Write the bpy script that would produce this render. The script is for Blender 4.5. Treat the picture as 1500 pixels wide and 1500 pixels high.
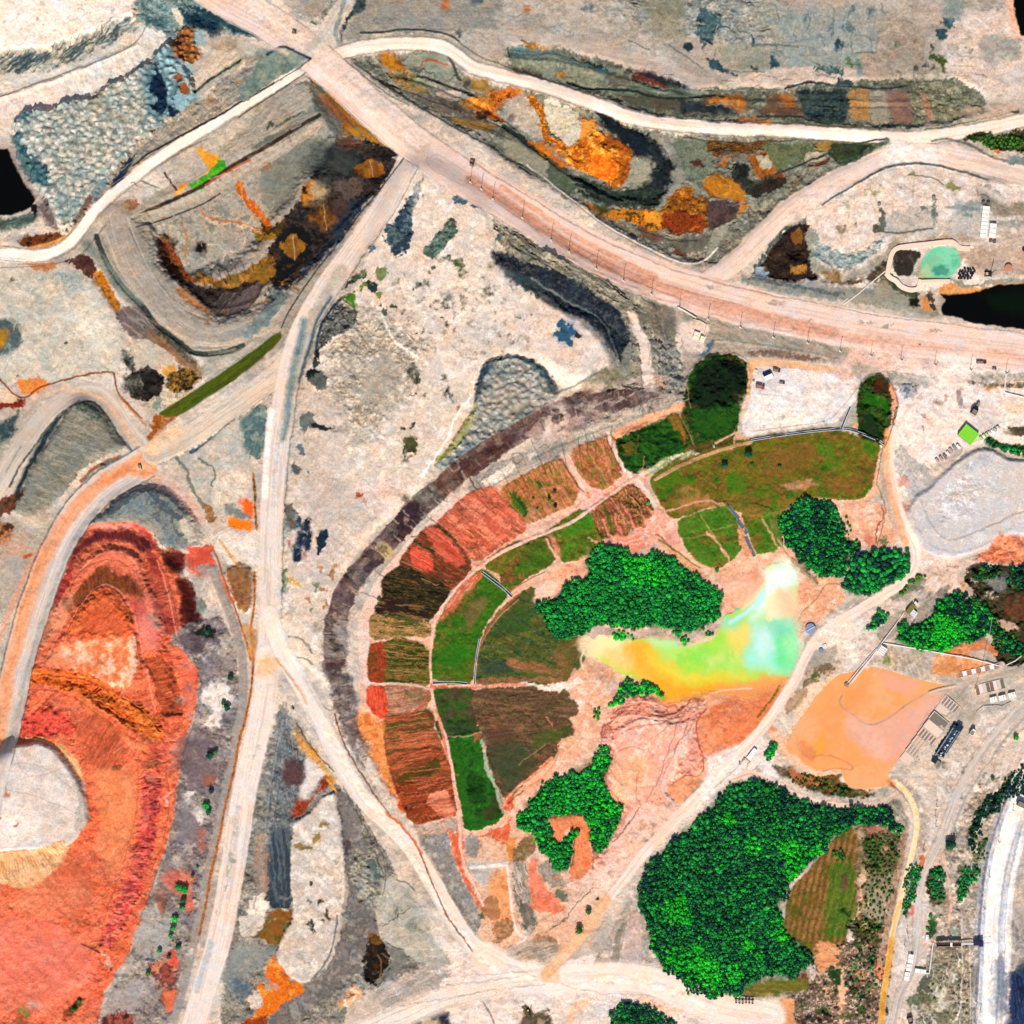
import bpy, math, random
import numpy as np
from mathutils import Vector, Matrix
R=math.radians
sc=bpy.context.scene
for o in list(bpy.data.objects): bpy.data.objects.remove(o)
# ---------------------------------------------------------------- camera, sky, sun, exposure
CAMH=3000.0
cd=bpy.data.cameras.new('camera'); cam=bpy.data.objects.new('camera',cd); sc.collection.objects.link(cam)
cam.location=(0,0,CAMH); cam.rotation_euler=(0,0,0)
cd.sensor_width=36; cd.sensor_height=36; cd.lens=36*CAMH/1500.0
cd.clip_start=10; cd.clip_end=30000
sc.camera=cam
SUN_EL=R(43); SHD=(0.13,1.0)          # direction in which shadows fall (x right, y up in the picture)
w=bpy.data.worlds.new('World'); sc.world=w; w.use_nodes=True
nt=w.node_tree; bg=nt.nodes['Background']
sky=nt.nodes.new('ShaderNodeTexSky'); sky.sky_type='NISHITA'; sky.sun_disc=False
sky.sun_elevation=SUN_EL; sky.sun_rotation=math.atan2(-SHD[0],-SHD[1]); sky.air_density=1.0; sky.dust_density=1.5
nt.links.new(sky.outputs[0],bg.inputs[0]); bg.inputs[1].default_value=0.08
sl=bpy.data.lights.new('sun','SUN'); sl.energy=4.6; sl.angle=R(0.5); sl.color=(1.0,0.955,0.89)
so=bpy.data.objects.new('sun',sl); sc.collection.objects.link(so)
_n=math.hypot(*SHD); _d=Vector((SHD[0]/_n*math.cos(SUN_EL),SHD[1]/_n*math.cos(SUN_EL),-math.sin(SUN_EL)))
so.rotation_euler=_d.to_track_quat('-Z','Y').to_euler(); so.location=(-300,-900,900)
sc.view_settings.view_transform='Standard'; sc.view_settings.look='None'; sc.view_settings.gamma=1
sc.view_settings.exposure=0.2
KLIT=1.22                              # display luminance of flat ground per unit albedo
C=sc.collection
rng=np.random.default_rng(7); random.seed(7)

def lin(h):
    h=h.strip(); v=np.array([int(h[i:i+2],16)/255 for i in (0,2,4)])
    return np.where(v<=0.04045,v/12.92,((v+0.055)/1.055)**2.4)
def alb(h): return np.clip(lin(h)/KLIT,0.002,0.86)

# ---------------------------------------------------------------- numpy noise
def vnoise(x,y,seed):
    r=np.random.default_rng(seed); T=r.random((256,256)).astype(np.float32)
    xi=np.floor(x).astype(np.int64); yi=np.floor(y).astype(np.int64)
    fx=(x-xi).astype(np.float32); fy=(y-yi).astype(np.float32)
    fx=fx*fx*fx*(fx*(fx*6-15)+10); fy=fy*fy*fy*(fy*(fy*6-15)+10)
    a=T[yi&255,xi&255]; b=T[yi&255,(xi+1)&255]; c=T[(yi+1)&255,xi&255]; d=T[(yi+1)&255,(xi+1)&255]
    return (a*(1-fx)+b*fx)*(1-fy)+(c*(1-fx)+d*fx)*fy
def fbm(x,y,s,seed,oct=4,g=0.55):
    v=0; a=1; t=0
    for i in range(oct):
        v=v+a*(vnoise(x/s+17.3*i,y/s+9.1*i,seed+i)-0.5); t+=a; a*=g; s/=2.03
    return v/t*2          # about -1..1, mostly within .5
def worley(x,y,s,seed):
    r=np.random.default_rng(seed); J=r.random((128,128,2)).astype(np.float32)
    x=x/s; y=y/s; xi=np.floor(x).astype(np.int64); yi=np.floor(y).astype(np.int64)
    d1=np.full(x.shape,9.0,np.float32); idc=np.zeros(x.shape,np.float32)
    for a in (-1,0,1):
        for b in (-1,0,1):
            j=J[(yi+b)&127,(xi+a)&127]
            d=(xi+a+j[...,0]-x)**2+(yi+b+j[...,1]-y)**2
            m=d<d1; d1=np.where(m,d,d1); idc=np.where(m,j[...,0]*0.5+j[...,1]*0.5,idc)
    return np.sqrt(d1),idc

# ---------------------------------------------------------------- the terrain grid (picture metres: x right, y down)
core=np.arange(-24,1524.5,1.06)
def grow(v0,sg):
    o=[]; v=v0; st=2.0
    while abs(v-v0)<7000: v+=sg*st; o.append(v); st*=1.07
    return np.array(o)
ax=np.concatenate([grow(core[0],-1)[::-1],core,grow(core[-1],1)])
GX,GY=np.meshgrid(ax,ax); GX=GX.astype(np.float32); GY=GY.astype(np.float32)
NY,NX=GX.shape; i0=int(np.searchsorted(ax,core[0])); i1=i0+len(core)
WX=fbm(GX,GY,34,11,5,.62)+.5*fbm(GX,GY,7,61,2,.7); WY=fbm(GX,GY,34,41,5,.62)+.5*fbm(GX,GY,7,71,2,.7)
NM=fbm(GX,GY,22,101,5,.6); NL=fbm(GX,GY,80,131,5,.6); NF=fbm(GX,GY,4.4,161,3,.75); NS=fbm(GX,GY,2.3,181,2,.7)
NG=fbm(GX,GY,11,171,4,.7)
CD,CI=worley(GX+5*fbm(GX,GY,34,11,3,.6),GY+5*fbm(GX,GY,34,41,3,.6),8.5,5)
COL=np.zeros((NY,NX,3),np.float32); HT=np.zeros((NY,NX),np.float32); RUG=np.full((NY,NX),0.35,np.float32); TIP=np.zeros((NY,NX),np.float32)
LV={}
MSK={}      # name -> list of boolean masks
def pts(s): return np.array([[float(v) for v in p.split(',')] for p in s.split()])
def sstep(t): t=np.clip(t,0,1); return t*t*(3-2*t)
def smooth_poly(p,closed,n=1):
    cc=.14 if closed else .25
    for _ in range(n):
        q=[]
        m=len(p)
        rngi=range(m) if closed else range(m-1)
        if not closed: q.append(p[0])
        for i in rngi:
            a=p[i]; b=p[(i+1)%m]; q.append(a*(1-cc)+b*cc); q.append(a*cc+b*(1-cc))
        if not closed: q.append(p[-1])
        p=np.array(q)
    return p
def window(p,pad):
    x0,y0=p.min(0)-pad; x1,y1=p.max(0)+pad
    a=max(0,np.searchsorted(ax,x0)-1); b=min(NX,np.searchsorted(ax,x1)+1)
    c=max(0,np.searchsorted(ax,y0)-1); d=min(NY,np.searchsorted(ax,y1)+1)
    return slice(c,d),slice(a,b)
def segdist(x,y,p,closed):
    best=np.full(x.shape,1e9,np.float32); S=np.zeros(x.shape,np.float32); side=np.zeros(x.shape,np.float32)
    m=len(p); s=0.0; n=m if closed else m-1
    for i in range(n):
        a=p[i]; b=p[(i+1)%m]; d=b-a; L=math.hypot(*d)
        if L<1e-6: continue
        t=np.clip(((x-a[0])*d[0]+(y-a[1])*d[1])/(L*L),0,1)
        dx=x-(a[0]+t*d[0]); dy=y-(a[1]+t*d[1]); q=dx*dx+dy*dy
        k=q<best; best=np.where(k,q,best); S=np.where(k,s+t*L,S)
        side=np.where(k,np.sign(d[0]*dy-d[1]*dx),side); s+=L
    return np.sqrt(best),S,side
def inside(x,y,p):
    r=np.zeros(x.shape,bool); m=len(p)
    for i in range(m):
        x0,y0=p[i]; x1,y1=p[(i+1)%m]
        if y0==y1: continue
        c=((y0>y)!=(y1>y)) & (x<(x1-x0)*(y-y0)/(y1-y0)+x0); r^=c
    return r
def tex(t,W,S=None,D=None,seed=0):
    x=GX[W]; y=GY[W]
    if t is None: n=NM[W]*.5+NF[W]*.5
    elif t=='m': n=NM[W]*1.3+NF[W]*.3
    elif t=='M': n=NL[W]*1.4+NF[W]*.3
    elif t=='f': n=NF[W]*1.3
    elif t=='g': n=NG[W]*1.2
    elif t=='k': n=(CI[W]-.5)*1.3+NF[W]*.3
    elif t=='a': n=fbm(S/34,D,3.6,seed+300,4,.75)*1.7+NM[W]*.25
    elif t[0]=='s':
        a=R(float(t[1:])); u=x*math.cos(a)+y*math.sin(a); v=-x*math.sin(a)+y*math.cos(a)
        n=fbm(u/9+WX[W]*.6,v+WY[W]*3,4.0,seed+400,3,.8)*2.1+NM[W]*.3
    elif t[0]=='r':   # furrows: regular lines
        f=t[1:].split(':'); a=R(float(f[0])); per=float(f[1]); x=x; 
        v=-x*math.sin(a)+y*math.cos(a)+WX[W]*2.5
        n=np.sin(v/per*2*math.pi)*.42*(.6+NM[W])+NM[W]*.5+NF[W]*.3
    return n
def ramp(cols,n):
    if len(cols)==1: return np.broadcast_to(cols[0],n.shape+(3,))
    t=np.clip(n*1.25+.5,0,1)*(len(cols)-1); i=np.minimum(t.astype(int),len(cols)-2); f=(t-i)[...,None]
    c=np.array(cols,dtype=np.float32); return c[i]*(1-f)+c[i+1]*f
_sd=[0]
def put(W,al,c,t,o,b,S=None,D=None,tip=0):
    _sd[0]+=1
    if c:
        cols=[alb(v) for v in c.split('/')]
        n=tex(t,W,S,D,_sd[0]); q=ramp(cols,n); A=(al*o)[...,None]
        COL[W]=COL[W]*(1-A)+q*A
    if b is not None: RUG[W]=RUG[W]*(1-al)+b*al
    if tip is not None: TIP[W]=TIP[W]*(1-al)+tip*al
def reg(n,W,m):
    if n:
        M=MSK.setdefault(n,np.zeros((NY,NX),bool))
        # a later sheet replaces an earlier one: each patch of ground belongs to one sheet
        for k,v in MSK.items():
            if k!=n: v[W]&=~m
        M[W]|=m
def P(c,s,sf=1.1,o=1.0,t=None,j=4,h=0,w=8,b=.35,n=None,sm=1,tip=0,flat=None,grow=0):
    """paint a patch of ground; h raises it by h metres over an edge w metres wide"""
    p=pts(s); p=np.where(p<=0,-260,p); p=np.where(p>=1500,1760,p)
    if sm: p=smooth_poly(p,True,sm)
    if n is None: j=j*1.5
    W=window(p,max(sf,w if h else 0,45 if flat is not None else 0)+j+3)
    x=GX[W]+WX[W]*j; y=GY[W]+WY[W]*j
    d,_,_=segdist(x,y,p,True); ins=inside(x,y,p); sd=np.where(ins,-d,d)-grow
    if j>2.5 and b!=0 and n is None:
        sfl=sf*(1+4.5*np.clip(NL[W]*2+WX[W]+.15,0,1)); al=sstep(.5-(sd+NF[W]*3+NG[W]*2.5)/(2*sfl))
    else: al=sstep(.5-(sd+(NF[W]*1.6 if j>1.5 and b!=0 else 0))/(2*sf))
    if c or n: put(W,al,c,t,o,b,tip=tip)
    if h: HT[W]+=h*sstep(.5-sd/w)
    if flat is not None:
        z=float(np.percentile(HT[W][sd<4],15))-.3; LV[n]=z
        A=sstep(1-(sd-2)/flat); HT[W]=HT[W]*(1-A)+z*A
    reg(n,W,sd<0.3)
def L(c,s,wd=4,sf=1.1,o=1.0,t=None,j=2.5,h=0,w=None,b=.3,n=None,sm=1,level=0,taper=0,wds=None,tip=0):
    """paint a strip along a line; h raises (bank) or lowers (ditch) it; level flattens the ground across it"""
    p=pts(s)
    def ext(p):
        a=p[0]; d=a-p[1]
        if a.min()<=0 or a.max()>=1500:
            d=d/np.hypot(*d); return np.vstack([a+d*260,p])
        return p
    p=ext(p); p=ext(p[::-1])[::-1]
    if sm: p=smooth_poly(p,False,sm+1)
    W=window(p,wd/2+sf+j+14+(w or 0))
    x=GX[W]+WX[W]*j; y=GY[W]+WY[W]*j
    d,S,sg=segdist(x,y,p,False)
    hw=wd/2
    if taper:
        T=S/max(1,S.max()); hw=hw*(1-taper+taper*np.sin(np.pi*np.clip(T,0.02,.98)))
    sd=d-hw; al=sstep(.5-sd/(2*sf))
    if c or b is not None: put(W,al,c,t,o,b,S,d*sg,tip=tip)
    if level:
        # the road bed: take the ground's height averaged along the road
        H=HT[W]; A=sstep(.5-(sd)/8)
        HT[W]=H*(1-A)+blur(H)*A
    if h: HT[W]+=h*sstep(.5-sd/(w or max(3,wd*.6)))
    reg(n,W,sd<0.3)
def O(c,s,**k):
    """round spots: x,y,r ..."""
    for q in s.split():
        v=[float(a) for a in q.split(',')]; r=v[2]; n=9; ph=v[0]
        ry=v[3] if len(v)>3 else r
        pp=' '.join('%.1f,%.1f'%(v[0]+r*math.cos(i*2*math.pi/n+ph),v[1]+ry*math.sin(i*2*math.pi/n+ph)) for i in range(n))
        kk=dict(sf=1.2,j=3,t='f'); kk.update(k); P(c,pp,**kk)
def blur(H,r=9):
    for ax_ in (0,1):
        pad=[(r+1,r),(0,0)] if ax_==0 else [(0,0),(r+1,r)]
        c=np.cumsum(np.pad(H,pad,mode='edge').astype(np.float64),axis=ax_)
        H=(c[2*r+1:]-c[:-2*r-1])/(2*r+1) if ax_==0 else (c[:,2*r+1:]-c[:,:-2*r-1])/(2*r+1)
    return H.astype(np.float32)
def edge(s,off,c='4a5248/6c6c5c',wd=2,**k):
    p=smooth_poly(pts(s),False,1); d=np.gradient(p,axis=0); d/=np.hypot(d[:,0],d[:,1])[:,None]; q=p+np.stack([-d[:,1],d[:,0]],1)*off
    kk=dict(t='f',sf=.9,j=2,sm=0); kk.update(k); L(c,' '.join('%.1f,%.1f'%tuple(v) for v in q),wd,**kk)
# ================================================================ the ground, painted patch by patch
COL[...]=alb('cbbbaa'); n=NL*.6+NM*.6
COL[...]=ramp([alb('b5aa9a'),alb('d2c2b2'),alb('e4d4c4')],n)
HT+=fbm(GX,GY,420,77,3,.5)*10
_far=np.clip((np.maximum(abs(GX-750),abs(GY-750))-900)/2500,0,1)
HT+=_far*(fbm(GX,GY,1500,78,4,.5)*120+20)
# ---- top left: cream dump top, benches and tipped heaps
P('f8e8d8/f2decb/fbeee2','0,0 205,0 200,22 175,37 130,50 100,62 60,72 0,92',t='s-25',h=10,w=10)
P('57686a/7f8f86/c3bfae','0,90 60,74 85,66 108,62 125,55 150,45 178,35 200,24 207,30 170,60 140,78 110,94 80,106 60,106 0,119',t='s-40',j=6,sf=3,b=1)
P('cfcabc/dcd6c8','0,120 60,108 110,97 150,74 172,60 205,34 214,42 200,68 150,90 100,110 50,127 0,144',t='s-30')
P('f0dfd2/e4dcd0/d3d2c6','0,145 50,128 125,101 190,73 213,42 235,48 252,62 240,76 225,88 205,105 170,122 120,147 60,162 25,172 0,180',t='s70')
P('f6dccd','0,150 60,130 100,118 85,150 30,170 0,178',o=.7,sf=8)
L('7f8684','0,143 50,124 110,103 150,89 188,72 207,55 213,42',1.6,j=1)
P('74908f/8fa5a0/4f7478','205,0 268,0 300,13 345,35 392,54 384,59 345,47 318,53 300,45 296,60 262,65 240,52 213,38 198,24',t='g',j=6,b=1.2)
P('c0bcae/b2aa98','265,150 285,112 297,92 312,74 335,58 362,58 400,55 400,75 345,100 300,138',t='g')
P('0f3644/1c4a58/1a3350','264,14 300,20 322,32 332,50 325,52 306,49 295,43 280,36 270,28',t='g',j=5,b=1.5)
P('17404c/2c5660','268,2 300,14 350,36 392,53 380,57 345,45 310,31',t='g',j=3)
P('ddd8c6','251,11 262,14 270,28 267,38 258,33 252,21',j=2)
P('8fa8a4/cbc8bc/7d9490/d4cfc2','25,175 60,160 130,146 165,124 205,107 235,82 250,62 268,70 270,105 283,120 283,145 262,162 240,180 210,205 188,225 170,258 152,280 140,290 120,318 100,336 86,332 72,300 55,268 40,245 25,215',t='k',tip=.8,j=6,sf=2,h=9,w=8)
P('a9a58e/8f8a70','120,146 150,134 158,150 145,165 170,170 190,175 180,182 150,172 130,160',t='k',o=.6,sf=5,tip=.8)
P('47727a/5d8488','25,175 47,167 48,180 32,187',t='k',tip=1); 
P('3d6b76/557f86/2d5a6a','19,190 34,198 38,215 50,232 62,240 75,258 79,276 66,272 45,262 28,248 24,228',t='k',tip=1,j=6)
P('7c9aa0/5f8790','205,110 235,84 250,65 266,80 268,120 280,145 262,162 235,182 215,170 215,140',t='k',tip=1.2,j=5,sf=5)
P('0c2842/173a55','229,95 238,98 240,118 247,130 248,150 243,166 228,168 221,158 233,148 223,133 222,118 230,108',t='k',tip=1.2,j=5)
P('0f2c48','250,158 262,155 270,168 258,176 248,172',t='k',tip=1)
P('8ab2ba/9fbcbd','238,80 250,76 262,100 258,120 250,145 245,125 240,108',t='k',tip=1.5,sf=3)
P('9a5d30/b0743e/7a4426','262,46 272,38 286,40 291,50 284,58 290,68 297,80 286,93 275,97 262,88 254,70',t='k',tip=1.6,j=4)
O('9dbabd','295,54,10 272,106,11'); O('8ab0b8','268,150,14 282,146,9'); O('a05e34','262,118,7 271,132,8')
P('dccbb6/cdbba4','283,118 300,90 312,74 332,60 348,75 350,84 320,108 300,122 285,136',t='s-40',j=3)
P('9b8060','305,58 335,52 352,60 345,72 325,70',t='g',o=.6,sf=4)
L('1f3a2c/5a6a50','285,136 305,118 330,104 352,88',4,t='f')
P('8f9088/a8a092/b3a590','160,262 190,222 240,181 300,140 345,106 400,68 470,60 470,88 420,112 350,150 280,192 210,232 165,278',t='s-35',b=.8)
P('8b9a90/5a7a70','370,75 400,63 445,72 455,85 420,100 385,105',t='g',o=.7)
O('c88a4c','306,150,7,4 350,118,6,3',o=.7)
P('15345f/0f2a52','161,282 170,256 185,235 198,223 190,243 176,265 164,285',j=2,h=-4,w=4)
P('7b9297','132,290 145,270 160,262 158,275 145,292 130,305 125,318 120,322',j=2)
P('8b6a5a/6b5350','118,312 130,290 140,288 128,310 112,330 104,338',j=2)
# lake and benches on the left edge
P('4d5f58/6f8478','0,322 20,320 48,306 60,318 35,340 0,348',t='s-20')
P('dccfc0/c0b8a8','0,352 20,345 55,322 60,326 40,345 12,357 0,358',t='s-20')
P('6d5f60/877674','55,298 72,293 80,310 88,338 70,330 60,312',j=2)
P('6a3014/8a4a1c/2c1810','25,356 50,343 80,340 102,343 78,356 40,364',t='g')
P('d89040/e8b070','38,363 75,354 100,343 104,348 78,360 45,366',j=1,o=.9)
P('0a1218','44,300 54,296 58,312 50,316',j=2)
P('8a7870/6f6460','0,200 12,205 30,235 55,285 45,300 20,270',o=.6,sf=4)
# ---- the rust bowl and its haul road
P('b3a898/a79c8c','140,340 200,300 300,235 460,110 600,225 560,320 470,440 420,500 330,520 250,510 180,440',t='g',j=2)
P('a9a595/bdb09f/8f9084','205,320 300,270 400,218 455,185 480,205 475,245 440,262 425,295 400,315 390,345 340,385 290,402 250,395 228,365',t='g',h=-14,w=26)
P('8f9082/7f8478','385,240 440,208 470,195 485,215 470,245 440,258 428,292 402,314 385,302 375,265',t='g',sf=4)
P('8a9088/a59c8a/6f776e','370,160 430,125 455,115 465,160 480,195 440,190 400,212 370,228',t='s-33',j=2)
P('b0a592/c9bba6','285,212 330,182 400,140 450,118 462,150 420,185 350,225 300,250 280,232',t='s-33',o=.7)
P('b07618/8a4a14/c0861e/5f6a5a','450,112 462,103 476,107 530,160 578,206 572,218 545,212 520,200 494,199 485,180 458,140',t='s45',j=2,h=-5,w=14)
P('7a807a/666e68','452,122 470,140 500,172 505,198 485,200 470,172 455,150',t='s45',j=3,o=.85)
P('b84a14/8a3a10','465,140 490,150 520,178 510,185 480,160',t='s45',o=.7,sf=4)
P('2a2224/4a3c34/1a1a20','488,205 520,198 560,212 578,220 574,250 545,285 520,318 485,358 450,392 412,430 370,455 335,464 318,462 290,440 262,415 240,392 228,358 235,338 250,352 262,385 290,422 330,412 380,395 398,358 408,328 425,310 442,288 452,262',t='g',j=5,h=-10,w=26,b=1.2)
P('48524c/2f3a3c','455,215 490,205 530,225 520,250 480,262 460,255 445,245',t='g',o=.8,sf=5,j=6)

P('8a6a1a/b0841e/3a2a10','370,330 400,338 420,335 395,352 372,352',t='g',j=5)
P('b0781c/8a5c14','370,388 392,378 404,398 388,414 366,406'); P('3a3018/6a4a14','380,315 395,330 420,320 412,340 385,342',t='g')
P('5a4a44/6f5c54','500,262 530,262 525,285 500,300 488,285',t='g',o=.7); P('1a1a1c/0f1216','425,325 450,335 455,360 430,395 405,420 395,400 418,372 400,350',t='g',j=5)
P('27405a/1b2c40','505,300 545,282 520,325 480,368 440,410 425,418 450,385 480,350',t='g',o=.85,j=4)
P('c88a3a/9a6a28/6a4a18','275,408 288,398 320,412 350,398 385,378 402,372 404,386 372,402 330,424 298,418',t='g',j=4)
P('6a5a58/7a6a64/4c4442','308,452 328,428 350,428 395,404 405,428 370,452 345,466 322,464',t='s-50',j=3)
P('c8905c/a87048','262,418 290,440 315,460 300,458 272,440 256,425',j=2)
P('5a3420/9a5a20/2c1c14','228,345 248,350 262,385 278,408 268,410 246,388 230,362',t='g')
P('e07020/c85a18/f09030','345,252 352,252 352,268 358,285 372,296 385,312 398,330 392,336 378,316 360,302 348,286 341,268',t='f',j=4)
L('d8862c/b8641c','292,308 300,318 330,322 352,324 372,335 388,345',2.2,j=5); L('c86a22','228,312 238,318',4)
L('c87a2c','262,320 272,345 270,370',3,t='f',o=.7,j=4); L('b85820/7a3414','240,352 258,375 268,398 280,410',5,t='f',j=3)
P('141412','284,352 300,350 305,362 296,374 285,366',j=3)
P('d88a28/b87020','443,270 455,262 466,268 476,278 470,290 455,292 446,300 440,288',t='f'); P('b0a890/c0a878','455,268 470,268 478,280 470,292 458,290',sf=3)
P('1a120c','441,272 450,270 450,282 442,286',j=2); O('b07a50','391,240,5')
P('5a4034/8a4a1c/3a2a28','490,198 530,202 540,212 510,220 495,212',t='s-5',j=3)
L('3c4a4c/5f6a68','480,202 510,200 540,213',2,j=1); L('2c3038','492,212 520,215 540,212',2,j=1)
P('f0981c/f8b040','286,220 298,217 305,226 320,230 330,236 318,246 308,250 285,262 268,278 257,288 254,282 270,268 296,256 306,246 300,236',j=4)
P('2fb01c/5fc020/18901c','318,236 328,233 334,246 322,254 305,264 290,276 278,274 272,268 290,262 306,252 313,244',j=3,t='g')
P('d0c0ac/bfae9a','250,245 280,225 300,240 300,250 275,264 255,262',t='g',o=.7)
L('2c221c/5a3a24/1f2a2c','195,320 222,304 262,288 300,268 345,240 385,218 430,190 468,168',5,t='f',j=2,h=-2)
L('c05a1c','300,270 330,252 352,240 366,234',2.5,j=1); L('ab9f8e/b8ab98','196,322 260,302 320,272 400,226 470,180',13,t='a',j=2)
L('3a2c28/5f544c','200,333 250,315 290,300 320,282',2.5,j=1); L('96897a','415,188 440,172 460,165',3); P('6a6a58/2a2c28','392,180 400,178 404,188 394,190')
L('7a8478/4a5a50','405,185 430,172 445,165',4,t='f')
P('6a3018/a8501c','185,296 198,288 200,300 190,310',t='g',o=.8); L('5a2418','240,252 250,268 258,278',3,t='f')
P('b0853c/8a6a34','172,305 188,292 192,306 180,318',t='g',o=.7,sf=3); P('1f4668','155,318 168,308 170,318 162,330',j=3)
L('8a6a30','282,210 255,228 225,245',3,t='f',o=.6)
L('b3a898/a59a8e/bfb2a0','168,318 176,350 195,395 220,430 248,462 275,483 305,493 340,488 372,472 392,450 400,435',40,t='a',sf=2,j=1.5,h=3,n='bowl_haul_road')
L('9aa09c/8a9a9a','330,492 365,485 395,470',12,t='a',o=.6)
L('6f6a60','190,335 205,370 222,402 246,432 275,458 305,470',1.5,j=1); L('c8b8a8','187,318 196,345 218,395 242,430 272,455 310,468 345,462',2.2,j=1.2)
L('4a5a52/35443e','142,345 150,372 168,405 190,432 212,452 232,478 262,500 285,518 320,518 355,505',7,t='f',j=2,h=-3); 
L('6f8078/8a9488','128,360 150,385 175,425 200,445',16,t='g',j=3,o=.8,sf=3)
P('5f7a80/7f9490','390,425 410,415 420,440 400,468 372,492 352,500 362,480 385,455',t='g',j=4,o=.85)
P('c0b4a2/a8a494','300,522 355,508 395,480 405,490 350,545 310,565 290,545',t='s-35',j=2)
# ---- left field
P('dccfbd/c6c3b2/d3c6b4','0,395 30,392 62,388 105,398 132,420 152,452 172,485 178,505 168,530 168,548 100,562 0,562',t='g',j=3)
P('9fb0ac/7f9c9c/bfc0b4','55,400 95,392 118,405 125,425 110,430 80,420 58,412',t='g',o=.7,sf=6,j=9); P('8fa59c','45,425 62,430 58,440 48,436',t='g',o=.6,sf=4)
P('f0e4d2/d8d6c8','105,455 140,440 160,480 165,515 140,525 115,490',t='g',o=.7,sf=8,j=10)
P('a3b0a0','62,515 82,525 70,530 90,545 62,545',t='f',o=.6,sf=3,j=8); O('5f6a50','18,410,2 94,506,2.5 121,511,2 135,530,2,1 28,550,2')
P('4f666a/6f7c78','0,455 16,468 32,485 30,505 15,522 0,532',t='g',j=4); P('c08c1c/a87418','0,472 10,485 14,498 8,512 0,522',t='g')
P('d0824a/c0703a','32,385 60,380 88,381 86,392 60,396 42,392',o=.85,t='f')
P('472a28/6a4038','95,377 128,375 142,395 138,412 122,402 105,388',t='g',j=4); P('c47018/d08a24/8a4c14','137,400 148,396 155,405 170,438 178,445 172,462 162,448 148,428 136,408',t='f',j=2,h=-3)
P('7d6e6a/6a5c5a/9a8a80','168,462 182,448 210,455 232,472 238,490 218,502 190,492 176,480',t='s35',j=3); P('a07c58/8a6a50','218,484 240,492 276,520 296,540 285,548 262,530 238,508 216,496',t='s40',j=2)
P('36423e/56645c','225,480 245,486 280,520 296,538 275,528 250,505',t='f',o=.8,j=2)
P('cfc2ad/c2b6a2','188,502 210,496 235,508 258,528 240,540 212,540 190,525',t='g')
P('7b8478/1c1c1c','180,510 190,520 200,540 192,548 178,535',t='g',j=6)
P('6f7468/474840/2a2a26','180,550 205,542 225,538 240,548 240,565 225,582 205,590 190,578 180,565',t='g',j=4,b=2); P('1f1a18/3a342e','205,545 228,540 240,555 238,575 215,588 200,580 212,565',t='g',j=4,b=1.5)
P('e0a858/c89848','236,535 258,532 262,545 248,552 238,548',t='f'); P('a8863a/6a4a1c/2f2818','245,548 275,535 298,548 285,565 262,578 245,568',t='f',j=5,b=1.5)
P('c0a070/e0d0b4/8a9a90','210,590 240,575 285,570 255,590 235,605 222,600',t='g',j=5)
P('f0964a/e8863a','18,560 48,552 68,555 77,562 62,572 45,580 32,578 28,568',t='f'); P('8a2810/a83818/6a1c0c','0,592 15,588 42,584 32,598 15,615 0,624',t='s-30',j=4)
P('e8c8a8','0,570 10,565 25,580 18,590 0,588')
P('c8b8a6/b8ac9c','0,625 35,598 60,590 80,600 60,640 30,680 0,725',t='s-50')
P('3a5058/6a7a70','0,622 12,618 25,605 32,600 30,612 16,640 5,655 0,660',t='g')
P('8d8d7f/7b7f74/a09c8c','112,582 132,588 150,602 168,632 186,655 165,664 140,675 118,692 100,715 72,748 58,765 40,762 20,745 45,690 75,640 95,612',t='s20',j=2,h=13,w=18)
L('1d3c4a/35545c','112,584 92,602 70,632 55,662 38,692 22,725 12,745',9,t='f',sf=3,j=3); P('4a5c50/6a7468','108,584 140,592 150,610 140,618 118,600',t='f',j=3)
P('5a4840/8a4a20/3a3c38','12,728 36,712 34,735 12,755 0,760 0,740',t='g',j=5)
P('c0b4a4/b4a898','0,765 40,755 75,750 95,742 70,790 50,840 30,890 0,960',t='g'); P('4a3428/c87840/8a8078','0,755 20,760 10,800 0,830',t='g',j=5); P('e0a078','5,790 35,785 40,810 10,815',t='g',o=.6,sf=4)
L('b05a24/6f7a70','118,705 135,688 160,675 175,668',5,t='f',j=3); L('c06830','36,815 46,812',5)
# ---- right of the canal, left of the main vertical road
P('d8c8b6/cabba8/b9b8aa','212,665 260,650 300,630 345,595 372,580 368,640 372,700 350,735 330,765 305,745 275,700 250,685',t='g',j=3)
P('6f8a8a/4f7074/8a9a90','352,620 382,590 395,600 388,665 380,675 366,668 355,650',t='g',j=4); L('3a6078/4a7080','280,660 305,640 330,618 372,582 400,562',7,t='f',sf=3,j=2,h=-3)  # the bluish strip is a shadow line painted into the ground
P('f0e0cc/e0d0bc','310,700 345,690 368,700 360,730 335,748 312,740',t='g',sf=4,o=.8)
L('5f7468','250,665 275,690 285,720 300,745',5,t='f',o=.8,j=5); L('4f6450','290,672 305,685 318,695 310,712',3,t='f',o=.8,j=5)
P('e4bfae/dcb8a4','226,690 250,698 272,718 292,742 300,765 285,762 262,742 240,722 222,708',t='f')
P('7a5030/b08050','295,735 310,740 318,762 302,768',t='g',j=4)
P('75868c/93968e/5a6a70','148,752 165,732 195,716 225,712 250,722 275,750 292,775 290,800 260,805 238,800 222,778 190,764 160,764 132,770 138,758',t='g',j=3,h=11,w=16); P('a0a094','150,762 180,752 215,755 235,770 245,790 215,775 180,764 150,766')
P('3f525c','155,745 180,728 205,722 180,742 160,756',j=2,o=.8); P('3c5060/5c6c74','215,716 235,728 260,752 278,762 262,762 235,748',j=2,o=.8)
P('cfc4b0','262,762 275,755 292,770 290,792 275,795')
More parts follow.
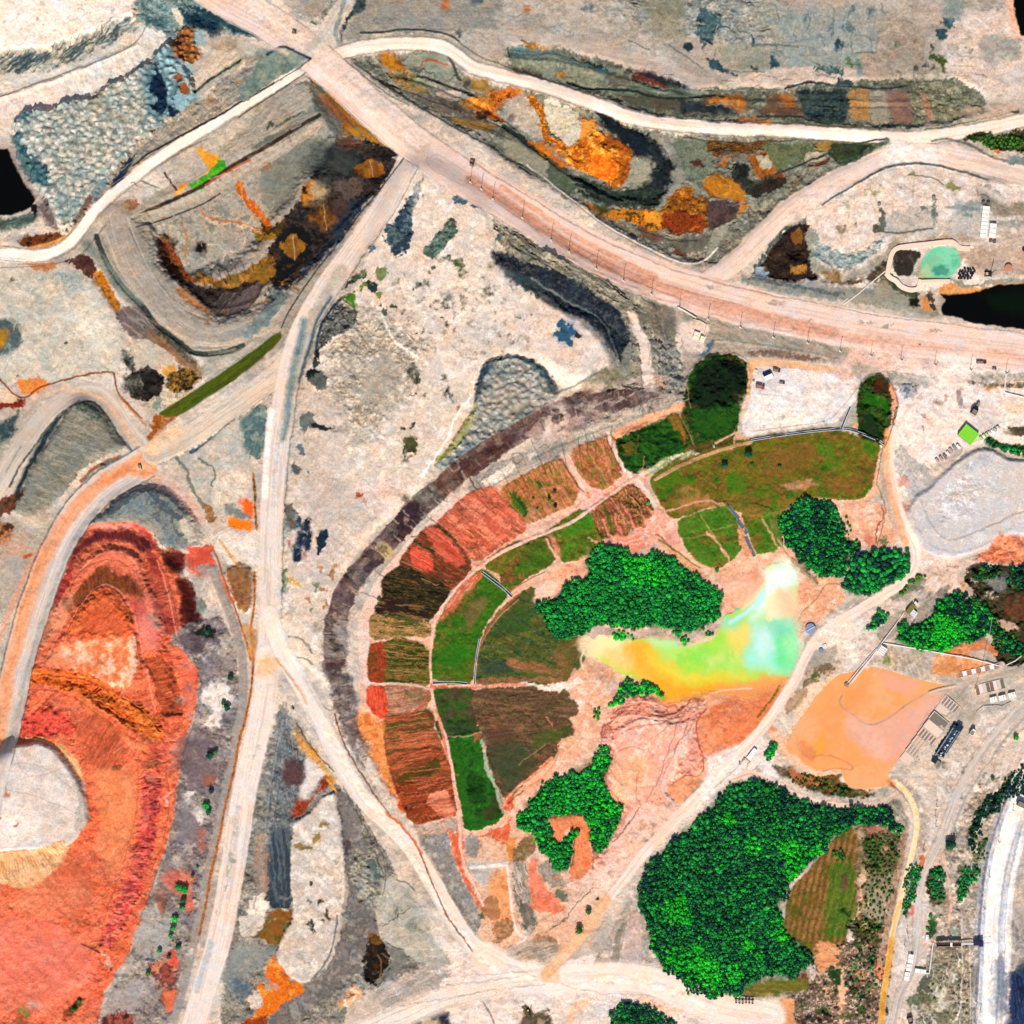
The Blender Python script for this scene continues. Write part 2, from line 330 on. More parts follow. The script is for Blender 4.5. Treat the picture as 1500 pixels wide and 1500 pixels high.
P('f0e2d2/e2d4c4','312,800 320,778 375,782 378,830 350,825 335,832 325,812',t='g'); P('ff8c12/ff7a14','333,764 340,757 352,757 368,762 374,772 368,779 352,777 340,772',j=3); P('ff6c20','350,733 366,730 373,740 372,762 362,758 356,748',j=2)
P('8b9088','330,738 345,735 352,748 372,758 355,760 335,752',t='g'); L('6a3414/c88020','371,695 374,720 376,765 376,775',4,t='f',j=2)
L('f0b878/d8a060','322,790 330,805 345,825 352,828',4,j=3)
# ---- the red pit
P('f27a52/f68c64/ec6844/f47048','112,790 140,764 205,764 232,800 262,835 275,880 290,940 292,985 288,1030 272,1090 262,1140 256,1200 240,1248 224,1300 205,1360 182,1415 150,1455 125,1500 0,1500 0,1300 20,1090 30,1060 45,985 65,915 92,850',t='s-45',j=2,h=10,w=18,n='red_pit',b=.8)
P(None,'95,880 115,825 140,806 170,800 205,815 224,860 236,910 246,960 255,1010 245,1080 232,1150 222,1230 200,1300 160,1380 100,1450 0,1500 0,1300 20,1100 50,990 70,930',h=9,w=16,sf=1)
P(None,'98,922 120,885 150,862 170,862 186,880 198,915 208,960 214,1000 180,1005 130,990 60,985 80,950',h=8,w=16,sf=1)
P('f8907c/f0a890','124,776 150,765 185,765 205,768 190,774 150,774',t='f'); P('f06858','192,770 212,772 228,790 232,808 222,800 205,782')
P('74282a/8a3028/5a2030','104,822 112,800 128,786 150,775 185,774 210,785 228,806 215,812 190,795 165,790 145,795 125,805 112,822 105,835',t='s75',j=3)
P('b8483a/c85844/8a2c28','215,805 232,810 242,838 252,870 262,905 266,925 248,930 236,912 228,880 222,845',t='s15',j=3); 
P('d8564a/a83430','100,830 112,822 104,850 92,880 80,905 66,925 62,920 78,880 90,850',t='s15',j=3)
P('ee7a58/f08a68/e06a4c','112,845 125,815 145,800 170,795 195,800 215,825 225,860 232,890 220,900 205,870 180,850 150,845 125,860 110,880 95,900 88,885',t='s-10',j=2)
P('8a4424/a05a28/7a3a28','95,885 110,868 130,850 150,828 162,828 172,836 198,842 215,868 212,885 195,872 175,862 160,860 140,866 120,882 104,898 98,895',t='s80',j=3)
P('e06050/c84c40','190,870 212,885 225,900 238,935 232,940 215,920 200,900',t='s10',j=3)
P('f06c38/f07f48/e85c30','98,925 108,900 128,875 150,860 172,860 186,875 195,905 203,925 190,935 150,935 120,932',t='s-35',j=3,b=1.2)
P('fcd0b0/f8a070/f07844','100,940 140,936 190,935 202,930 205,960 198,990 190,1005 165,1000 135,990 100,975 90,955',t='g',j=6,sf=4); P('f0744a','95,960 115,955 112,975 90,975',t='g',sf=4)
P('e86c2c/d8601c/f08a40','55,975 75,978 110,980 145,990 180,1010 215,1035 245,1070 240,1090 215,1075 180,1055 145,1030 110,1015 75,1005 45,1000',t='s25',j=4,b=1.8)
L('7a3818/b05020','60,988 105,990 140,998 165,1010',3,t='f',o=.8,j=4); L('8a4018/d06a28','100,1010 140,1020 170,1040 215,1065 235,1045',3.5,t='f',o=.8,j=8)
L('f8a070/e88040','110,1008 140,1040 180,1075 225,1100',8,t='a',o=.7,j=5); P('c8603a/e07050/b85030','100,1045 150,1040 180,1065 190,1110 150,1130 125,1095',t='s-60',o=.8,sf=6)
P('f05848/e84c40','30,1050 60,1035 100,1040 115,1070 80,1080 45,1080 28,1075',t='s70',o=.85,sf=3,b=1.5)
P('c05834/9a4428/d86a40','212,962 240,955 258,985 266,1020 270,1045 240,1048 232,1010 222,985',t='s-10',j=2,h=-3,w=6); P('f88460/f06a50','252,945 262,945 278,960 291,985 288,1020 280,1040 268,1030 262,990',t='f')
P('c84840/9a4434/e06050','225,1080 250,1085 250,1105 235,1120 222,1105',t='s0',o=.8)
P('e8584c/c04440/f07060','218,1130 240,1125 240,1160 232,1210 222,1260 205,1310 185,1350 165,1385 145,1378 165,1340 185,1290 198,1240 208,1180',t='s5',j=3,h=-2,w=6,b=1.2)
P('f0905c/f09a68','138,1125 200,1125 205,1180 190,1230 175,1270 140,1250 150,1190',t='s70',o=.75,sf=8); O('8a5a30','176,1122,7,5 228,1117,9,4'); O('c8705a','228,1137,8,6 216,1190,7,5')
P('d06040/e87850/c05838','100,1250 140,1250 150,1290 120,1340 80,1330 60,1290',t='s60',o=.6,sf=6); P('f47868','0,1330 70,1345 140,1395 150,1440 60,1460 0,1440',t='s-20',o=.5,sf=12)
O('d0603c','120,1262,4 130,1270,4 112,1275,5 125,1285,4 116,1296,4',o=.7)
L('3a1c18/8a4030','124,1378 140,1384 152,1392 162,1412 168,1420',3,t='f',j=4); P('e8b8a0','150,1390 160,1400 165,1420 155,1410',o=.8)
P('b0a898','44,1467 55,1464 66,1468 60,1473 48,1473'); P('8a9a3c/5a7a20','32,1472 42,1472 50,1482 42,1490 34,1480',t='f'); P('5a3414/3a4a18/a0501c','95,1478 115,1460 128,1458 115,1482 95,1490',t='f',j=5); P('6a4a18','30,1478 38,1492 55,1496 30,1500',t='g',o=.6)
P('e8dcd4/dccfc6/d0c8c0','0,1105 12,1090 35,1088 60,1084 80,1090 100,1112 120,1140 134,1170 132,1200 115,1228 90,1245 60,1240 0,1260',t='g',j=2,h=9,w=10,n='stockpile_pad',b=.2)
P('f0b074/f8c890/d89a60','42,1080 65,1078 95,1090 118,1112 130,1140 122,1142 100,1112 82,1092 60,1083',t='s40',j=2)
P('c4c0b8/b5aaa4','92,1100 118,1135 132,1145 135,1185 125,1220 112,1210 122,1170 112,1140',t='g',o=.8)
P('f4be88/f8d0a0/e8a870','0,1252 40,1245 80,1232 98,1225 104,1242 88,1270 60,1290 30,1298 12,1290 0,1288',t='s65',j=2)
for i in range(24):
    a=R(100-i*2.6); x0=18; y0=1175
    L('a87848','%.1f,%.1f %.1f,%.1f'%(x0+84*math.cos(a),y0+84*math.sin(a),x0+103*math.cos(a),y0+103*math.sin(a)),.9,sf=.8,o=.55,sm=0,j=1,b=None)
P('f8e8de','0,1180 50,1170 70,1200 40,1235 0,1225',t='g',o=.8,sf=8); O('c07848','5,1142,6,4 14,1155,4,6 18,1160,5 32,1204,4,3 5,1195,4,3 3,1220,4,2',j=4)
P('c06430/6a3c28','240,805 262,803 272,812 270,835 262,840 246,835',t='s10',j=4); P('6a2020/8a2c28/4a1818','244,812 262,806 272,815 268,834 254,838 242,826',t='s5',o=.9,j=4)
P('f06248/e05040/d06a50','274,802 290,797 310,798 314,830 318,845 300,848 280,840 272,825',t='g',j=4); P('9aa498/c0a898','288,828 300,824 312,832 310,845 296,848',t='g',o=.8)
P('5a1c16/782c20','260,848 275,846 284,856 290,885 298,905 290,915 272,918 266,900 264,875',t='s5',j=3,h=-3,w=6); P('c05a40/e07050','222,842 246,840 258,870 262,900 250,905 236,880',t='s0',o=.7)
P('e87858/f08868','310,835 325,842 340,870 345,885 335,885 318,860'); P('9a6a42/b07a4c/8a5a38','330,838 350,826 370,832 375,850 368,875 358,898 346,888 338,865',t='g',h=4,w=8)
P('7f8a84/98988c','285,870 300,878 302,895 290,900',t='f')
# east bank of the red pit
P('ada49a/8a7d80/9c9288','250,935 275,912 305,905 325,900 345,945 352,1000 350,1060 335,1120 322,1180 308,1240 298,1300 282,1380 262,1440 245,1500 125,1500 160,1445 200,1372 222,1300 242,1246 256,1200 262,1140 272,1090 288,1028 292,985 272,955',t='M',j=3,b=1)
P('7a6b70/665a60/8d8084','262,930 295,918 322,935 325,950 300,945 290,965 272,950',t='g'); P('352c2c/1f3020','282,922 300,915 316,922 312,935 296,932',t='g')
P('7a6a70/8a7a7c','268,1080 300,1075 322,1090 320,1140 300,1160 275,1150 262,1120',t='g',sf=4); P('8c8488','262,1190 285,1180 298,1200 290,1240 262,1230 256,1210',t='g',sf=4)
P('ece4dc/d8d4cc','292,1000 330,995 345,1025 330,1040 305,1040 288,1025',t='g',sf=4,j=9); P('e8dcd4','305,1045 322,1040 325,1060 300,1065 285,1062',t='g',sf=3,j=9); P('a59a94','330,960 342,960 340,985 325,985',t='g',sf=3); O('e8dcd4','280,1165,6,8 296,1195,8,10',j=8)
P('b8b4ae/aaa6a0','210,1330 240,1320 255,1360 240,1400 205,1405 195,1375',t='g',sf=4); P('b0a8a4','150,1460 200,1430 225,1450 190,1480 145,1500 135,1500',t='g',sf=4)
P('e87058/d06050/f08868','238,1278 262,1274 290,1280 280,1290 286,1330 276,1345 268,1320 248,1300 236,1290',t='g',o=.85,j=5); P('c06848/8a5040','228,1295 245,1302 245,1345 232,1325',t='g',o=.8,j=5)
P('f06a50/e06048','240,1395 258,1385 262,1415 252,1425 244,1412',t='g'); P('b85844/5a3430/d88868','210,1410 240,1400 262,1420 262,1445 240,1470 225,1440',t='g',j=6); P('e87850','238,1450 262,1448 255,1475 242,1480',t='g'); P('6a3430/c06450/3a2820','145,1488 175,1478 200,1482 190,1500 150,1500',t='g',j=5)
P('c87850/a05838','298,1140 318,1132 316,1150 300,1155',t='g',o=.7); P('c06a48','293,1210 302,1215 298,1250 290,1240',t='g',o=.6)
L('b4a8a0/a09890','312,835 325,870 345,920 356,960 358,1010 350,1070 338,1130 325,1185 312,1250 300,1310 285,1380 270,1440 255,1495',13,t='f',sf=2,j=1.5,h=2)
L('b85f1a/d88428/8a4410','374,838 374,880 366,920 372,960 370,1000 362,1040 350,1090 338,1150 326,1205 312,1270 300,1330 292,1370',3.6,t='f',j=2); L('c87038/a05828','312,800 328,845 345,895 360,935 368,965',3,t='f',j=2)
P('e8a04c/c88a40','352,915 372,915 378,965 366,960',t='g',o=.7)
# ---- north plateau
P('b9ac9e/aba394/c2b5a6','500,62 500,38 520,14 560,0 1500,0 1500,150 1440,170 1300,186 1150,178 1000,165 900,140 700,100 640,62 560,52',t='M',j=3,n=None)
P('c8b8a8/bfae9f','720,40 760,45 860,60 960,84 1020,108 1060,128 1120,130 1090,138 1020,130 960,112 880,96 800,78 740,66',t='s10',j=3,b=.2)
P('a39c8e/8f9488/a89c90','520,14 560,0 740,0 740,40 640,48 560,46 505,60',t='s-8',j=6); P('8a9a98/9f9f94','880,0 1140,0 1140,60 1060,66 1000,40 900,20',t='g',o=.8,sf=8,j=12,b=1.2)
P('8a8468/9a9478','940,0 1000,0 1005,45 960,60 940,30',t='g',o=.8,sf=6,j=8); P('90aaa8/a8aca0/7a9698','1140,10 1290,20 1290,90 1200,110 1130,95',t='g',o=.7,sf=10,j=12)
P('a7a290/9aa090','1045,68 1110,60 1135,95 1105,108 1065,95',t='s80',j=3,sf=2); P('d8c4b4/c8b8a8','1060,120 1130,98 1230,98 1280,112 1260,120 1150,126 1090,134',t='g'); P('dcc8ba/ead8ca','1400,20 1470,10 1500,60 1500,150 1450,150 1390,130 1380,70',t='g',o=.8,sf=8,j=8)
P('a8907c/8f8a7c','1280,30 1350,40 1355,110 1290,112',t='g',o=.5,sf=8,j=8); P('b0a090/8a9a94/98a8a0','1430,50 1490,50 1495,85 1440,90',t='g',o=.7,sf=4,j=6)
P('f4d0b8/f0b090','1466,0 1480,0 1492,40 1500,60 1500,90 1488,60 1476,30',j=3)
P('2f5862/426c74','1020,15 1035,10 1052,22 1052,40 1035,75 1028,60 1022,40',t='g',j=7,o=.9,b=1.5); O('23424c','1009,68,7,6')
P('2d4e5c/43666e','1035,85 1050,88 1060,105 1080,110 1060,110 1040,100',t='g',j=5); P('345a66/2a4a58','1100,48 1106,55 1104,66 1098,70',j=3); P('2c5260','1130,75 1136,82 1146,96 1128,98',j=3); P('2c5058','1095,96 1112,95 1110,103 1098,102',j=4)
O('2f5c70/24424e','1228,65,7,9'); O('3f6a78','1218,45,6,7 1245,40,10,6 1278,15,5,8 1250,10,4,7',o=.7); O('32505e/3f6470','1380,51,11 1390,32,12,10',j=5); P('6a9090','1370,0 1410,0 1410,25 1395,35 1380,20',t='g',o=.6,sf=4,j=6)
P('4a6020/3a4a28/6a7a34','1360,78 1368,82 1385,80 1390,90 1385,100 1392,112 1386,112 1382,98 1372,88 1362,86',t='f',j=4); O('5a5a50/4a5458','1355,95,5,3 1342,100,4 1341,103,3 1366,96,3 1365,75,3,6',j=5)
P('3a5a5e/6f8a84','1190,98 1205,95 1235,100 1232,110 1200,108',t='f',j=6); P('4a7a3a','1238,84 1246,82 1250,96 1244,98',o=.8,t='f'); P('5a8a8e','1252,80 1262,82 1264,112 1256,112',o=.6); P('c0a894','1262,78 1290,76 1288,115 1266,115',o=.8); O('4a7a50','1316,64,6,5',o=.6)
P('7a8f8c/9aa89c','1108,12 1180,20 1175,45 1120,40',t='s60',o=.5,sf=6,j=8)
L('6a7a74','1100,64 1135,64 1170,68',2,t='f',j=2); L('6a7468','1255,76 1284,76',2,t='f'); L('a89a80','1392,96 1425,96',2,o=.7); L('a89a80','1392,112 1420,110',2,o=.7)
for q in '640,20 690,14 720,26 760,20 600,30 660,34 700,38'.split():
    x,y=map(float,q.split(',')); L('7f9090','%f,%f %f,%f %f,%f'%(x-40,y+4,x,y,x+45,y+2),3,t='a',o=.35,sf=3,j=6)
O('c8783c/b86830','652,6,9,7 771,11,4,7 590,0,0.1',j=5); O('8a4024','763,60,4,3'); O('3f5f6a','698,3,6,4 858,12,9,4 670,48,5,6',o=.8,j=5)
P('b5a598/a09484','400,0 492,0 480,20 462,27 448,28 430,18 412,8',t='g',j=3,h=3,w=6); P('2f4a4a/57706a','420,8 445,25 462,28 470,20 485,8 500,0 480,18 465,33 450,33 425,18',t='f',j=4,o=.8)
P('28424a/4a6060','505,30 520,10 545,0 540,8 512,28 503,45 502,65 498,64 500,42',t='f',j=2)
# bench slope under the plateau
P('777a68/62695c/8a8c78','740,64 830,72 905,92 960,112 1005,126 1040,132 1100,126 1150,130 1230,118 1300,116 1400,114 1440,135 1445,160 1400,176 1340,186 1250,186 1150,180 1060,178 980,172 930,160 870,138 800,118 745,98',t='g',j=3,h=-5,w=14,b=1)
P('5f8482/3f5a60/7a9088','745,68 780,72 850,88 910,100 900,110 850,100 790,90 745,85',t='s12',j=4); P('1c3038/30464a','850,88 880,92 900,100 870,98',t='f',j=4)
P('8a9078/a0a088/747c68','745,84 800,80 850,95 885,108 900,122 860,132 830,122 790,115 750,98',t='g',j=3); P('9a6a3c/c88a30','762,58 775,62 805,68 810,71 785,70 765,65',t='f'); P('b07028/d09038','808,112 822,106 826,112 815,117',t='f'); P('5a2a18','745,92 770,100 800,112 790,116 760,106',o=.8,t='f')
P('6a5448/58564a','888,103 920,108 928,122 900,128 888,118',t='g',o=.7); P('8a3c24/6a2c1c','924,104 950,106 972,114 978,126 955,124 932,116',t='g'); P('20242c/2a3038','915,100 960,108 1010,124 1008,130 975,124 945,112',t='f',j=2)
P('7a8c7a/5c6a5a','870,130 940,122 1005,130 1040,132 1020,142 960,144 900,138',t='s5',j=3); L('4a5c5c/6a7c78','745,80 830,76 900,120 950,128 1010,140 1050,136 1100,128',2,t='f',o=.7)
L('26302c/3a443c','830,118 866,130 920,128 950,138 990,143 1030,138 1060,140',3.5,t='f',j=3,h=-2)
P('5a5f4c/6a5044/4f5648','900,135 950,138 990,146 1020,150 1040,158 1000,165 960,160 920,150',t='s15',j=4); P('2c3540/3f4c50','995,145 1035,142 1060,155 1090,165 1060,168 1000,165',t='g',j=5)
P('a8662a/c07c34','1036,143 1075,140 1085,136 1092,145 1096,160 1086,166 1078,158 1060,154 1038,154',t='f'); P('5a3c34/8a5a30','1130,136 1165,132 1172,160 1178,168 1140,168 1110,166',t='g',o=.8); P('a05c20/b87430','1145,136 1160,138 1168,155 1150,158',t='g')
P('324a50/44584f/22323a','1166,130 1240,128 1242,168 1230,182 1200,180 1180,170 1172,150',t='g',j=4,b=1.2); P('b88a50/c09058/a87840','1241,130 1272,131 1276,150 1274,176 1262,178 1245,168',t='f',j=2); P('ada088/9a9480','1273,132 1298,132 1306,150 1304,180 1276,182',t='g',j=2)
P('9a7460/8a6a5c','1300,130 1330,130 1342,160 1335,180 1306,180',t='g',j=3); P('8a8c70/787c64/9c9880','1335,126 1400,120 1440,140 1440,160 1380,178 1342,182',t='g',j=3,b=1.2); P('d09c84/b07860','1349,132 1358,140 1368,172 1362,176 1354,150',j=3)
L('1c2c34/35454a','1150,128 1190,120 1235,124 1280,130 1330,126',3.5,t='f',j=4); P('344448','1225,115 1240,112 1252,120 1240,128 1225,126',t='f'); L('5a5a48','1330,122 1380,116',2,t='f',j=4)
P('e0905a/c87840','1085,172 1100,170 1130,178 1140,184 1100,184 1070,180',t='f'); L('3a3020','1110,170 1160,168 1200,178 1240,186 1290,188',2.5,t='f',j=3); L('2c4450/5f6c50','1300,188 1320,182 1345,186',4,t='f'); L('9a9878/7f8460','1130,178 1240,184 1300,192',4,t='f',o=.8)
L('5c7040/88906a','1355,190 1390,184 1440,174 1500,160',2.5,t='f'); P('d8b8a0','1400,160 1500,130 1500,158 1420,176',o=.7,sf=5); P('5a5434/3f6a24','1478,166 1494,163 1490,170',t='f')
L('1f3440/3a4c4c','528,48 560,48 590,42 625,44 660,52 672,60',2.5,t='f',j=1.5,h=2,w=3); L('4a4a40/2c2c28','672,60 700,82 740,96 800,116 866,138 940,162 1000,172',2,t='f',j=2,o=.7)
# ---- rust zone between the two eastward roads
P('8c8b7a/7c8072/989484','508,84 560,76 640,73 665,96 700,120 760,128 850,158 940,188 1000,198 1200,200 1290,205 1250,238 1190,268 1140,298 1095,345 1055,385 1035,385 990,378 930,350 860,305 800,268 740,232 690,195 640,168 580,135',t='g',j=2,h=-6,w=16,b=1.2,n=None)
P('d4891c/c8781c/8a6a20','552,80 566,76 578,76 590,92 600,108 585,106 570,104 560,95',t='g',j=4); P('9a5a24','582,82 590,90 592,98 584,94')
P('9aa08c/a8a490/8a9a88','598,76 655,80 662,100 665,112 640,108 612,98 600,100 590,90',t='s5',j=3); L('c05a1c','615,96 618,86 640,86 655,92',2.5,j=4); L('3f4434/5f6450','655,80 664,92 668,106 674,115',4,t='f',j=2)
L('2a3434/3f4838','600,108 630,112 655,122 680,135 700,140',3.5,t='f',j=3,h=-2); P('6a7454/c09048/5a5c48','570,105 600,104 625,125 640,140 615,138 590,130 575,118',t='g',j=4); O('8f9a80','628,124,9 612,118,7',j=4)
P('7a7468/5a5450','620,135 660,140 700,165 720,180 690,178 650,160',t='g'); P('cbb8a8/b8a898','640,130 660,128 676,140 670,150 650,144',t='g'); P('a88440/8a7038','678,115 700,112 720,120 715,135 690,134 678,125',t='g'); P('3f5460','680,118 690,116 688,125 680,124')
P('f0a038/f8b854/d88420','670,150 690,142 700,138 712,140 735,132 760,128 768,136 745,145 735,152 720,158 700,162 680,158',t='s-45',j=3); P('c85c18/e88828/7a3010','715,130 750,126 766,132 755,142 740,148 728,160 742,178 736,184 715,172 695,168 700,160 720,155',t='f',j=6); P('2c1608/5a2a10','695,164 712,158 722,165 712,175 700,172',t='f',j=4); P('4a2008','660,150 675,158 682,162 665,158',t='f')
P('a07a34/8a6c38','655,168 690,172 724,182 728,195 705,190 675,182 655,175',t='g',j=3); P('4c5448/6a6c60','720,185 760,195 790,215 820,240 790,235 750,212 715,195',t='g',j=3); P('746a60','590,130 640,150 670,165 650,168 615,148',t='s30')
P('c4b6a4/b8ab98/cfc2b2','742,142 768,135 778,142 784,162 796,182 808,208 790,202 768,190 745,172 738,158',t='g',j=3); O('6f5850/5a5048','749,175,2.5 754,172,2',j=5)
L('28343c/3a4440','738,184 765,200 790,220 810,236 835,255 870,272 900,285',7,t='f',j=3,h=-3); P('98987f/a09a86','738,196 770,214 800,235 812,252 795,262 760,238 740,225',t='g')
P('dcd0b4/e8dcc8/c0c0a0','798,142 812,145 830,155 846,165 850,185 850,208 838,214 820,206 806,188 798,165',t='f',j=5); P('a8a080/8a8a70','838,152 862,170 860,185 850,175',t='g')
P('d07818/8a4410/e89428','770,136 782,138 796,152 800,172 806,192 818,208 810,216 800,206 792,186 785,168',t='f',j=5)
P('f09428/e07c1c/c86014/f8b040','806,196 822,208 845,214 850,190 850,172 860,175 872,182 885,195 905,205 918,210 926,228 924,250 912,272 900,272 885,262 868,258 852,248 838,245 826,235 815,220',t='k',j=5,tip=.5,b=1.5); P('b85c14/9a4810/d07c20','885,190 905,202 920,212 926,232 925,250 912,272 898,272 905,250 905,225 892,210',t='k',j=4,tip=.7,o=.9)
P('f8640c/f07818/ff8c20','862,228 880,222 898,232 902,248 895,262 880,262 868,250',t='f',j=5); P('c87420/a85c18','773,203 800,210 822,232 835,245 825,248 805,232 785,215',t='f',j=3); O('9a7a50','826,230,6,4'); P('f4a848','850,180 862,175 868,190 855,205 848,200',o=.8,t='f')
P('b0ac94/9fa088/a8a48c','924,236 945,228 956,235 958,250 948,265 930,270 915,272 922,258',t='s-40',j=3)
P('18242a/232c30/2f3c40','858,152 890,168 925,188 950,194 965,208 975,225 990,245 990,262 975,275 972,292 955,305 935,302 930,280 955,265 962,250 955,230 930,228 924,215 905,200 880,180',t='g',j=5,b=1.6); P('2a3a38/46523c/20302c','830,250 860,262 895,272 920,275 945,272 970,278 968,300 940,306 900,302 860,290 835,272',t='g',j=5,b=1.5)
P('14202a/1c3040','895,175 940,192 955,228 935,228 905,200',t='f',j=4); P('4f5c44/647058','805,235 830,250 842,275 835,290 815,272 800,255',t='g',j=5)
P('8f8c7c/a09a8a','958,194 985,198 990,225 978,232 965,205',t='s70'); L('b0a898/989080','963,195 975,212 985,235',2.5,j=1); L('a8a090','983,198 990,225',5,t='f',o=.8)
P('a0988a/989484','985,248 1000,240 998,270 975,300 960,308 972,290 982,268',t='g'); P('70806c/848c78/5c6c5c','985,205 1035,205 1038,225 1040,245 1030,262 1005,262 995,245 990,225',t='g',j=5)
P('7a4a1c/2c1c14/a8742a/3a2c20','1034,205 1080,206 1140,208 1140,218 1085,224 1050,230 1036,222',t='s-3',j=2); P('5c3428','1008,236 1025,234 1032,243 1015,244',t='g'); P('70604c/4a4034/8a8070','1040,240 1060,225 1080,222 1095,228 1070,242 1050,248',t='s-30')
P('232c28/3a4438/1c201c','1070,240 1092,236 1100,258 1108,275 1100,290 1085,280 1072,262',t='g',j=5); P('8a5420/c0702c/5a2c18','1090,225 1120,222 1140,240 1140,262 1125,270 1112,260 1100,240',t='g',j=5); P('c4bda0/a8a890','1108,225 1122,228 1135,240 1125,248 1112,240',t='g'); P('b0641c/6a3414','1118,255 1150,250 1145,268 1125,272',t='f',j=4)
P('2a2622/4a3a30','1100,270 1125,262 1150,258 1152,268 1120,282 1108,292 1100,288',t='g'); 
P('687850/7c8460/566648','1115,212 1150,206 1185,206 1198,218 1195,232 1165,242 1140,250 1130,235',t='g',j=4); P('b09048/8a6a34','1190,204 1222,206 1222,218 1200,220',t='g'); P('c0b8a0/a8a08c','1185,222 1200,222 1214,232 1195,240 1178,240',t='s-20'); P('4a5c34/303c28','1218,210 1290,206 1265,228 1230,240 1215,228',t='g',j=4); P('7a3a1c','1200,236 1222,231 1205,242 1185,246',t='f')
P('cc7c18/e09024/a05c14/5a4414','848,290 862,298 880,304 900,305 930,308 955,305 975,312 975,332 955,335 930,328 905,325 880,312 862,302',t='f',j=6); P('f0a030','945,308 970,312 968,328 950,325',t='f'); P('4a5020/303c20','868,295 890,298 895,308 880,312',t='f',j=5)
P('9a5a14/b4701c/6a3a14/c88428','968,305 985,285 1000,272 1010,264 1018,272 1012,280 1028,285 1040,292 1035,310 1038,335 1020,342 990,340 968,332',t='k',j=5,tip=.5,b=1.4); P('8a3c10/b04c14/6a2c10','970,312 1000,310 1030,318 1035,340 1000,342 972,335',t='f',j=4); P('c07c20/d49030/a86818','1035,258 1055,252 1072,262 1082,272 1096,285 1090,298 1075,292 1055,288 1040,285 1030,275',t='s40',j=4)
P('c49440/a87c34','1070,320 1090,300 1100,295 1096,305 1078,320',t='f'); P('5c4442/6a5450/4a3a3c','1036,295 1060,290 1085,298 1080,315 1062,332 1040,338 1036,320',t='g',j=3); P('7c4a34/6a5a4a','935,330 975,345 980,358 960,355 938,342',t='f',o=.9); O('7a4030','998,368,9,6',j=5); P('6a6458/7c7c6c','980,345 1042,342 1035,365 1010,370 985,360',t='g',j=4); P('9a9884/a8a490','1045,338 1075,325 1090,310 1110,290 1060,345 1048,372 1030,382 1040,360',t='g')
P('3f4c44','640,135 660,140 700,158 690,165 655,150',o=.6,t='f')
L('6c7464/4c5448','520,92 560,122 600,148 650,178 700,205 760,240 800,262',3,t='f',j=2); L('ece0d0','772,240 810,270 850,300 890,332 940,358 985,380 1010,387 1035,380 1052,362',3,sf=.8,j=1,h=1.2); L('4c5a50/2c3c38','775,242 812,274 852,305 892,336 940,362 985,384',1.3,t='f',sf=.7,j=1,o=.8)
L('a4a08c','545,80 560,100 580,125 600,138',1.5,o=.7); L('7a8878/3f4c4c','505,88 535,112 570,140 600,155',2,t='f')
# ---- east pad and its surroundings (inside the branch road)
P('ead8ca/dccabc/f0e0d4','1150,330 1200,290 1270,255 1340,245 1400,252 1450,270 1500,285 1500,440 1430,420 1320,430 1240,440 1180,415 1100,400',t='g',j=3)
P('d4bfae/e0ccbc','1210,300 1270,262 1350,248 1400,255 1440,270 1420,285 1360,258 1300,262 1240,300',t='g',o=.6)
P('2c2426/4a3020/1a1c20/5c4424','1102,400 1118,378 1138,352 1160,330 1172,325 1186,330 1190,360 1196,400 1200,408 1160,412 1120,408',t='g',j=3,h=-4,w=10,b=1.6); P('8a5c24/a87434','1160,345 1172,335 1180,342 1178,355 1165,358',t='g'); P('4a5a52/6c7c70','1100,400 1115,372 1140,342 1168,318 1185,318 1180,326 1160,332 1136,358 1116,384 1108,402',t='f'); P('a0a494/98a098','1183,330 1200,345 1198,400 1186,400',t='g'); P('a87430/c08c40','1158,392 1180,388 1178,402 1162,402',t='f')
L('3a2c28','1172,325 1178,342 1180,365 1184,410',2,j=3); P('a8b8c0/90a0a8','1105,395 1118,392 1128,402 1112,412 1103,408',t='g')
P('a8b8b4/8fa4ac/c4c8bc','1190,355 1212,362 1235,375 1262,372 1285,352 1296,345 1290,365 1262,388 1232,395 1195,385',t='s-15',j=4,b=1.2); P('a09c8c/b0a898','1195,385 1240,398 1270,388 1295,370 1305,352 1330,345 1300,395 1270,405 1220,410 1195,405',t='s-20',j=3)
P('5a4c38/3c342a/7a6a50','1265,405 1285,390 1300,382 1300,400 1290,412 1268,412 1240,418 1200,414 1220,404',t='g',j=5); P('8a6a40/a88860','1202,400 1225,395 1240,405 1232,412 1208,410',t='f'); P('e0d0b8','1232,400 1240,398 1238,410 1232,408')
P('c4b8ac/b0b0a8/a8a8a4','1290,310 1340,300 1365,305 1375,330 1430,300 1448,310 1440,345 1400,345 1300,348 1292,335',t='g',o=.7,sf=6,j=6); P('8f9a98/a4a8a0','1385,302 1410,295 1440,298 1430,312 1405,312 1390,308',t='s10',j=4)
P('6a7468','1288,302 1294,305 1298,320 1295,338 1288,335 1287,318',t='f'); P('7a8478','1364,290 1370,292 1370,320 1368,335 1364,320',t='f'); L('6a7a70/4c5c54','1290,338 1310,342 1345,338 1365,335',3,t='f',j=3); P('6a6c5c/4c4c40','1276,330 1288,328 1290,340 1280,342',t='f')
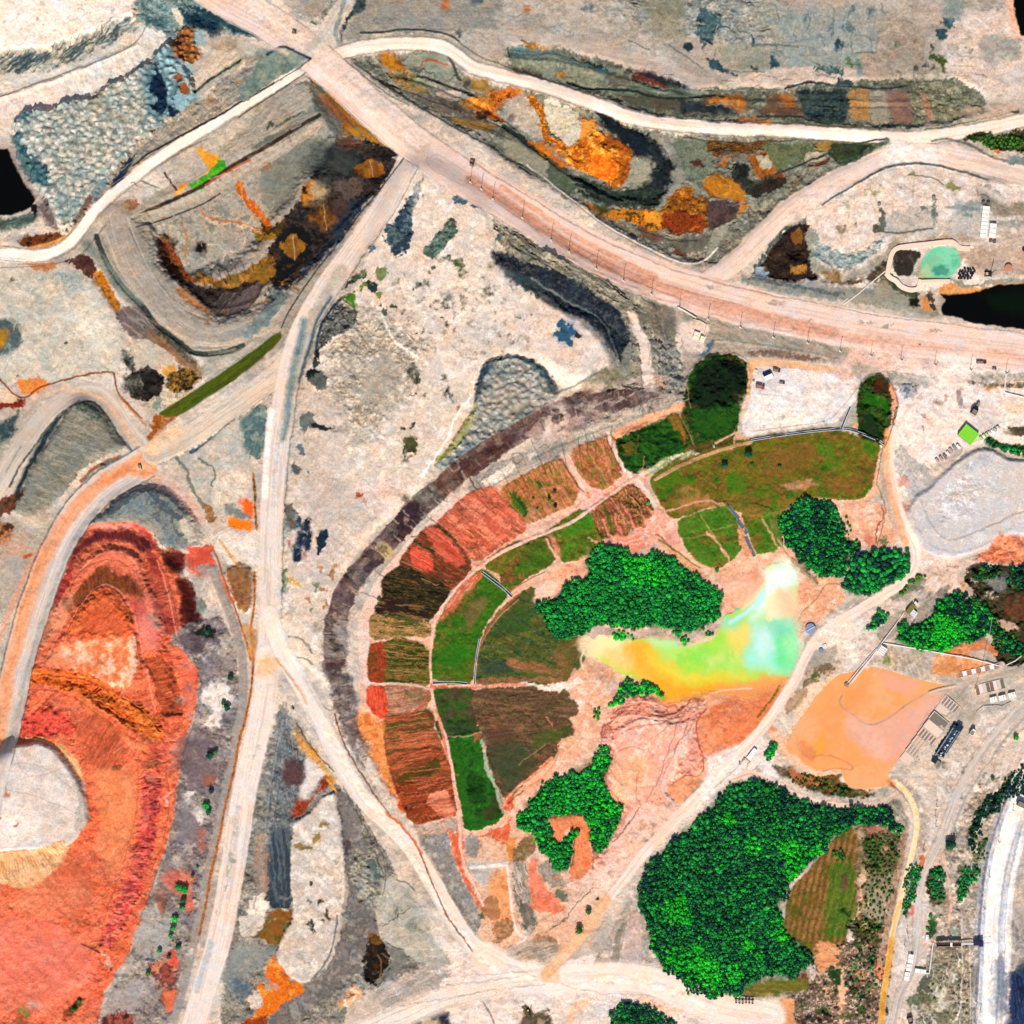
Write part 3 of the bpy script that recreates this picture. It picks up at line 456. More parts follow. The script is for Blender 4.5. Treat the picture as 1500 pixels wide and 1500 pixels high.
O('6f8a80','1416,317,6,4 1351,305,4'); P('cbb4a0/a88a6c','1340,350 1400,342 1430,345 1440,355 1400,352 1345,356',t='f',o=.8); P('8c9860/a8a878','1265,275 1290,272 1285,282 1262,282',t='f',o=.7,j=6); P('a0a060/8a9050','1382,275 1395,268 1412,282 1400,285 1388,283',t='f',j=6); P('4c7a24','1330,252 1340,251 1338,255 1330,256'); L('7a6a50','1330,256 1355,258 1370,262 1382,272',2,t='f'); O('6a8a44/8a8a70','1228,290,5,3 1245,305,6,3 1175,278,6,4',o=.5,j=8); O('9a9078','1232,338,7,5 1255,332,4,3',j=5)
for k in range(34):
    x=random.uniform(1145,1260); y=290-(x-1140)*.33+random.uniform(-14,18); O('7a6c54/8a7c62','%.0f,%.0f,%.1f'%(x,y,random.uniform(.8,1.8)),o=.7)
P('9a8c7a/b8a898/8a8a78','1425,265 1445,270 1480,300 1500,310 1500,325 1470,320 1440,300',t='s30',j=4); P('8f9488','1450,325 1470,322 1500,330 1500,336 1475,345 1485,375 1478,385 1470,360 1462,340',t='f',j=4,o=.8)
P('d0bcac/dccabc','1450,330 1500,335 1500,400 1440,400 1420,370 1450,350',t='g',j=4)
# tailings ponds by the pad
P('33302a/443c30','1306,368 1345,366 1350,372 1342,385 1336,402 1330,406 1308,402',t='g',j=3,n='mud_pond'); P('b0a890/c4b898','1336,402 1342,388 1360,372 1400,362 1410,378 1400,400 1390,408 1350,410',j=2)
P('2c4434/4a6038/6a5a40','1288,408 1304,404 1320,418 1345,425 1345,440 1360,452 1340,450 1300,432 1270,425',t='g',j=5); P('a8a08c/989888','1240,440 1290,410 1310,425 1350,445 1375,455 1380,466 1300,452 1250,446',t='g',j=3); P('1a1c14','1332,440 1345,434 1352,436 1345,450 1334,448',t='f'); P('e8a060/d08a48','1350,432 1362,432 1366,455 1350,455',t='f'); P('4a4438','1356,428 1366,428 1372,455 1366,456',t='f'); P('e8a86a/d89450','1375,420 1400,414 1440,421 1470,416 1500,405 1500,414 1440,425 1420,435 1400,432 1376,434',t='f',j=3)
P('a8a494/7a8474','1380,405 1420,415 1460,412 1500,402 1500,408 1440,420 1405,420',t='f'); P('c0a894/d0b8a4','1400,360 1440,360 1500,372 1500,400 1445,405 1425,395 1405,375',t='g',j=3)
# south side of the branch: dark bank and strip along the big road
P('8f9a9a/a8a090/7c8a84','1088,400 1110,408 1150,412 1200,416 1250,420 1285,425 1230,444 1180,438 1130,428 1086,414',t='g',j=3); L('4a5a60/7a8480','1100,408 1150,418 1200,428 1235,432',6,t='f',j=4,o=.8)
# ---- central dump plateau
P('e6d4c4/d8c8b6/efe0d2','600,232 640,240 672,262 700,285 718,315 728,345 732,380 760,405 800,435 850,455 885,475 905,505 912,540 880,565 835,560 810,545 780,530 745,522 712,545 700,572 690,600 672,625 648,665 625,700 590,740 552,775 515,820 495,870 485,930 490,990 470,1000 430,950 415,900 415,800 422,700 430,640 440,560 468,505 500,440 530,380 560,310',t='g',j=2,h=12,w=26,b=.28)
P('bcb09c/a9a494/c8b8a4','520,470 560,455 600,478 625,505 612,540 600,575 570,600 545,640 515,650 500,610 470,600 485,560 478,520 495,490',t='f',j=10,sf=12,o=.85,b=1.2); P('a8a69a/b8ac9c','545,520 600,530 585,580 540,600 520,570',t='f',o=.7,sf=12,j=12)
P('cbb9a8/c0b4a8','430,560 480,560 500,620 500,700 560,740 540,770 450,770 425,700',t='f',o=.6,sf=14,j=12); P('f4e4d6/eedccd','640,400 720,400 760,440 720,480 660,470 620,440',t='f',o=.7,sf=12,j=12); P('cfc3ba/d8cabe','680,480 740,470 760,500 700,512 670,505',t='g',o=.7,sf=10,j=10)
P('e2cabc/ecd4c8','800,440 880,480 900,530 850,560 790,520 760,480',t='g',o=.7,sf=10); P('f2e2d0/fbeee0','795,520 830,545 870,550 860,560 810,565 800,545',t='f',o=.8,sf=5,j=8)
P('c4b8b4/b8aca8','440,700 500,720 520,800 490,860 440,850 425,780',t='f',o=.4,sf=14,j=12); P('f4d4c8/f0c8bc','555,700 600,710 610,745 570,760 545,740',t='g',o=.5,sf=8,j=10)
# tracks on it
for s in ('560,300 545,340 520,375 500,395 488,405 484,420 492,432 505,440','500,370 492,395 490,415 500,428','620,250 590,300 565,345 555,380 570,400','640,255 630,300 625,350 622,380 640,395 680,395 700,385 705,370','612,260 600,280 590,300','700,370 708,395 700,420 715,440 720,460','560,410 580,430 600,450 615,470','660,270 650,310 655,330'):
    L('f2e2d2','%s'%s,3,o=.7,sf=1.5,j=3,t=None); L('c4b4a4',s,1.1,o=.55,sf=.8,j=3)
L('f8ecdc','562,468 572,490 580,504 600,518 615,528 628,536',3,j=4); L('f4e8da','708,400 718,420 722,435',3,j=2,o=.8); L('d8c8b8','510,592 530,580',1.5)
P('3f5f6c/6a7c80/28445a','570,335 585,310 600,292 612,285 618,292 608,318 602,345 596,372 585,378 575,362 566,350',t='g',j=7,b=1.5); P('4a6c78/728a8c','602,290 615,270 620,258 622,262 614,290 606,302',t='g',j=4,o=.7); P('2c4458','585,355 600,345 598,370 590,376',t='f',j=5,o=.8)
P('587468/748c7c/405c54','620,372 635,352 650,335 662,322 670,330 671,342 655,362 638,380 626,380',t='g',j=3,b=1.4,h=2,w=5); P('4a5c78/3f6470/6f8488','664,290 680,280 696,278 700,290 708,300 700,310 688,300 678,305 665,300',t='f',j=5); P('b89a30','690,290 698,294 694,302',o=.9); P('6a8078','690,285 712,305 700,308',t='f',o=.7)
P('4c6a80/788890','538,372 548,360 550,368 542,378',t='f',j=4); P('3c5c70/5a7468','726,348 735,344 755,348 760,360 748,366 735,358 728,356',t='f',j=4,h=1.5,w=3); 
P('3f5848/5c7450/24404a','505,418 515,406 540,398 538,408 520,412 510,422',t='f',j=6); P('1f3f4c/2c4a3c','540,412 548,408 556,420 552,432 540,422 532,414',t='f',j=6); P('5a9a28/4a8420','503,436 514,430 522,428 524,450 520,453 512,444',j=2); P('6a8a3c/7ca034','526,420 536,413 540,418 530,428',j=2); P('7c8c5c/8a9a60','550,395 568,388 568,400 556,412',t='f',j=3); P('8a9c54/6a8040','552,430 560,426 562,444 555,440',t='f',j=3)
P('5f6c4c/7c8460','520,400 535,395 532,405 522,408',t='f',j=6); P('8a8c6c','574,410 582,406 586,415 576,420',j=5,o=.7); P('4f6040/6f7c50','664,376 680,374 678,390 682,404 674,402 670,388 650,378',t='f',j=6); P('4a7a5c/3a5a50','630,392 636,388 634,398',t='f',j=5); O('7c7c50','719,391,3 676,403,3,4'); O('6a4c38','709,404,4,2')
P('4f6260/5a6c60','558,456 566,452 568,458 562,462',t='f',j=4)
for q in '583,372,3 645,385,2 652,432,2 650,450,4 655,440,4 657,448,3 640,455,3 632,450,3 661,434,2 681,441,4,5 684,448,2 560,450,2 629,417,3 615,418,3 578,452,4 712,430,3,5 720,432,2 605,425,2 623,440,2 604,438,1.5 640,440,2 645,470,2 655,478,2 611,488,3,2 732,492,2 746,494,2'.split(): O('3f4838/5a5c48',q,j=5)
P('7c7c70/5c6460/8f8a80','472,512 468,498 474,475 488,455 500,446 512,450 524,458 522,472 512,486 500,490 488,498 480,508',t='f',j=3,h=3,w=7,b=2); L('1e3c4c/3a5c70','500,438 488,450 474,470 467,490 464,510',5,t='f',sf=2,j=2); L('2c4830','505,440 520,450 524,462 518,478',1.6,j=3)
P('20282c/3a4448','463,512 470,505 468,525 466,538 461,535',t='f',j=4); P('3c4448','464,525 472,530 466,538 460,535',t='f'); P('727870/5a6460','452,545 465,542 476,546 482,558 478,568 466,572 458,565 450,552',t='f',j=3,h=2,w=4); P('1c2c30/2c3c40','449,546 462,540 470,545 460,552 452,556',t='f',j=3)  # dark patches by the spoil blobs include their shadows, painted as colour
P('7a847c/6a7470','438,612 450,604 460,606 458,612 466,622 458,625 450,628 446,636 438,630',t='f',j=4); P('283034','452,618 466,620 478,626 490,627 488,631 474,630 460,626',t='f',j=2); O('2a3030','490,628,3,2.5 497,629,1.5'); P('6f8088','432,648 440,650 450,665 446,672 438,665',t='f',j=3); P('5f6a68/384448','426,682 434,680 440,692 434,694 427,690',t='f',j=4); O('808878','452,695,3,4 467,687,3'); P('5a5c58/737470','418,740 428,736 434,752 442,765 446,775 430,778 418,775',t='f',j=4)
for q in '606,545,6,9 611,556,5,6 608,538,4,5 606,578,6,3 625,577,3 655,570,4,5 658,576,3 653,552,3 662,580,5,3 604,624,3,4 600,645,6,7 606,655,6,9 597,662,4,5 595,674,3 588,647,2 592,628,2,3'.split(): O('4f5844/6a6c5a',q,j=6,b=1)
O('2c302c','657,576,2.6 595.6,674,3 654,571,3,2'); P('4a5434/5c603c','593,650 602,640 612,638 610,655 602,664 596,664',t='f',j=5); P('a8a49c/989894','655,575 668,580 672,588 660,588',o=.6,sf=3); P('9c9890','588,668 600,668 600,682 588,678',o=.5,sf=3)
O('b84c20/c87038','526,725,4,5 536,733,3,2'); O('b06a3c','673,599,3 673,605,2'); P('f0b8a8','552,704 560,700 556,714',o=.6); L('7a7c70','662,508 672,516 678,524 688,524 700,528',1.5,j=4,o=.7)
# blue pond, rocks
P('aabab8/7f9aa4','805,490 812,476 828,468 845,472 842,500 840,510 826,510 812,502',t='g',o=.6,sf=4,j=5)
P('2c5a80/3a6c88/24486c','808,488 815,476 822,473 828,471 832,480 842,482 846,492 840,500 838,510 830,506 820,500 814,498',j=7,sf=1); P('3a2a24/4a3830','843,490 850,490 852,496 846,498 840,495')
# tipped heaps, half moon
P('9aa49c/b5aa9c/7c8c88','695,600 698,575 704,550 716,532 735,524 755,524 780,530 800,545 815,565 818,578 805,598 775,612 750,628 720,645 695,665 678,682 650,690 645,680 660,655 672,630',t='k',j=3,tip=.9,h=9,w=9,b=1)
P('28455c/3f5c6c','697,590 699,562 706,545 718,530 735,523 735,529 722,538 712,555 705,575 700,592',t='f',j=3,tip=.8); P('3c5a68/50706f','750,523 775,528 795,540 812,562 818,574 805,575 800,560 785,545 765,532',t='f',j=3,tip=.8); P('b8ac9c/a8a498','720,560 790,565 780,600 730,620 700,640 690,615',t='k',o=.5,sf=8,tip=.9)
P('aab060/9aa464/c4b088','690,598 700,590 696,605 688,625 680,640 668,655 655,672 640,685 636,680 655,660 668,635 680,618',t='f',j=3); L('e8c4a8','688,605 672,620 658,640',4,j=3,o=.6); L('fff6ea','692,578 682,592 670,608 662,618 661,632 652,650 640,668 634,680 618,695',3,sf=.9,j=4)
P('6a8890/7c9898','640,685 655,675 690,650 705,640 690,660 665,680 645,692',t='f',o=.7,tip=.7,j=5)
# high streaked slope to the north-east of the plateau
P('97927f/7f8270/aaa290','708,285 740,300 790,345 830,365 870,385 920,410 950,425 960,445 965,480 975,520 1000,560 1005,590 985,600 940,610 890,625 850,640 815,640 830,600 850,570 890,560 915,530 912,490 890,465 840,440 790,420 745,400 735,350 720,320',t='s38',j=4,h=7,w=16,b=1.6)
P('90968a/b0a898','745,305 790,330 830,362 870,380 850,395 800,370 755,345 735,330',t='s38',o=.8,j=6,b=2)
P('3c4c50/1a1c24/5a5c50','810,395 830,400 850,420 870,440 850,445 825,425',t='s35',o=.7,sf=4,j=8); L('4a4c40','870,430 890,445',3,j=6)
P('2c3440/24384a/343840/485054','722,366 742,372 765,384 795,392 822,404 842,418 868,428 890,442 908,462 918,486 922,515 918,540 906,530 893,508 876,488 852,470 830,456 800,438 774,422 748,408 728,392',t='f',j=4,grow=1.5,b=1)  # dark rim band: shade of the north-east face painted into the ground colour
L('5c6468/7c8480/3c4850','735,396 770,420 800,440 832,460 860,478 884,500 898,525 902,545',9,t='f',j=4,sf=3,o=.75)
P('3a5460/2c3c3c','745,395 770,405 792,420 790,442 775,430 750,415 740,405',t='f',j=7,o=.8); L('7a8c88/8a9488','780,410 830,440 862,455 888,480 898,505 905,525',3,t='f',j=3,o=.7); P('a09a90/8a8c80','920,500 925,530 912,560 890,562 895,545 910,530',t='s60',j=4)
P('8a7468/7a8464/a08a7a','855,555 890,535 912,545 910,565 895,575 870,572 850,565',t='g',j=5); L('7f7f70','818,575 850,560 888,540',3,t='f',j=3,o=.8); P('d0b8a0/d8c0a8','830,575 860,560 890,560 880,575 850,600 835,590',t='g',j=5)
P('a8988c/9a9488/b4a498','905,560 950,550 1000,575 1010,595 960,605 900,625 850,640 830,620 860,590',t='s-25',j=5,b=1.8); 
P('9c9c90/8a9490/a89c94','945,425 990,440 1010,470 990,500 995,520 1010,545 1008,590 990,595 965,560 962,500',t='s70',j=5,b=1.8); P('7c7c74/8a8478','955,440 980,460 990,480 985,505 970,500 955,470',t='s70',j=4)
P('eed6c4/e4cbb8','915,455 930,458 942,475 948,500 955,530 956,548 962,570 966,578 955,584 948,578 942,550 934,520 930,490',t='f',j=3); P('7a7466','928,450 945,460 950,480 942,475',t='f',o=.8); P('f0e0d0','942,552 952,570 948,582 944,570',o=.8)
P('6f4c48/7c5c54','842,570 865,575 864,585 848,592 842,582',t='f',j=2); P('8c8478/6f6a60','825,580 842,580 845,598 832,602 822,592',t='f',j=3); P('9a7c24/a8844c','895,608 910,605 918,612 902,620',t='f',j=3); P('786c6c/8a7c7c','905,595 920,588 922,598 910,604',t='f',j=5); P('d0a088','955,545 970,550 978,565 962,566',o=.7,t='g'); P('5c6a7c/6a7480','895,600 918,595 925,605 900,612',t='f',o=.5,j=6)
O('d4cabc','868,528,5 888,522,4',o=.8)
# strip along the big road, south side
P('b0a290/c0ae9c/9a9484','650,230 690,262 740,292 800,332 850,366 900,390 950,415 1000,440 1100,470 1200,492 1310,512 1310,540 1200,520 1100,518 1010,500 960,460 900,415 830,380 760,335 700,290',t='s25',j=3)
P('8c8474/756c60','940,448 955,440 975,440 990,460 992,480 985,500 965,495 952,475',t='g',j=4,o=.9); P('aa9c8c/c0b0a0','1000,505 1060,495 1100,505 1200,512 1290,530 1250,535 1150,525 1080,522 1020,535 1000,555',t='s8',j=3)
L('6c7c78/8a9488','1030,520 1040,500 1060,496 1100,504 1160,510 1200,520 1260,532',2.5,t='f',j=2,o=.8); P('6a7c84/54707c','1015,520 1035,505 1045,495 1050,498 1040,512 1030,525',t='f',j=2)
P('ecd6c6/e0c8b8','992,480 998,472 1030,470 1040,478 1030,500 1035,512 1022,518 1005,510 994,500',t='g',j=2); P('8a6c5c/7a6c5c/a8806c','1090,515 1140,512 1200,525 1200,530 1140,525 1100,522',t='f',j=2)
P('c0b0a4','700,258 760,290 800,318 780,325 730,300',o=.4,t='g'); L('506054','690,280 720,300 745,315',6,t='f',j=6,o=.6)
# ---- terraced tailings dam: outer skirt
P('ecc0a0/f0b090/e8c8b0','900,620 1000,590 1000,640 1090,640 1245,625 1290,645 1290,720 1250,745 1240,800 1230,850 1240,870 1180,930 1170,985 1120,1060 1050,1130 960,1240 900,1310 850,1370 790,1410 740,1400 700,1370 680,1290 660,1250 620,1220 580,1180 550,1120 530,1060 525,1000 535,940 545,890 570,840 610,790 670,740 760,695 840,660',t='g',j=3)
L('7a5f5c/6a4c4c/8a7470','955,590 900,585 850,595 815,605 780,622 740,646 700,668 660,702 625,735 590,770 555,805 525,840 505,865 494,900 490,935 492,965',30,t='g',sf=1.5,j=2,h=3,w=14,tip=0)
P('b49c94/a89088/8c7470','820,590 880,585 880,610 840,640 800,650 770,635 790,615',t='g',j=4); P('e4cfc0/d0b8ac','810,590 830,588 832,640 820,660 790,650 800,620',t='g',j=4,o=.8,sf=3)
P('583638/4c2c30/6a4840','745,632 758,645 740,665 712,685 695,698 680,690 665,700 655,690 690,668 715,650',t='s-35',j=2); P('6a4434/7a4c38','665,682 690,690 672,715 655,727 645,722 640,700',t='f',j=2)
P('7e7c74/727066/8c8880','632,705 645,722 652,730 640,742 630,745 612,738 602,728 622,712',t='f',j=1); P('40303a/4c3440/382a30','602,728 625,742 628,752 610,775 590,795 572,790 562,778 580,755 592,738',t='f',j=2)
P('c4b080/b8a070','552,795 562,792 577,806 576,816 564,820 550,806',t='f',j=2); P('4c4248/5a4a4c','548,800 564,818 555,832 540,840 522,828 530,815 542,806',t='f',j=2); P('5e5a58/6c6664','520,825 540,842 538,856 522,862 508,852 504,840',t='f',j=2)
P('6a5458/7c6668','504,850 522,862 520,880 512,892 488,885 490,868',t='f',j=2); P('9a8078/a88c80','490,885 512,892 506,910 485,905',t='f',o=.8); P('a09894/98908c','482,905 506,905 510,940 508,965 480,960 478,930',t='g',j=2); P('5c4048/4e3438','473,970 485,966 505,968 508,980 495,984 478,982',t='f',j=2); P('545c60/4a5258','478,990 492,983 510,985 517,1000 500,1008 488,1000',t='f',j=3)
P('7c6c6c/8a7a78/a09490','490,1005 515,1000 525,1020 528,1060 522,1100 540,1140 560,1170 545,1150 520,1110 500,1060 488,1025',t='g',j=3)
L('edccba/f2d8c8/e8c0ac','752,688 700,718 672,735 640,765 612,790 585,820 562,850 545,880 535,905 532,940 536,975 545,1000',17,t='f',sf=1.2,j=2,b=.3)
L('b4a89a/a8a094/c4b4a4','700,712 750,682 800,668 850,640 900,620 960,600 1000,590',26,t='a',sf=1.5,j=2,b=.6); P('e8dccc/f0e4d4','700,710 725,695 748,680 758,684 740,700 715,715',t='f'); L('5f6c60/7c8478','750,666 762,662 768,672 755,682 748,672',1.6,j=1); L('6a7468','790,655 800,650 806,660',1.5); P('e4d4c4','770,668 785,660 790,668 775,676'); L('8a8c80/9a988c','780,672 840,645 900,622 960,602 1003,592',4,t='a',j=1,o=.8)
O('d8a088/c89878','705,718,3 646,722,3,2 662,728,3,4',o=.6)
L('6f4f30/5a4028','686,690 690,702 698,715 706,722',2,j=3); L('6a5a40/8a7458','632,758 640,768 650,778 665,790 690,815',1.3,j=3,sf=.8); L('3c2c20','605,788 612,785 618,790',1.5,j=4); O('5c5a48','596,729,6,5'); L('6a5040/8a7860','552,838 560,845 570,855 580,865',1.4,j=4); L('7a6858','512,860 524,866 540,872 556,878',1.3,j=4,o=.8)
L('f8ccac/f4a888/eebca0','1030,1000 1000,1200 850,1350 790,1400',20,o=0)
# outer ring of plots
def plot(c,s,a,**k):
    kk=dict(t='s%d'%a,j=2.4,sf=1.4,b=.6,h=1,w=4,n='grass_plot',grow=4.2); kk.update(k); P(c,s,**kk)
plot('c87048/9a7a38/6a8a24/d88860','838,664 862,652 880,645 895,640 905,655 912,690 900,704 880,714 868,710 852,692',58)
plot('d88860/a87a38/5c7a1c/c87848','735,718 775,695 822,674 840,705 848,722 830,740 800,752 770,766 745,745',55)
P('2c5a14/4a7a1c','742,722 752,722 775,748 770,758 758,752',t='s55',j=3); P('3c6a18/b08040','770,706 790,700 812,712 790,716 775,715',t='s55',j=3)
plot('e06e50/c85c40/b06a48/f08868','642,768 665,745 690,724 722,715 742,745 768,768 765,778 735,795 700,818 680,808 650,785',38,h=.6)
plot('7a4024/c06040/3c4420','585,825 605,800 625,778 640,772 662,790 690,828 668,860 650,862 620,845',28,t='s28'); P('f05c44/e04c38/f87858','600,808 612,800 622,806 635,822 640,840 628,838 612,832 600,822',t='s28'); P('f07058/e05840','622,778 640,772 665,795 682,815 680,830 655,825 635,805',t='s35',o=.8); P('5a3c24/7a3c28','625,832 650,838 655,855 632,848',t='s28',o=.8)
plot('30301a/4c4418/7a5a30/1c1c14','562,852 582,832 600,838 640,855 658,866 640,890 630,905 590,895 565,880',14); P('3c2820/1c1814/8a6a40','548,888 560,872 600,880 632,900 630,910 580,905 548,898',t='s10',j=3)
plot('b89058/9a7038/d8a878/6a6a28','545,902 580,905 630,915 628,930 600,928 545,935',8,t='s8'); plot('5f6c1c/8a7030/b07840/3c5414','562,945 585,938 615,945 630,960 630,1000 598,1000 562,998',4); plot('a83c20/c04c28/8a4c20','545,948 558,944 562,955 560,998 545,996 543,970',85)
plot('c89074/b8785c/9a7a50','560,1008 622,1008 630,1015 622,1035 600,1045 570,1052 555,1040',-10); plot('e84c2c/d84024/f06040','541,1010 555,1006 562,1015 565,1040 560,1052 548,1040 540,1028',80); plot('6a5c20/a8603c/8a4424','562,1058 600,1050 628,1040 634,1055 630,1070 580,1078 565,1072',-8)
P('f08c44/f8a460/e07434','527,1040 545,1045 562,1060 568,1090 578,1120 590,1160 600,1190 585,1175 558,1140 540,1110 528,1080 522,1060',t='g',j=3,h=-2,w=5); P('e85c28/f07838','585,1160 598,1185 610,1205 600,1200 582,1180',t='f')
plot('b85c38/8a5428/d07048/6a5824','564,1075 600,1072 635,1068 645,1095 650,1110 625,1118 575,1122 568,1100',-10); plot('c46038/7a5a20/a05030','570,1105 640,1098 655,1120 660,1150 620,1165 590,1170 578,1140',-14); P('4c5418/6a4a18','580,1135 600,1130 640,1110 648,1125 600,1145 582,1150',t='s-14',j=3)
plot('a04420/7c4c1c/d06c48/8a3c18','582,1150 615,1150 655,1140 664,1165 668,1190 640,1198 610,1205 600,1195',-10); P('e88060/f09878','625,1165 655,1155 668,1190 660,1200 640,1190 628,1180',t='s-12',j=2); plot('b4a494/d08c70/c8b0a0','612,1212 650,1205 668,1202 670,1212 640,1220 618,1222',-20,h=0)
# red fringe tracks
P('f4b49c/f8c8b4/ec8468','850,715 868,712 882,720 900,706 918,700 930,700 930,715 905,728 880,735 870,745 850,752 838,748 845,735',t='g',j=5); P('f0c8b4/e8a48c','908,690 920,680 940,690 965,725 968,745 958,738 945,712 925,700',t='g',j=4); L('f4d0c0/f8dccc','890,635 903,665 915,690 930,700 945,712 960,738',6,t='f',j=4); L('5a4434/3c3428','889,645 898,662 906,682 910,690',1.5,j=2)
L('f4d8c8/f0b8a0','822,668 838,690 850,705 856,715 850,722',6,t='f',j=3); L('5a2c1c','825,676 838,700 848,712 856,718',1.5,j=3)
plot('a85c3c/8a6a30/e88c6c/6c6c24','868,745 895,728 925,712 940,722 955,748 945,770 938,778 915,785 895,780 880,785 872,770',68,b=1.3)
for s in ('865,752 875,775 880,788','900,755 905,768 912,780','910,740 925,765 935,778','895,730 908,750 918,770','885,760 892,775 898,786','925,725 938,745 946,765'): L('f49c80/e88468',s,3,t='f',j=5,sf=1,o=.8)
P('f8b8a0/f0a088/f8ccb8','880,788 920,782 945,765 958,745 975,750 985,765 1005,790 985,800 960,790 955,800 930,805 905,800 892,800 870,812',t='g',j=5); P('f08c6c/ec7858','905,780 940,788 950,800 930,812 900,802 885,798',t='g',o=.7,j=4)
# middle ring
plot('4c8c18/7c7820/2f7a14/8a7a28','798,785 822,768 848,750 862,752 872,778 880,790 872,805 850,818 828,820 818,808',70,t='m'); P('f08c6c/e8a080','795,782 808,785 818,800 822,818 812,815 802,795',t='f',j=3)
plot('5a7418/7a6c24/3c7416/8a6430','735,840 755,808 792,786 802,792 812,815 800,828 770,842 748,862 738,858',-40,t='m'); P('357a14/4a8a20','750,840 790,808 805,812 795,828 765,838',t='g',j=4,o=.8,sf=3); plot('8a7028/6a7c20','712,828 728,812 760,795 765,800 742,820 735,838',-40,t='m')
plot('4a7c18/2f7c14/7a6c28/5a6820','634,990 638,950 645,915 658,885 680,862 702,838 712,838 742,870 722,892 705,920 695,950 690,998 660,1000',-70,t='M'); P('2f8a10/2c7c10','642,955 660,940 690,950 688,985 645,990',t='g',o=.7,sf=4,j=5); P('8a5c3c/a06c4c','678,895 705,870 715,885 700,905 680,915',t='g',o=.6,sf=3,j=5); P('e07858/c8583c/e89470','655,880 668,862 690,845 702,835 708,840 692,862 672,882 655,902 645,908',t='s-50',j=3)
plot('346818/4c5c28/5a4c34','637,1010 692,1010 697,1035 698,1058 690,1060 650,1058 640,1035',80,t='g'); plot('3a4c30/2c5c18/5c4838','642,1058 690,1060 700,1068 692,1075 650,1082 645,1072',0,t='g')
plot('246814/2f7c1c/1c5410','655,1085 680,1078 700,1075 708,1095 720,1130 733,1180 734,1192 720,1205 685,1215 680,1180 668,1130',75,t='m',h=2); P('4c3c24/3c4c20','700,1185 728,1165 732,1190 712,1200',t='g',o=.7,j=6); P('2c7414','655,1090 665,1085 680,1140 690,1205 682,1200 668,1140',t='f',o=.7)
# inner ring
plot('5c6428/4c7024/8a6c3c/3c6030','700,1000 702,960 715,922 735,895 762,872 780,862 788,880 798,915 812,935 840,938 862,930 858,955 848,975 832,992 790,1000',20,h=0,b=.6); P('2f6c1c/3c5c34','715,935 735,900 765,880 785,895 770,925 730,925',t='s20',o=.7,sf=4,j=5); P('c8805c/a86c48','740,962 790,972 830,985 780,985 740,975',t='s15',o=.7,sf=4); P('3c5448/2f5044','702,962 730,968 765,980 735,985 702,985',t='s12',o=.7,sf=3); P('a06444/c07c58','700,990 780,992 830,990 828,1000 700,1000',t='f',o=.6)
P('a86c48/7c6c34','810,945 845,935 862,945 848,985 820,985',t='g',o=.6,sf=4,j=5)
plot('6c5038/7c5c40/54582c/8a6448','700,1012 760,1008 820,1008 836,1020 845,1035 842,1045 828,1050 836,1065 838,1075 818,1082 815,1100 812,1115 785,1125 765,1145 745,1170 735,1155 718,1110 705,1060 695,1030',6,h=0,b=.7,t='s6'); P('5a6a28/4a5c24','780,1075 835,1060 838,1075 800,1090 780,1100',t='s6',j=4,o=.8); P('2c5a34/4c4c34','715,1090 760,1085 790,1110 760,1145 740,1160 725,1130',t='g',j=6,o=.7,sf=3); P('6a4430/5c4434','705,1068 740,1065 760,1085 735,1098 712,1090',t='g',j=5,o=.6)
P('c86c4c/a8583c','690,1070 700,1072 706,1085 698,1085',o=.8); L('f0c8b4/a8c0a0','706,1085 712,1110 720,1140 730,1165 738,1188',6,t='f',j=4,o=.85); L('c8a888/e0b090','655,1078 680,1080 700,1072',1.5,j=4)
L('b08c60/c8a070','800,1090 770,1110 760,1120',1.5,j=4,o=.7)
# upper right inner meadows
plot('806c1c/6a7c18/94642c/4c7c14','955,700 1000,672 1050,655 1100,645 1150,637 1200,632 1240,630 1268,640 1286,652 1280,680 1272,715 1260,728 1235,728 1200,725 1165,732 1145,745 1110,752 1075,745 1060,735 1040,738 1010,750 985,758 970,735',60,t='m',sm=1,h=1.5,w=6)
P('4c8c14/3c7c10','960,700 990,690 1005,702 985,718 965,718',t='g',j=6,o=.8,sf=3); P('3c8c10/4c8418','1065,690 1085,695 1092,720 1075,728 1068,710',t='g',j=6,o=.7,sf=3); P('4a8418/5c8c20','1200,640 1225,650 1235,685 1215,690',t='g',j=8,o=.6,sf=4); P('d08850/e09c68','985,740 1005,720 1040,728 1050,735 1010,748 990,755',t='g',o=.5,sf=5,j=8); P('d8a080/c88c60','1145,708 1180,705 1200,712 1170,720 1150,718',t='g',o=.8,sf=3,j=6); P('2f7c10/3c8c18','1262,640 1285,652 1280,668 1268,660',t='g',o=.8,sf=2); P('8a6028/9c6830','1120,660 1190,640 1200,670 1150,690 1120,700',t='g',o=.6,sf=6,j=8); P('8c5c24/a06830','1200,700 1262,695 1262,722 1210,722',t='s0',o=.6,sf=4,j=5)
plot('5c8420/4a8c1c/7c7828','995,765 1030,752 1062,742 1072,755 1080,775 1086,798 1072,815 1055,828 1040,828 1022,820 1008,800 998,782',75,t='m'); P('3c7c18','1045,755 1055,760 1055,775 1045,770',t='g',o=.7); L('c8a868/b89858','1025,755 1045,785 1062,815',1.2,j=3); L('c8a868','1000,790 1030,785 1070,770',1.2,j=3,o=.6); L('e8a884/f0b898','1035,780 1050,795 1062,810 1068,820',3,t='f',j=5)
plot('5c7c1c/4a8c18/8a742c','1086,745 1105,740 1130,748 1140,770 1142,790 1135,805 1112,810 1105,798 1095,770',75,t='m'); P('3f7c18/5c8c28/8a7c3c','1120,740 1150,745 1150,800 1140,800 1130,770',t='g',j=5); L('d8a874','1118,760 1130,780 1138,800',3,t='f',j=4)
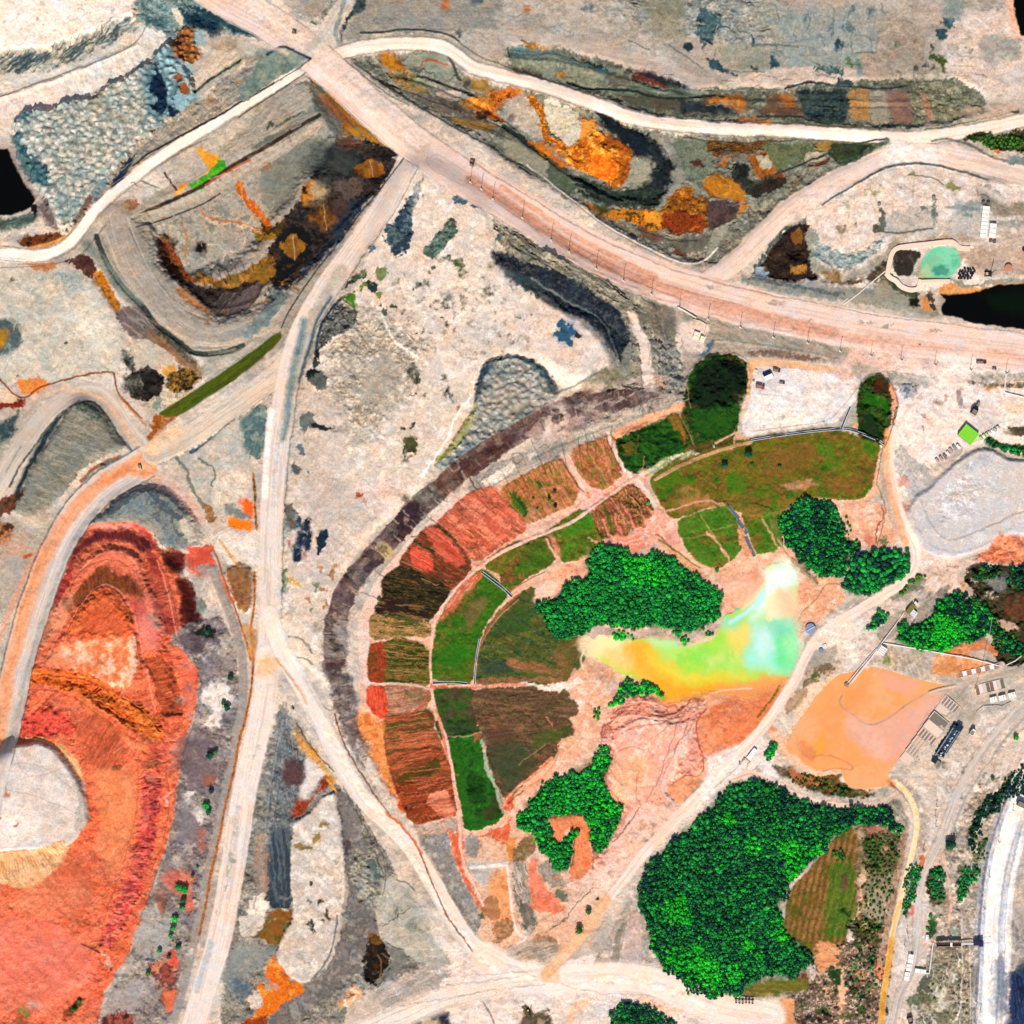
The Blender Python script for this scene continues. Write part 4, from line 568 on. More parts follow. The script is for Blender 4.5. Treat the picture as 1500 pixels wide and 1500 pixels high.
P('f0ac80/e09468','1078,770 1090,775 1100,800 1112,815 1098,820 1085,805',t='f',j=4); P('eeb088/f4c4a4','1055,832 1090,815 1130,810 1150,818 1140,828 1110,835 1085,850 1060,845',t='g',j=4)
# canyon of dark clumps
plot('1c5414/2f6c14/123c12/5a5420','1000,660 1003,640 1000,615 1005,580 1012,555 1022,535 1045,524 1072,522 1090,532 1096,550 1095,572 1084,590 1078,610 1074,635 1072,650 1050,655 1020,665',70,t='g',h=4,w=10,b=1.5); P('0a2410/0e3010/061a0e','1008,585 1015,555 1025,538 1045,527 1070,525 1090,535 1094,555 1090,575 1070,590 1040,595 1015,600',t='g',j=5,sf=4,b=2); P('205c10/2f7414','1010,605 1050,600 1072,612 1068,632 1040,640 1012,632',t='g',j=5,o=.8,sf=3); P('6a5820/8a6428','1000,655 1040,645 1070,635 1072,650 1040,662 1005,672',t='g',o=.7,j=4)
plot('124a10/1f5c12/2c6414','905,642 940,628 975,612 990,608 1000,630 1003,655 990,665 960,678 935,690 920,685 910,665',-30,t='g',h=3,w=8,b=1.5); P('8a6420/a87430','980,608 992,605 1004,640 1002,655 995,640',t='f'); P('8a6a28','908,650 925,640 930,660 918,672',t='f',o=.6)
P('e8a078/f0b890','898,632 940,612 1000,588 1004,596 985,606 940,625 905,642',t='f',j=2); P('f4c8a4/f0a868','1094,525 1140,528 1200,535 1250,545 1255,552 1200,545 1140,540 1105,540 1100,560 1096,590 1085,620 1075,640 1070,660 1078,640 1090,590 1096,560',t='f',j=2); P('c8c0a8/7c9c54/d8d0b8','935,690 955,678 985,668 1015,658 1020,664 990,675 960,690 945,698',t='g',j=3)
L('e8c8a0/b88c60','960,702 1000,680 1040,664 1080,652 1100,648',5,t='a',j=1); L('a07c40','990,595 1010,630 1018,655',1,j=3,o=.5); L('e8c8a0/d8a070','1045,650 1060,642 1078,632 1085,640',3,t='f',j=2)
# ---- shores and eroded sand
P('f0ac8c/f4bc9c/ec9c78','885,800 860,812 845,825 820,830 790,850 785,872 800,882 830,860 862,850 866,830 900,802 930,795 960,790 990,800 1020,820 1050,845 1058,858 1070,870 1090,885 1115,860 1125,828 1110,835 1060,840 1040,835 1010,815 985,800 955,795 920,800',t='g',j=3)
P('f4c4a8/f8d0b4','785,862 800,848 815,855 812,870 795,882 782,875',t='g'); P('c8b4a4/d0b8a8','782,872 795,885 812,878 812,884 800,892 788,890 780,880',t='f'); P('d8c0b0/b0a090','905,800 930,812 950,800 965,795 955,812 935,815 915,810',t='f',j=4); P('e0a070/e8b480','962,792 985,800 1010,822 1028,842 1020,845 1000,825 978,808',t='f'); L('6c6c38/a07c4c','964,790 985,802 1005,818 1025,832',2.5,t='f',j=2); L('5a4c30','960,783 968,785 975,795 990,808',1.3,j=2)
P('f0ac88/f4bc9c','1055,850 1085,842 1120,835 1120,850 1105,875 1085,890 1062,900 1056,880',t='g',j=4); P('e89070/f0a488','1100,830 1122,828 1120,855 1105,870 1095,855',t='g',o=.7,sf=3)
P('f4bc98/f0a884/f8d0b0','840,985 865,975 905,985 930,990 915,1000 895,1015 885,1025 880,1050 875,1080 865,1085 850,1100 820,1125 805,1140 785,1150 775,1160 760,1175 745,1195 738,1180 765,1150 790,1125 815,1110 818,1085 840,1075 845,1050 848,1035 835,1015 825,1002',t='g',j=4)
P('f8dcc8/fff0e0','740,1000 770,1000 800,1004 830,998 850,992 858,1000 840,1008 815,1012 790,1010 760,1005',t='f',j=4); P('fff0e4','842,1025 856,1026 860,1030 848,1032'); P('f8d8c0/fce8d0','880,1015 895,1000 905,990 912,1000 895,1015 880,1022',t='f',j=4,o=.7); P('b8a090/d8bca8','835,1120 860,1115 870,1098 872,1110 855,1125 835,1130',t='f',o=.6)
P('f4a890/f09880/f8b8a0','885,1048 900,1035 930,1020 950,1016 985,1022 1005,1016 1040,1012 1080,1018 1120,1012 1150,1010 1140,1030 1118,1060 1080,1090 1060,1105 1035,1110 1000,1160 980,1180 950,1180 940,1200 905,1240 870,1290 840,1330 815,1350 800,1330 830,1290 850,1270 870,1240 890,1230 915,1185 905,1170 885,1150 890,1110 878,1085 880,1065',t='g',j=4,b=1)
P('f8bca8/f4ac94/fcd0bc','900,1065 940,1050 990,1060 1020,1050 1015,1080 1000,1110 985,1150 960,1170 935,1190 905,1160 890,1140 900,1110 895,1085',t='g',j=4,o=.85,h=2,w=5); P('f8b070/f8c090','890,1130 930,1100 960,1120 945,1170 915,1180 895,1160',t='g',o=.7,sf=6,j=6)
P('f09060/ee8454/f49c70','1020,1058 1035,1035 1060,1020 1100,1012 1150,1008 1140,1030 1118,1060 1085,1088 1060,1100 1035,1105 1025,1085 1018,1070',t='M',j=2,sf=2.5); P('f8b490','1035,1020 1060,1014 1085,1014 1060,1024 1035,1045 1022,1050',t='f')
for s in ('880,1040 910,1028 950,1030 985,1032 1010,1020','900,1045 925,1038 960,1048 985,1050 1010,1030 1020,1015','918,1068 950,1062 980,1055','885,1062 905,1050 930,1040','975,1120 985,1100 1000,1080 1005,1060 1018,1035 1040,1018','970,1140 980,1120 990,1095'): L('c0643c/e08860',s,1.2,j=4,sf=.8,o=.8)
L('d8643c/c05830','1035,1038 1022,1050 1018,1065 1022,1085 1030,1110 1030,1130 1020,1140 1008,1132 992,1145 978,1155 985,1165',2,j=2); L('f8c8b0/fcd8c4','975,1110 985,1100 995,1120 980,1145 970,1150',5,t='f',j=5,o=.8)
P('ec9a70/f0a880','978,1155 1000,1138 1018,1142 1028,1130 1030,1145 1015,1165 1000,1180 985,1170',t='g',j=3); P('8a8478/b0a890','1022,1150 1032,1142 1022,1165 1008,1182 1000,1186 1010,1170',t='f'); L('e8dcd0/908470','968,1158 982,1172 1000,1186 1008,1178',3,j=2)
P('f8d4c0/f4c0a8','920,1190 960,1180 985,1180 1000,1190 960,1240 920,1280 880,1320 850,1340 830,1330 860,1290 890,1250',t='g',j=5,o=.8,sf=4); P('8a7c6c/b8a894','945,1232 958,1220 965,1216 955,1228 948,1240',t='f'); L('6a5c50','920,1285 930,1275 940,1262',1.2,j=3)
# scrubby corner below the curled wood
P('e8b898/f0c4a4/d8a888','700,1225 730,1215 745,1205 755,1225 790,1270 830,1300 840,1320 820,1360 790,1400 740,1400 710,1380 690,1320 680,1270',t='g',j=3)
P('f07048/e06040/f08860','655,1215 672,1218 680,1235 720,1215 742,1205 750,1195 738,1180 745,1160 755,1165 748,1200 745,1230 735,1235 720,1222 690,1228 680,1245 678,1270 690,1300 706,1322 700,1330 685,1305 670,1265 660,1235',t='f',j=3)
P('a8a098/8c8884/b4b0a8','618,1222 640,1222 655,1218 665,1250 672,1280 690,1310 700,1330 705,1355 695,1365 670,1330 650,1290 635,1260 615,1232',t='g',j=3); P('a8a49c/989490','682,1228 700,1222 705,1240 700,1255 685,1250 680,1238',t='g'); P('d4ccc4/b8b0a8','682,1258 715,1262 740,1262 742,1270 720,1272 715,1290 710,1302 695,1285',t='f'); L('f0e4d8','690,1270 742,1266',5,sf=1,j=1)
P('f4a060/f8b078/e08848','725,1280 742,1270 748,1300 752,1350 755,1368 740,1375 722,1385 720,1350 705,1325 715,1310',t='g',j=4); P('c88c60/b87c50','702,1322 720,1310 730,1320 735,1345 720,1350 708,1345',t='g',j=4); P('e8904c/f0a860','742,1230 755,1225 760,1250 750,1262 742,1255',t='g'); P('b07c5c/7c6c38/a88c70','755,1240 772,1222 785,1225 782,1245 765,1262 752,1265',t='g',j=4)
P('b8a898/7c7468/d0c0b0','752,1262 770,1262 780,1290 785,1330 788,1362 770,1372 760,1340 752,1300',t='s70',j=4); P('3c4434/605c4c','765,1320 782,1330 785,1358 770,1360',t='g',o=.7,j=6); L('f0dcd0','742,1262 748,1310 752,1350 760,1370 775,1372 740,1395 715,1410',4,j=1); P('a07850/c89068','722,1350 750,1345 755,1365 735,1378 722,1388',t='f')
P('f08464/f49474/e87c58','774,1258 790,1258 785,1270 800,1295 820,1320 825,1330 812,1338 795,1335 780,1335 776,1300',t='g',j=4); P('d0b8a4/8c8474/b0a494','785,1270 800,1258 820,1275 835,1290 830,1300 812,1300 795,1285',t='g',j=4); P('6a6458/7a8468','812,1302 825,1300 832,1315 822,1322 812,1310',t='g')
P('f0884c/f49c60','800,1282 830,1285 850,1275 860,1250 866,1230 862,1210 855,1190 862,1235 865,1265 860,1285 835,1290',t='f',j=2); P('e8c8b0/f4dccc','835,1290 870,1270 900,1260 900,1290 860,1320 830,1330',t='g',j=6,o=.7,sf=3)
L('6c5040/8c7060','870,1300 850,1320 835,1335 830,1345 810,1355 800,1365',1.5,j=5); P('d8b494/b87c50/8c6c50','780,1375 800,1365 820,1380 810,1400 790,1395',t='g',j=5,o=.8)
# hook of bare orange soil inside the wood
P('f08c58/f49c6c/ec7c48','806,1198 815,1192 835,1190 855,1190 862,1200 866,1215 864,1240 868,1255 866,1270 855,1285 840,1286 832,1278 838,1262 840,1240 842,1225 838,1212 828,1214 826,1226 818,1234 806,1230 803,1222 812,1218 808,1208',t='s70',j=2,n='bare_soil')
# ---- below the road: junction at the bottom
P('e8d4c6/f0e0d4/dcc8bc','600,1360 680,1380 740,1405 800,1420 850,1400 900,1390 960,1400 1000,1440 1040,1465 1150,1465 1180,1500 500,1500 560,1450',t='g',j=3)
P('b8aca0/a49c90/8a8880','550,1430 620,1410 660,1420 640,1450 600,1470 560,1490',t='s-30',j=5,o=.7); P('3c3c54/2c2c40/5a4a40','600,1495 615,1480 640,1474 660,1480 675,1500 620,1500',t='f',j=2); P('d8c498','590,1500 612,1488 650,1490 665,1500',t='f',o=.7); L('4c544c/7c8478','655,1440 680,1450 700,1460 715,1480 722,1500',3,t='f',j=5,o=.8); L('5c645c/7c847c','625,1440 640,1450 650,1470',2,t='f',j=4,o=.8)
P('c0bcb8/d4ccc4','820,1490 850,1470 890,1465 900,1480 860,1495',o=.6,sf=5); P('7c6c58/504838/a89078','762,1470 775,1468 780,1485 800,1478 810,1490 795,1500 770,1500',t='g',j=5); L('2c2c2c','770,1472 778,1490',2,j=2)
P('8c8c78/b0a898/c8b8a8','745,1385 790,1375 820,1385 810,1400 780,1410 740,1405',t='s-15',j=5,o=.8); P('f8bc84/f8c898/f0a868','1010,1478 955,1465 935,1460 960,1480 1000,1482',t='g',o=.8,sf=2); P('f8b888/f8cca8','808,1500 830,1480 850,1460 862,1462 840,1490',t='f',o=.8,sf=3)
P('c4b4a4/a89c90/d8c8bc','860,1420 885,1380 905,1345 925,1320 940,1330 950,1365 950,1390 975,1415 1000,1445 980,1440 940,1425 900,1422',t='g',j=3); P('c8b0a8/ccb8b0','920,1345 935,1335 940,1370 938,1410 925,1422 912,1418 915,1380',t='f',j=2); P('8c8c7c/a49c8c','900,1370 915,1350 912,1400 905,1415 890,1412',t='g',j=4); L('f4dcc4/8c7c60','930,1325 922,1340 912,1360 908,1395 912,1422',2,j=3); L('a8805c/7c7458','865,1420 900,1420 940,1425 968,1436',2.5,t='f',j=3)
L('e8a070','890,1340 880,1355 862,1385',2,o=.7)
# ---- middle bottom: between the two haul roads
P('9c988c/8a867c/a8a094','410,1030 440,1060 470,1110 500,1160 540,1210 570,1260 600,1330 640,1380 620,1420 560,1440 500,1480 480,1500 300,1500 330,1420 350,1300 370,1180 390,1100',t='g',j=3,b=1)
P('7d8484/5a646c/8f8c88','408,1030 425,1060 440,1090 448,1110 444,1150 432,1190 425,1240 428,1330 400,1330 385,1320 392,1240 388,1180 400,1110',t='s85',j=3,b=1); P('5c4448/6a4c4c','415,1112 446,1115 444,1150 418,1150 412,1135',t='f',j=2); P('2c4054/3f505c/5c6a70','400,1210 426,1215 426,1280 428,1330 395,1330 388,1290 392,1240',t='s85',j=3,o=.9)
P('aa8a74/b89880','376,1220 388,1222 392,1260 390,1315 375,1318 374,1270',t='s85',o=.8); P('ecdccc/f8ecdc','368,1315 385,1310 395,1328 390,1345 375,1352 370,1365 362,1350',t='f',j=5)
P('d8a060/e8a850/c08844','428,1060 440,1075 460,1095 478,1120 492,1150 480,1145 465,1125 446,1105 436,1085',t='g'); L('3a2c20','435,1058 450,1085 468,1108 490,1130',1.6,j=3); O('6a4c20','455,1116,3,5')
P('e4d8d0/d8ccc4','448,1108 465,1118 475,1138 460,1155 450,1170 438,1168 445,1140',t='g',j=3); P('a83c14/8a2c10/c04818','474,1138 484,1142 480,1155 462,1165 452,1180 446,1195 436,1198 428,1200 430,1185 438,1172 455,1168 465,1155',t='f',j=5); L('f0a030','480,1142 492,1160',4,t='f'); P('4a3020','426,1196 432,1195 430,1205 424,1204')
P('dccebf/d0c2b2/e8dccf','430,1205 455,1190 475,1165 490,1162 498,1190 505,1240 508,1300 500,1360 495,1400 470,1430 440,1440 420,1425 405,1400 415,1370 430,1345 426,1300 426,1240',t='g',j=3,h=4,w=6,n='spoil_heap_top')
O('a08c50','474,1207,7,4 465,1222,4 463,1228,5',j=5); P('a88850','430,1235 440,1232 448,1240 440,1245 430,1240',t='f'); O('8a7a4a','450,1240,6,5',j=5); O('4c4c3c/5a5444','455,1292,3,5 472,1321,4,6 457,1356,6,10 484,1342,3,8',j=5); O('6a6c5c','474,1348,3 452,1322,3',j=5)
L('c4b8a8','490,1165 500,1220 508,1280 505,1330 495,1370 492,1395',5,t='a',o=.8); L('5c6c74','495,1340 490,1380 478,1410 455,1435',3,t='f',j=2,o=.8)
P('8c8680/746e6c/98948c','490,1160 515,1165 525,1200 540,1250 550,1300 545,1340 560,1380 540,1400 520,1430 480,1460 440,1490 400,1500 390,1490 440,1445 480,1415 505,1360 510,1300 502,1230',t='g',j=3); O('5c4c54','511,1235,5,9 508,1248,4,6',j=5)
P('a8a494/b0ac9c/80887c','520,1240 550,1260 565,1290 555,1320 540,1330 520,1310 510,1280',t='g',j=6,b=1.5); P('3c5c60/5c7878','533,1260 545,1255 555,1285 562,1310 552,1300 540,1280',t='f',j=6,o=.8)
P('1a1a18/2c2418/0c1014/4a3018','542,1368 555,1366 565,1380 575,1400 576,1420 565,1430 555,1440 540,1438 528,1425 535,1410 538,1390',t='g',j=5,h=-3,w=5); P('8a5c20/5c3c18','542,1366 556,1368 562,1382 552,1385 540,1378',t='f'); L('9a6a30','555,1400 562,1415 555,1430',2,j=5); P('505c60','575,1400 595,1395 590,1420 576,1430',t='g',o=.6,sf=3)
P('7c5c1c/8a6a28/9c5c20','378,1370 395,1340 408,1332 428,1335 425,1355 415,1375 408,1386 395,1384',t='g',j=3); P('c8bcac/d8d0c4','350,1345 378,1335 390,1345 378,1372 362,1375 348,1365',t='s-30',j=4); L('b05024','392,1336 410,1340 430,1345',2.5,t='f')
P('9a9c94/8c9490/a8a498','345,1375 400,1385 410,1395 385,1410 370,1425 360,1445 335,1450 325,1430',t='g',j=4); P('3c6080/6a7c84','340,1435 365,1438 372,1450 360,1470 345,1460',t='f',j=6,o=.7)
P('f07010/f88820/e06010/f09838','395,1405 404,1400 412,1415 425,1435 440,1440 445,1450 430,1462 415,1470 400,1485 385,1495 368,1500 350,1500 372,1482 382,1470 376,1455 375,1440 388,1445 398,1440 390,1420',t='g',j=4); P('b8b0a0','386,1438 398,1440 396,1452 388,1452'); P('c04c10/8a3410','350,1495 375,1488 395,1485 385,1500 345,1500',t='g'); P('d8ccc0','370,1450 382,1455 384,1475 368,1478 360,1465')
P('f0b080/f4c89c/f8dcc0','512,1448 520,1443 528,1448 532,1460 520,1465 510,1475 498,1475 495,1470 508,1460',t='f',j=4); O('a04c20','514,1456,4,3'); L('e0c838','496,1470 502,1474 498,1480',1.5)
P('d0c4b4/c0b8a8/b0ac9c','560,1290 575,1280 595,1300 620,1340 645,1385 660,1410 640,1420 610,1405 590,1390 570,1385 555,1370 550,1345 552,1320',t='g',j=3); L('4c5c54/7c8478','580,1288 595,1292 608,1305',2,j=2); O('5c6c60/4c5c54','580,1335,4,10 604,1355,4,8 608,1362,3,5',j=6); P('a8a494/b8b4a4','575,1325 600,1310 620,1340 630,1375 605,1370 585,1350',t='g',o=.6,sf=5,j=6)
P('7c7c70/8c8a80','560,1375 575,1388 600,1400 585,1425 560,1440 545,1440 570,1420 575,1400',t='g',j=4); L('3c4038','565,1378 580,1388 592,1390',1.5,j=2)
P('888c80/70746c','642,1290 655,1290 675,1330 695,1365 700,1385 688,1375 665,1340',t='g',j=4,o=.6); O('5c6c5c','702,1342,4,6',j=5)
for s in ('485,1100 500,1150 520,1190 530,1210','530,1205 542,1225 552,1260 562,1290','505,1155 520,1180 530,1200','600,1330 560,1355','540,1210 552,1235 560,1262 565,1290 560,1310'): L('2c2c2c/5c544c',s,1.3,j=5,sf=.8,o=.85)
# ---- right hand side: yards
P('f0ddd2/f6e8de/e6d2c6','1310,535 1400,540 1500,548 1500,680 1450,650 1400,655 1345,700 1325,740 1308,730 1300,690 1310,640 1312,600 1290,560',t='g',j=3)
P('ddd4d0/ece0da/e4dad4','1100,560 1105,540 1160,540 1220,548 1258,552 1262,575 1240,600 1225,618 1200,622 1150,628 1110,635 1100,640 1090,640 1085,620 1098,590',t='g',j=2,n='gravel_yard'); P('f6ece0/fcf4e8','1098,590 1150,580 1200,600 1215,620 1150,628 1105,632 1098,612',t='f',o=.7,sf=6,j=8); L('c8bcb0/b0a49c','1100,632 1150,625 1212,618 1230,600 1245,582 1265,555',1.6,j=1); L('a8a098','1110,577 1145,580',1,j=0)
P('d4ccca/c8c4c2/dcd6d4','1110,545 1145,545 1148,575 1112,578',t='f',o=.6,sf=4)
P('c0b8a8/b4b0a0','1240,600 1256,580 1262,560 1252,600 1258,640 1238,632 1232,628',t='f',j=2); P('e8b088','1245,622 1258,618 1258,632 1248,630',o=.8)
plot('1f5c10/3c5c18/12400f/5c4418','1262,640 1258,615 1257,590 1262,570 1272,556 1284,552 1296,560 1308,575 1312,595 1308,615 1298,635 1294,648 1280,644',80,t='g',h=3,w=8,b=2); P('4c2414/5c3418','1278,558 1284,552 1298,560 1304,575 1290,572 1278,570',t='f'); P('22700c/2c8414','1263,575 1280,572 1300,585 1302,600 1280,595 1262,592',t='g',j=5,o=.8); P('0c3418/123c1c','1258,610 1275,605 1290,625 1280,640 1262,632',t='g',j=5,o=.8)
P('f4a888/f8c0a0/d08060','1300,557 1308,560 1312,575 1314,600 1308,622 1302,640 1308,600 1304,575',t='f',j=3); P('b0b0a8/9c9c98/c0bab0','1296,540 1330,548 1370,555 1375,562 1345,568 1340,580 1330,585 1318,580 1312,568 1300,556',t='g',j=4); P('8a94a0/a8aab0/c8c8c8','1320,565 1330,560 1344,566 1342,578 1328,586 1320,580',t='f',j=4,h=2,w=4); P('3c4858','1325,570 1332,566 1335,572 1328,574',t='f'); L('8c988c','1262,558 1290,542 1320,545 1370,556 1376,545',2,j=2,o=.7)
P('b4a49c/a48c84','1400,570 1408,568 1410,585 1416,600 1405,595 1398,580',t='f',j=2); P('dcd0c8/d0c6be','1416,600 1440,590 1460,600 1465,620 1445,635 1420,612',t='g',o=.8,sf=3)
P('f4c8a0/f8d8b8','1465,590 1490,590 1500,600 1500,615 1475,605',o=.8,t='g'); P('c8924c/d8a050','1440,565 1470,560 1500,568 1500,575 1470,568 1445,572',t='f',j=2); P('5c5448/8c8478','1420,556 1460,562 1500,570 1500,575 1460,568 1420,562',t='f',j=2); P('b8b0a0/c8bcac/908c84','1420,545 1460,548 1500,555 1500,568 1460,560 1422,556',t='g',j=3); P('a89c90/b4a898','1468,625 1500,640 1500,650 1475,640',t='f'); P('54503c/6c6450','1472,622 1500,642 1500,648 1485,640',t='f',j=2)
P('c4c0ba/b4b4b0/d4cec8','1308,660 1318,655 1340,672 1360,690 1375,705 1368,730 1355,745 1340,740 1325,710 1312,690',t='s50',j=4); P('f08868/f49c7c','1315,698 1325,698 1335,708 1332,712 1318,710',t='g',o=.7,sf=2); P('f0705c','1322,742 1332,742 1333,755 1324,752',o=.7,sf=2); 
P('d8d0cc/cec8c6/dedad8','1330,745 1345,725 1362,715 1385,690 1410,670 1430,658 1450,658 1480,675 1500,690 1500,775 1480,782 1460,790 1440,805 1420,812 1395,818 1370,815 1350,805 1338,785 1330,765',t='g',j=2,h=5,w=8,n='ash_heap',b=.12); P('b0b8c4/a4acb8','1405,685 1440,665 1455,668 1445,680 1420,690',t='f',o=.7,sf=3); P('f4f0ec/b8bcc4/e8e4e2','1385,700 1430,690 1450,700 1440,735 1400,760 1375,755 1370,735',t='f',o=.55,sf=9,j=10,b=.5); L('b0a8a4/bcb4b0','1350,735 1365,775 1385,792 1410,788 1450,770 1480,755 1500,748',3,t='a',o=.7); L('c8c4c0','1330,745 1345,780 1370,806 1400,812 1440,798 1480,775',4,t='a',o=.7)
P('0f4c18/2c6c1c/5c6a24','1440,640 1450,638 1465,650 1500,668 1500,678 1470,660 1450,655 1442,650',t='g',j=3)
P('f4b898/f0a47c','1308,745 1320,745 1328,775 1330,795 1320,790 1312,770',t='g',j=3,o=.8); P('9c8c44','1328,765 1335,770 1332,780',o=.7)
P('f08860/f4a078/e87850','1425,820 1438,815 1452,800 1460,785 1480,785 1500,775 1500,815 1490,825 1470,825 1450,825',t='g',j=4,b=1.3); P('f05c50','1490,785 1500,780 1500,800',o=.8)
P('e8ccb8/dcbca8/ecd8cc','1330,790 1345,805 1370,818 1400,820 1425,822 1460,825 1410,832 1400,850 1420,870 1400,880 1390,870 1370,868 1350,860 1320,855 1340,830',t='g',j=3)
P('a89c8c/90887c/c0b4a8','1338,845 1350,838 1360,850 1350,865 1330,870 1310,880 1295,885 1320,865',t='g',j=4); P('7c8c60/5c6c44','1345,840 1355,842 1352,855 1340,862 1320,874 1330,860',t='f',o=.8,j=5); P('a49888/b4a898/8a8478','1355,880 1380,858 1395,860 1385,880 1370,895 1350,915 1330,912 1325,900',t='g',j=3); P('e8b48c/e0a078','1405,845 1415,850 1418,870 1410,870',o=.8,t='g')
P('2c3c24/5c3c2c/1f4c1c/6a5040','1418,832 1465,828 1500,820 1500,975 1480,972 1460,965 1450,945 1460,920 1440,890 1430,870 1415,850',t='g',j=5,b=2); P('8a9094/a0a4a4','1440,850 1460,838 1480,845 1475,865 1455,868',t='g',o=.7,sf=3); P('5c3020/7c4c30','1475,870 1500,860 1500,900 1480,910 1465,895',t='g',j=4,o=.8); P('d09870/e0b08c','1424,875 1435,882 1442,892 1430,886',t='f'); P('d8b498/c0a088','1455,905 1480,912 1498,920 1480,925 1460,918',t='g',j=4)
P('e89464/d88050/f0a878','1380,955 1410,940 1430,935 1455,945 1460,958 1440,952 1420,955 1425,965 1400,962',t='g',j=3); P('c08c74/b07c60','1400,940 1440,930 1450,940 1420,942',t='g')
P('c4b4a4/b8a898/d0c4b0','1305,945 1330,955 1370,965 1365,985 1350,998 1320,985 1290,978 1285,960',t='s75',j=2); P('f0cc9c','1305,952 1312,955 1310,975 1304,970'); P('8c9c60/a8a888','1292,955 1305,960 1304,978 1294,975',t='f',j=4); P('e8a068/e09458/f0b080','1368,958 1400,962 1440,965 1460,972 1440,985 1400,990 1370,988 1365,975',t='g',j=3); P('b8a4a0/c8b8b0','1345,952 1365,955 1368,968 1350,965',t='g')
P('dcccc0/e8d8cc/cfc0b4','1210,905 1245,890 1290,880 1330,880 1345,905 1310,920 1300,940 1290,960 1280,975 1250,980 1240,985 1225,970 1230,950 1215,940',t='g',j=3); P('a89c8c/b4a494','1305,900 1330,890 1345,895 1330,915 1305,935 1290,940 1285,925',t='g',o=.8,j=3); P('f8ecdc/fcf4ec','1235,930 1250,940 1260,960 1252,975 1240,960',t='g',o=.8,sf=3)
P('f4b48c/f0a880/f8c8a4','1120,830 1165,830 1195,845 1220,850 1240,870 1240,880 1215,895 1190,905 1170,905 1165,880 1150,850',t='g',j=4); L('b87c54','1242,862 1225,855 1210,855 1200,870 1190,885 1175,895 1170,908',1.5,j=2); P('e09478/f0a484','1140,850 1165,845 1185,870 1165,890 1150,875',t='g',o=.7,sf=3); P('f4b48c/e8a888/f8ccb0','1245,745 1260,735 1290,740 1305,760 1318,795 1300,800 1265,802 1245,790',t='g',j=4); O('ec8868','1275,792,8'); L('8c4c30','1290,740 1296,760 1285,770 1285,795',1.6,j=4); P('6c7c50','1290,790 1300,785 1302,795 1295,800',t='f',j=5); P('5c4c38/7c6c54','1210,800 1240,800 1250,805 1230,840 1215,845 1205,820',t='g',j=5); L('d4c8bc','1228,765 1245,775 1262,790',4,j=3,o=.7)
P('7c6c4c/a88c6c','1165,815 1180,825 1200,850 1195,855 1175,835 1160,820',t='f'); 
# peach settling pond banks
P('f4c8a4/f8d8bc/e8b48c','1150,1080 1165,1040 1180,1010 1195,1000 1215,995 1225,985 1240,985 1200,1020 1185,1040 1180,1060 1165,1075 1170,1100 1195,1130 1150,1110 1120,1070',t='g',j=4); P('a89070/7c6c54/c8b090','1180,990 1200,975 1215,970 1225,980 1210,990 1190,1005 1175,1015 1180,1000',t='g',j=5); P('4c6c24/5c6c3c','1188,990 1200,982 1198,995 1190,998',t='f',j=4); P('9c8060/b89870','1150,1030 1170,1010 1185,1012 1170,1035 1150,1045',t='s-50',j=3,o=.8)
P('e8a078/f0b08c/f8c8ac','1115,1050 1135,1065 1150,1080 1160,1090 1195,1105 1190,1115 1165,1105 1130,1080',t='g',j=3); P('6c6c4c/7c7454','1162,1070 1175,1085 1178,1090 1168,1082',t='f')
P('f4e4dc/ecd8cc/f8eee6','1035,1110 1060,1100 1085,1085 1110,1070 1130,1085 1140,1105 1130,1120 1150,1140 1120,1140 1080,1142 1060,1150 1040,1170 1010,1195 990,1200 1020,1165 1035,1140',t='g',j=3)
O('b8a490','1111,1126,5')
P('5c5c48/7c6c5c/8a7a64','1130,1115 1150,1125 1165,1130 1180,1135 1165,1140 1145,1138',t='g',j=4); P('5c6430/8c5c34/3c5420','1150,1125 1190,1132 1230,1130 1235,1145 1245,1155 1290,1158 1290,1165 1250,1170 1220,1165 1180,1155',t='g',j=5,b=1.5); P('d88050/c87048','1160,1125 1185,1135 1205,1145 1200,1150 1175,1145 1160,1135',t='f',j=4); P('e0d4c0/a8a08c','1285,1150 1300,1140 1310,1160 1290,1175 1275,1168',t='g',j=5)
P('a0988c/8c8878/b4a898','1290,1180 1300,1165 1320,1170 1330,1200 1328,1240 1320,1230 1318,1200 1305,1185',t='s60',j=3)
# lower right strip of ground
P('dccabc/d0c0b2/e4d6ca','1330,1170 1345,1150 1380,1130 1420,1080 1440,1040 1500,1010 1500,1110 1440,1200 1400,1260 1380,1330 1360,1420 1330,1500 1290,1500 1305,1400 1325,1320 1345,1240',t='g',j=3)
P('c4b4a4/a89c8c/d4c4b4','1380,1260 1400,1200 1440,1140 1500,1060 1500,1130 1475,1200 1450,1250 1435,1350 1430,1500 1330,1500 1350,1430 1365,1380 1370,1320',t='g',j=4,b=1)
P('b4a48c/8c9474/c8b4a0/8a8468','1375,1380 1430,1375 1430,1500 1320,1500 1345,1450',t='f',j=6,b=1.5); P('2c4c24/1c4020/4c5c38','1360,1275 1378,1270 1385,1285 1375,1290 1382,1310 1375,1325 1365,1318 1358,1300',t='g',j=6,b=1.6); P('c08c80/a87c60','1362,1290 1382,1292 1384,1320 1368,1318',t='g',o=.6,j=6)
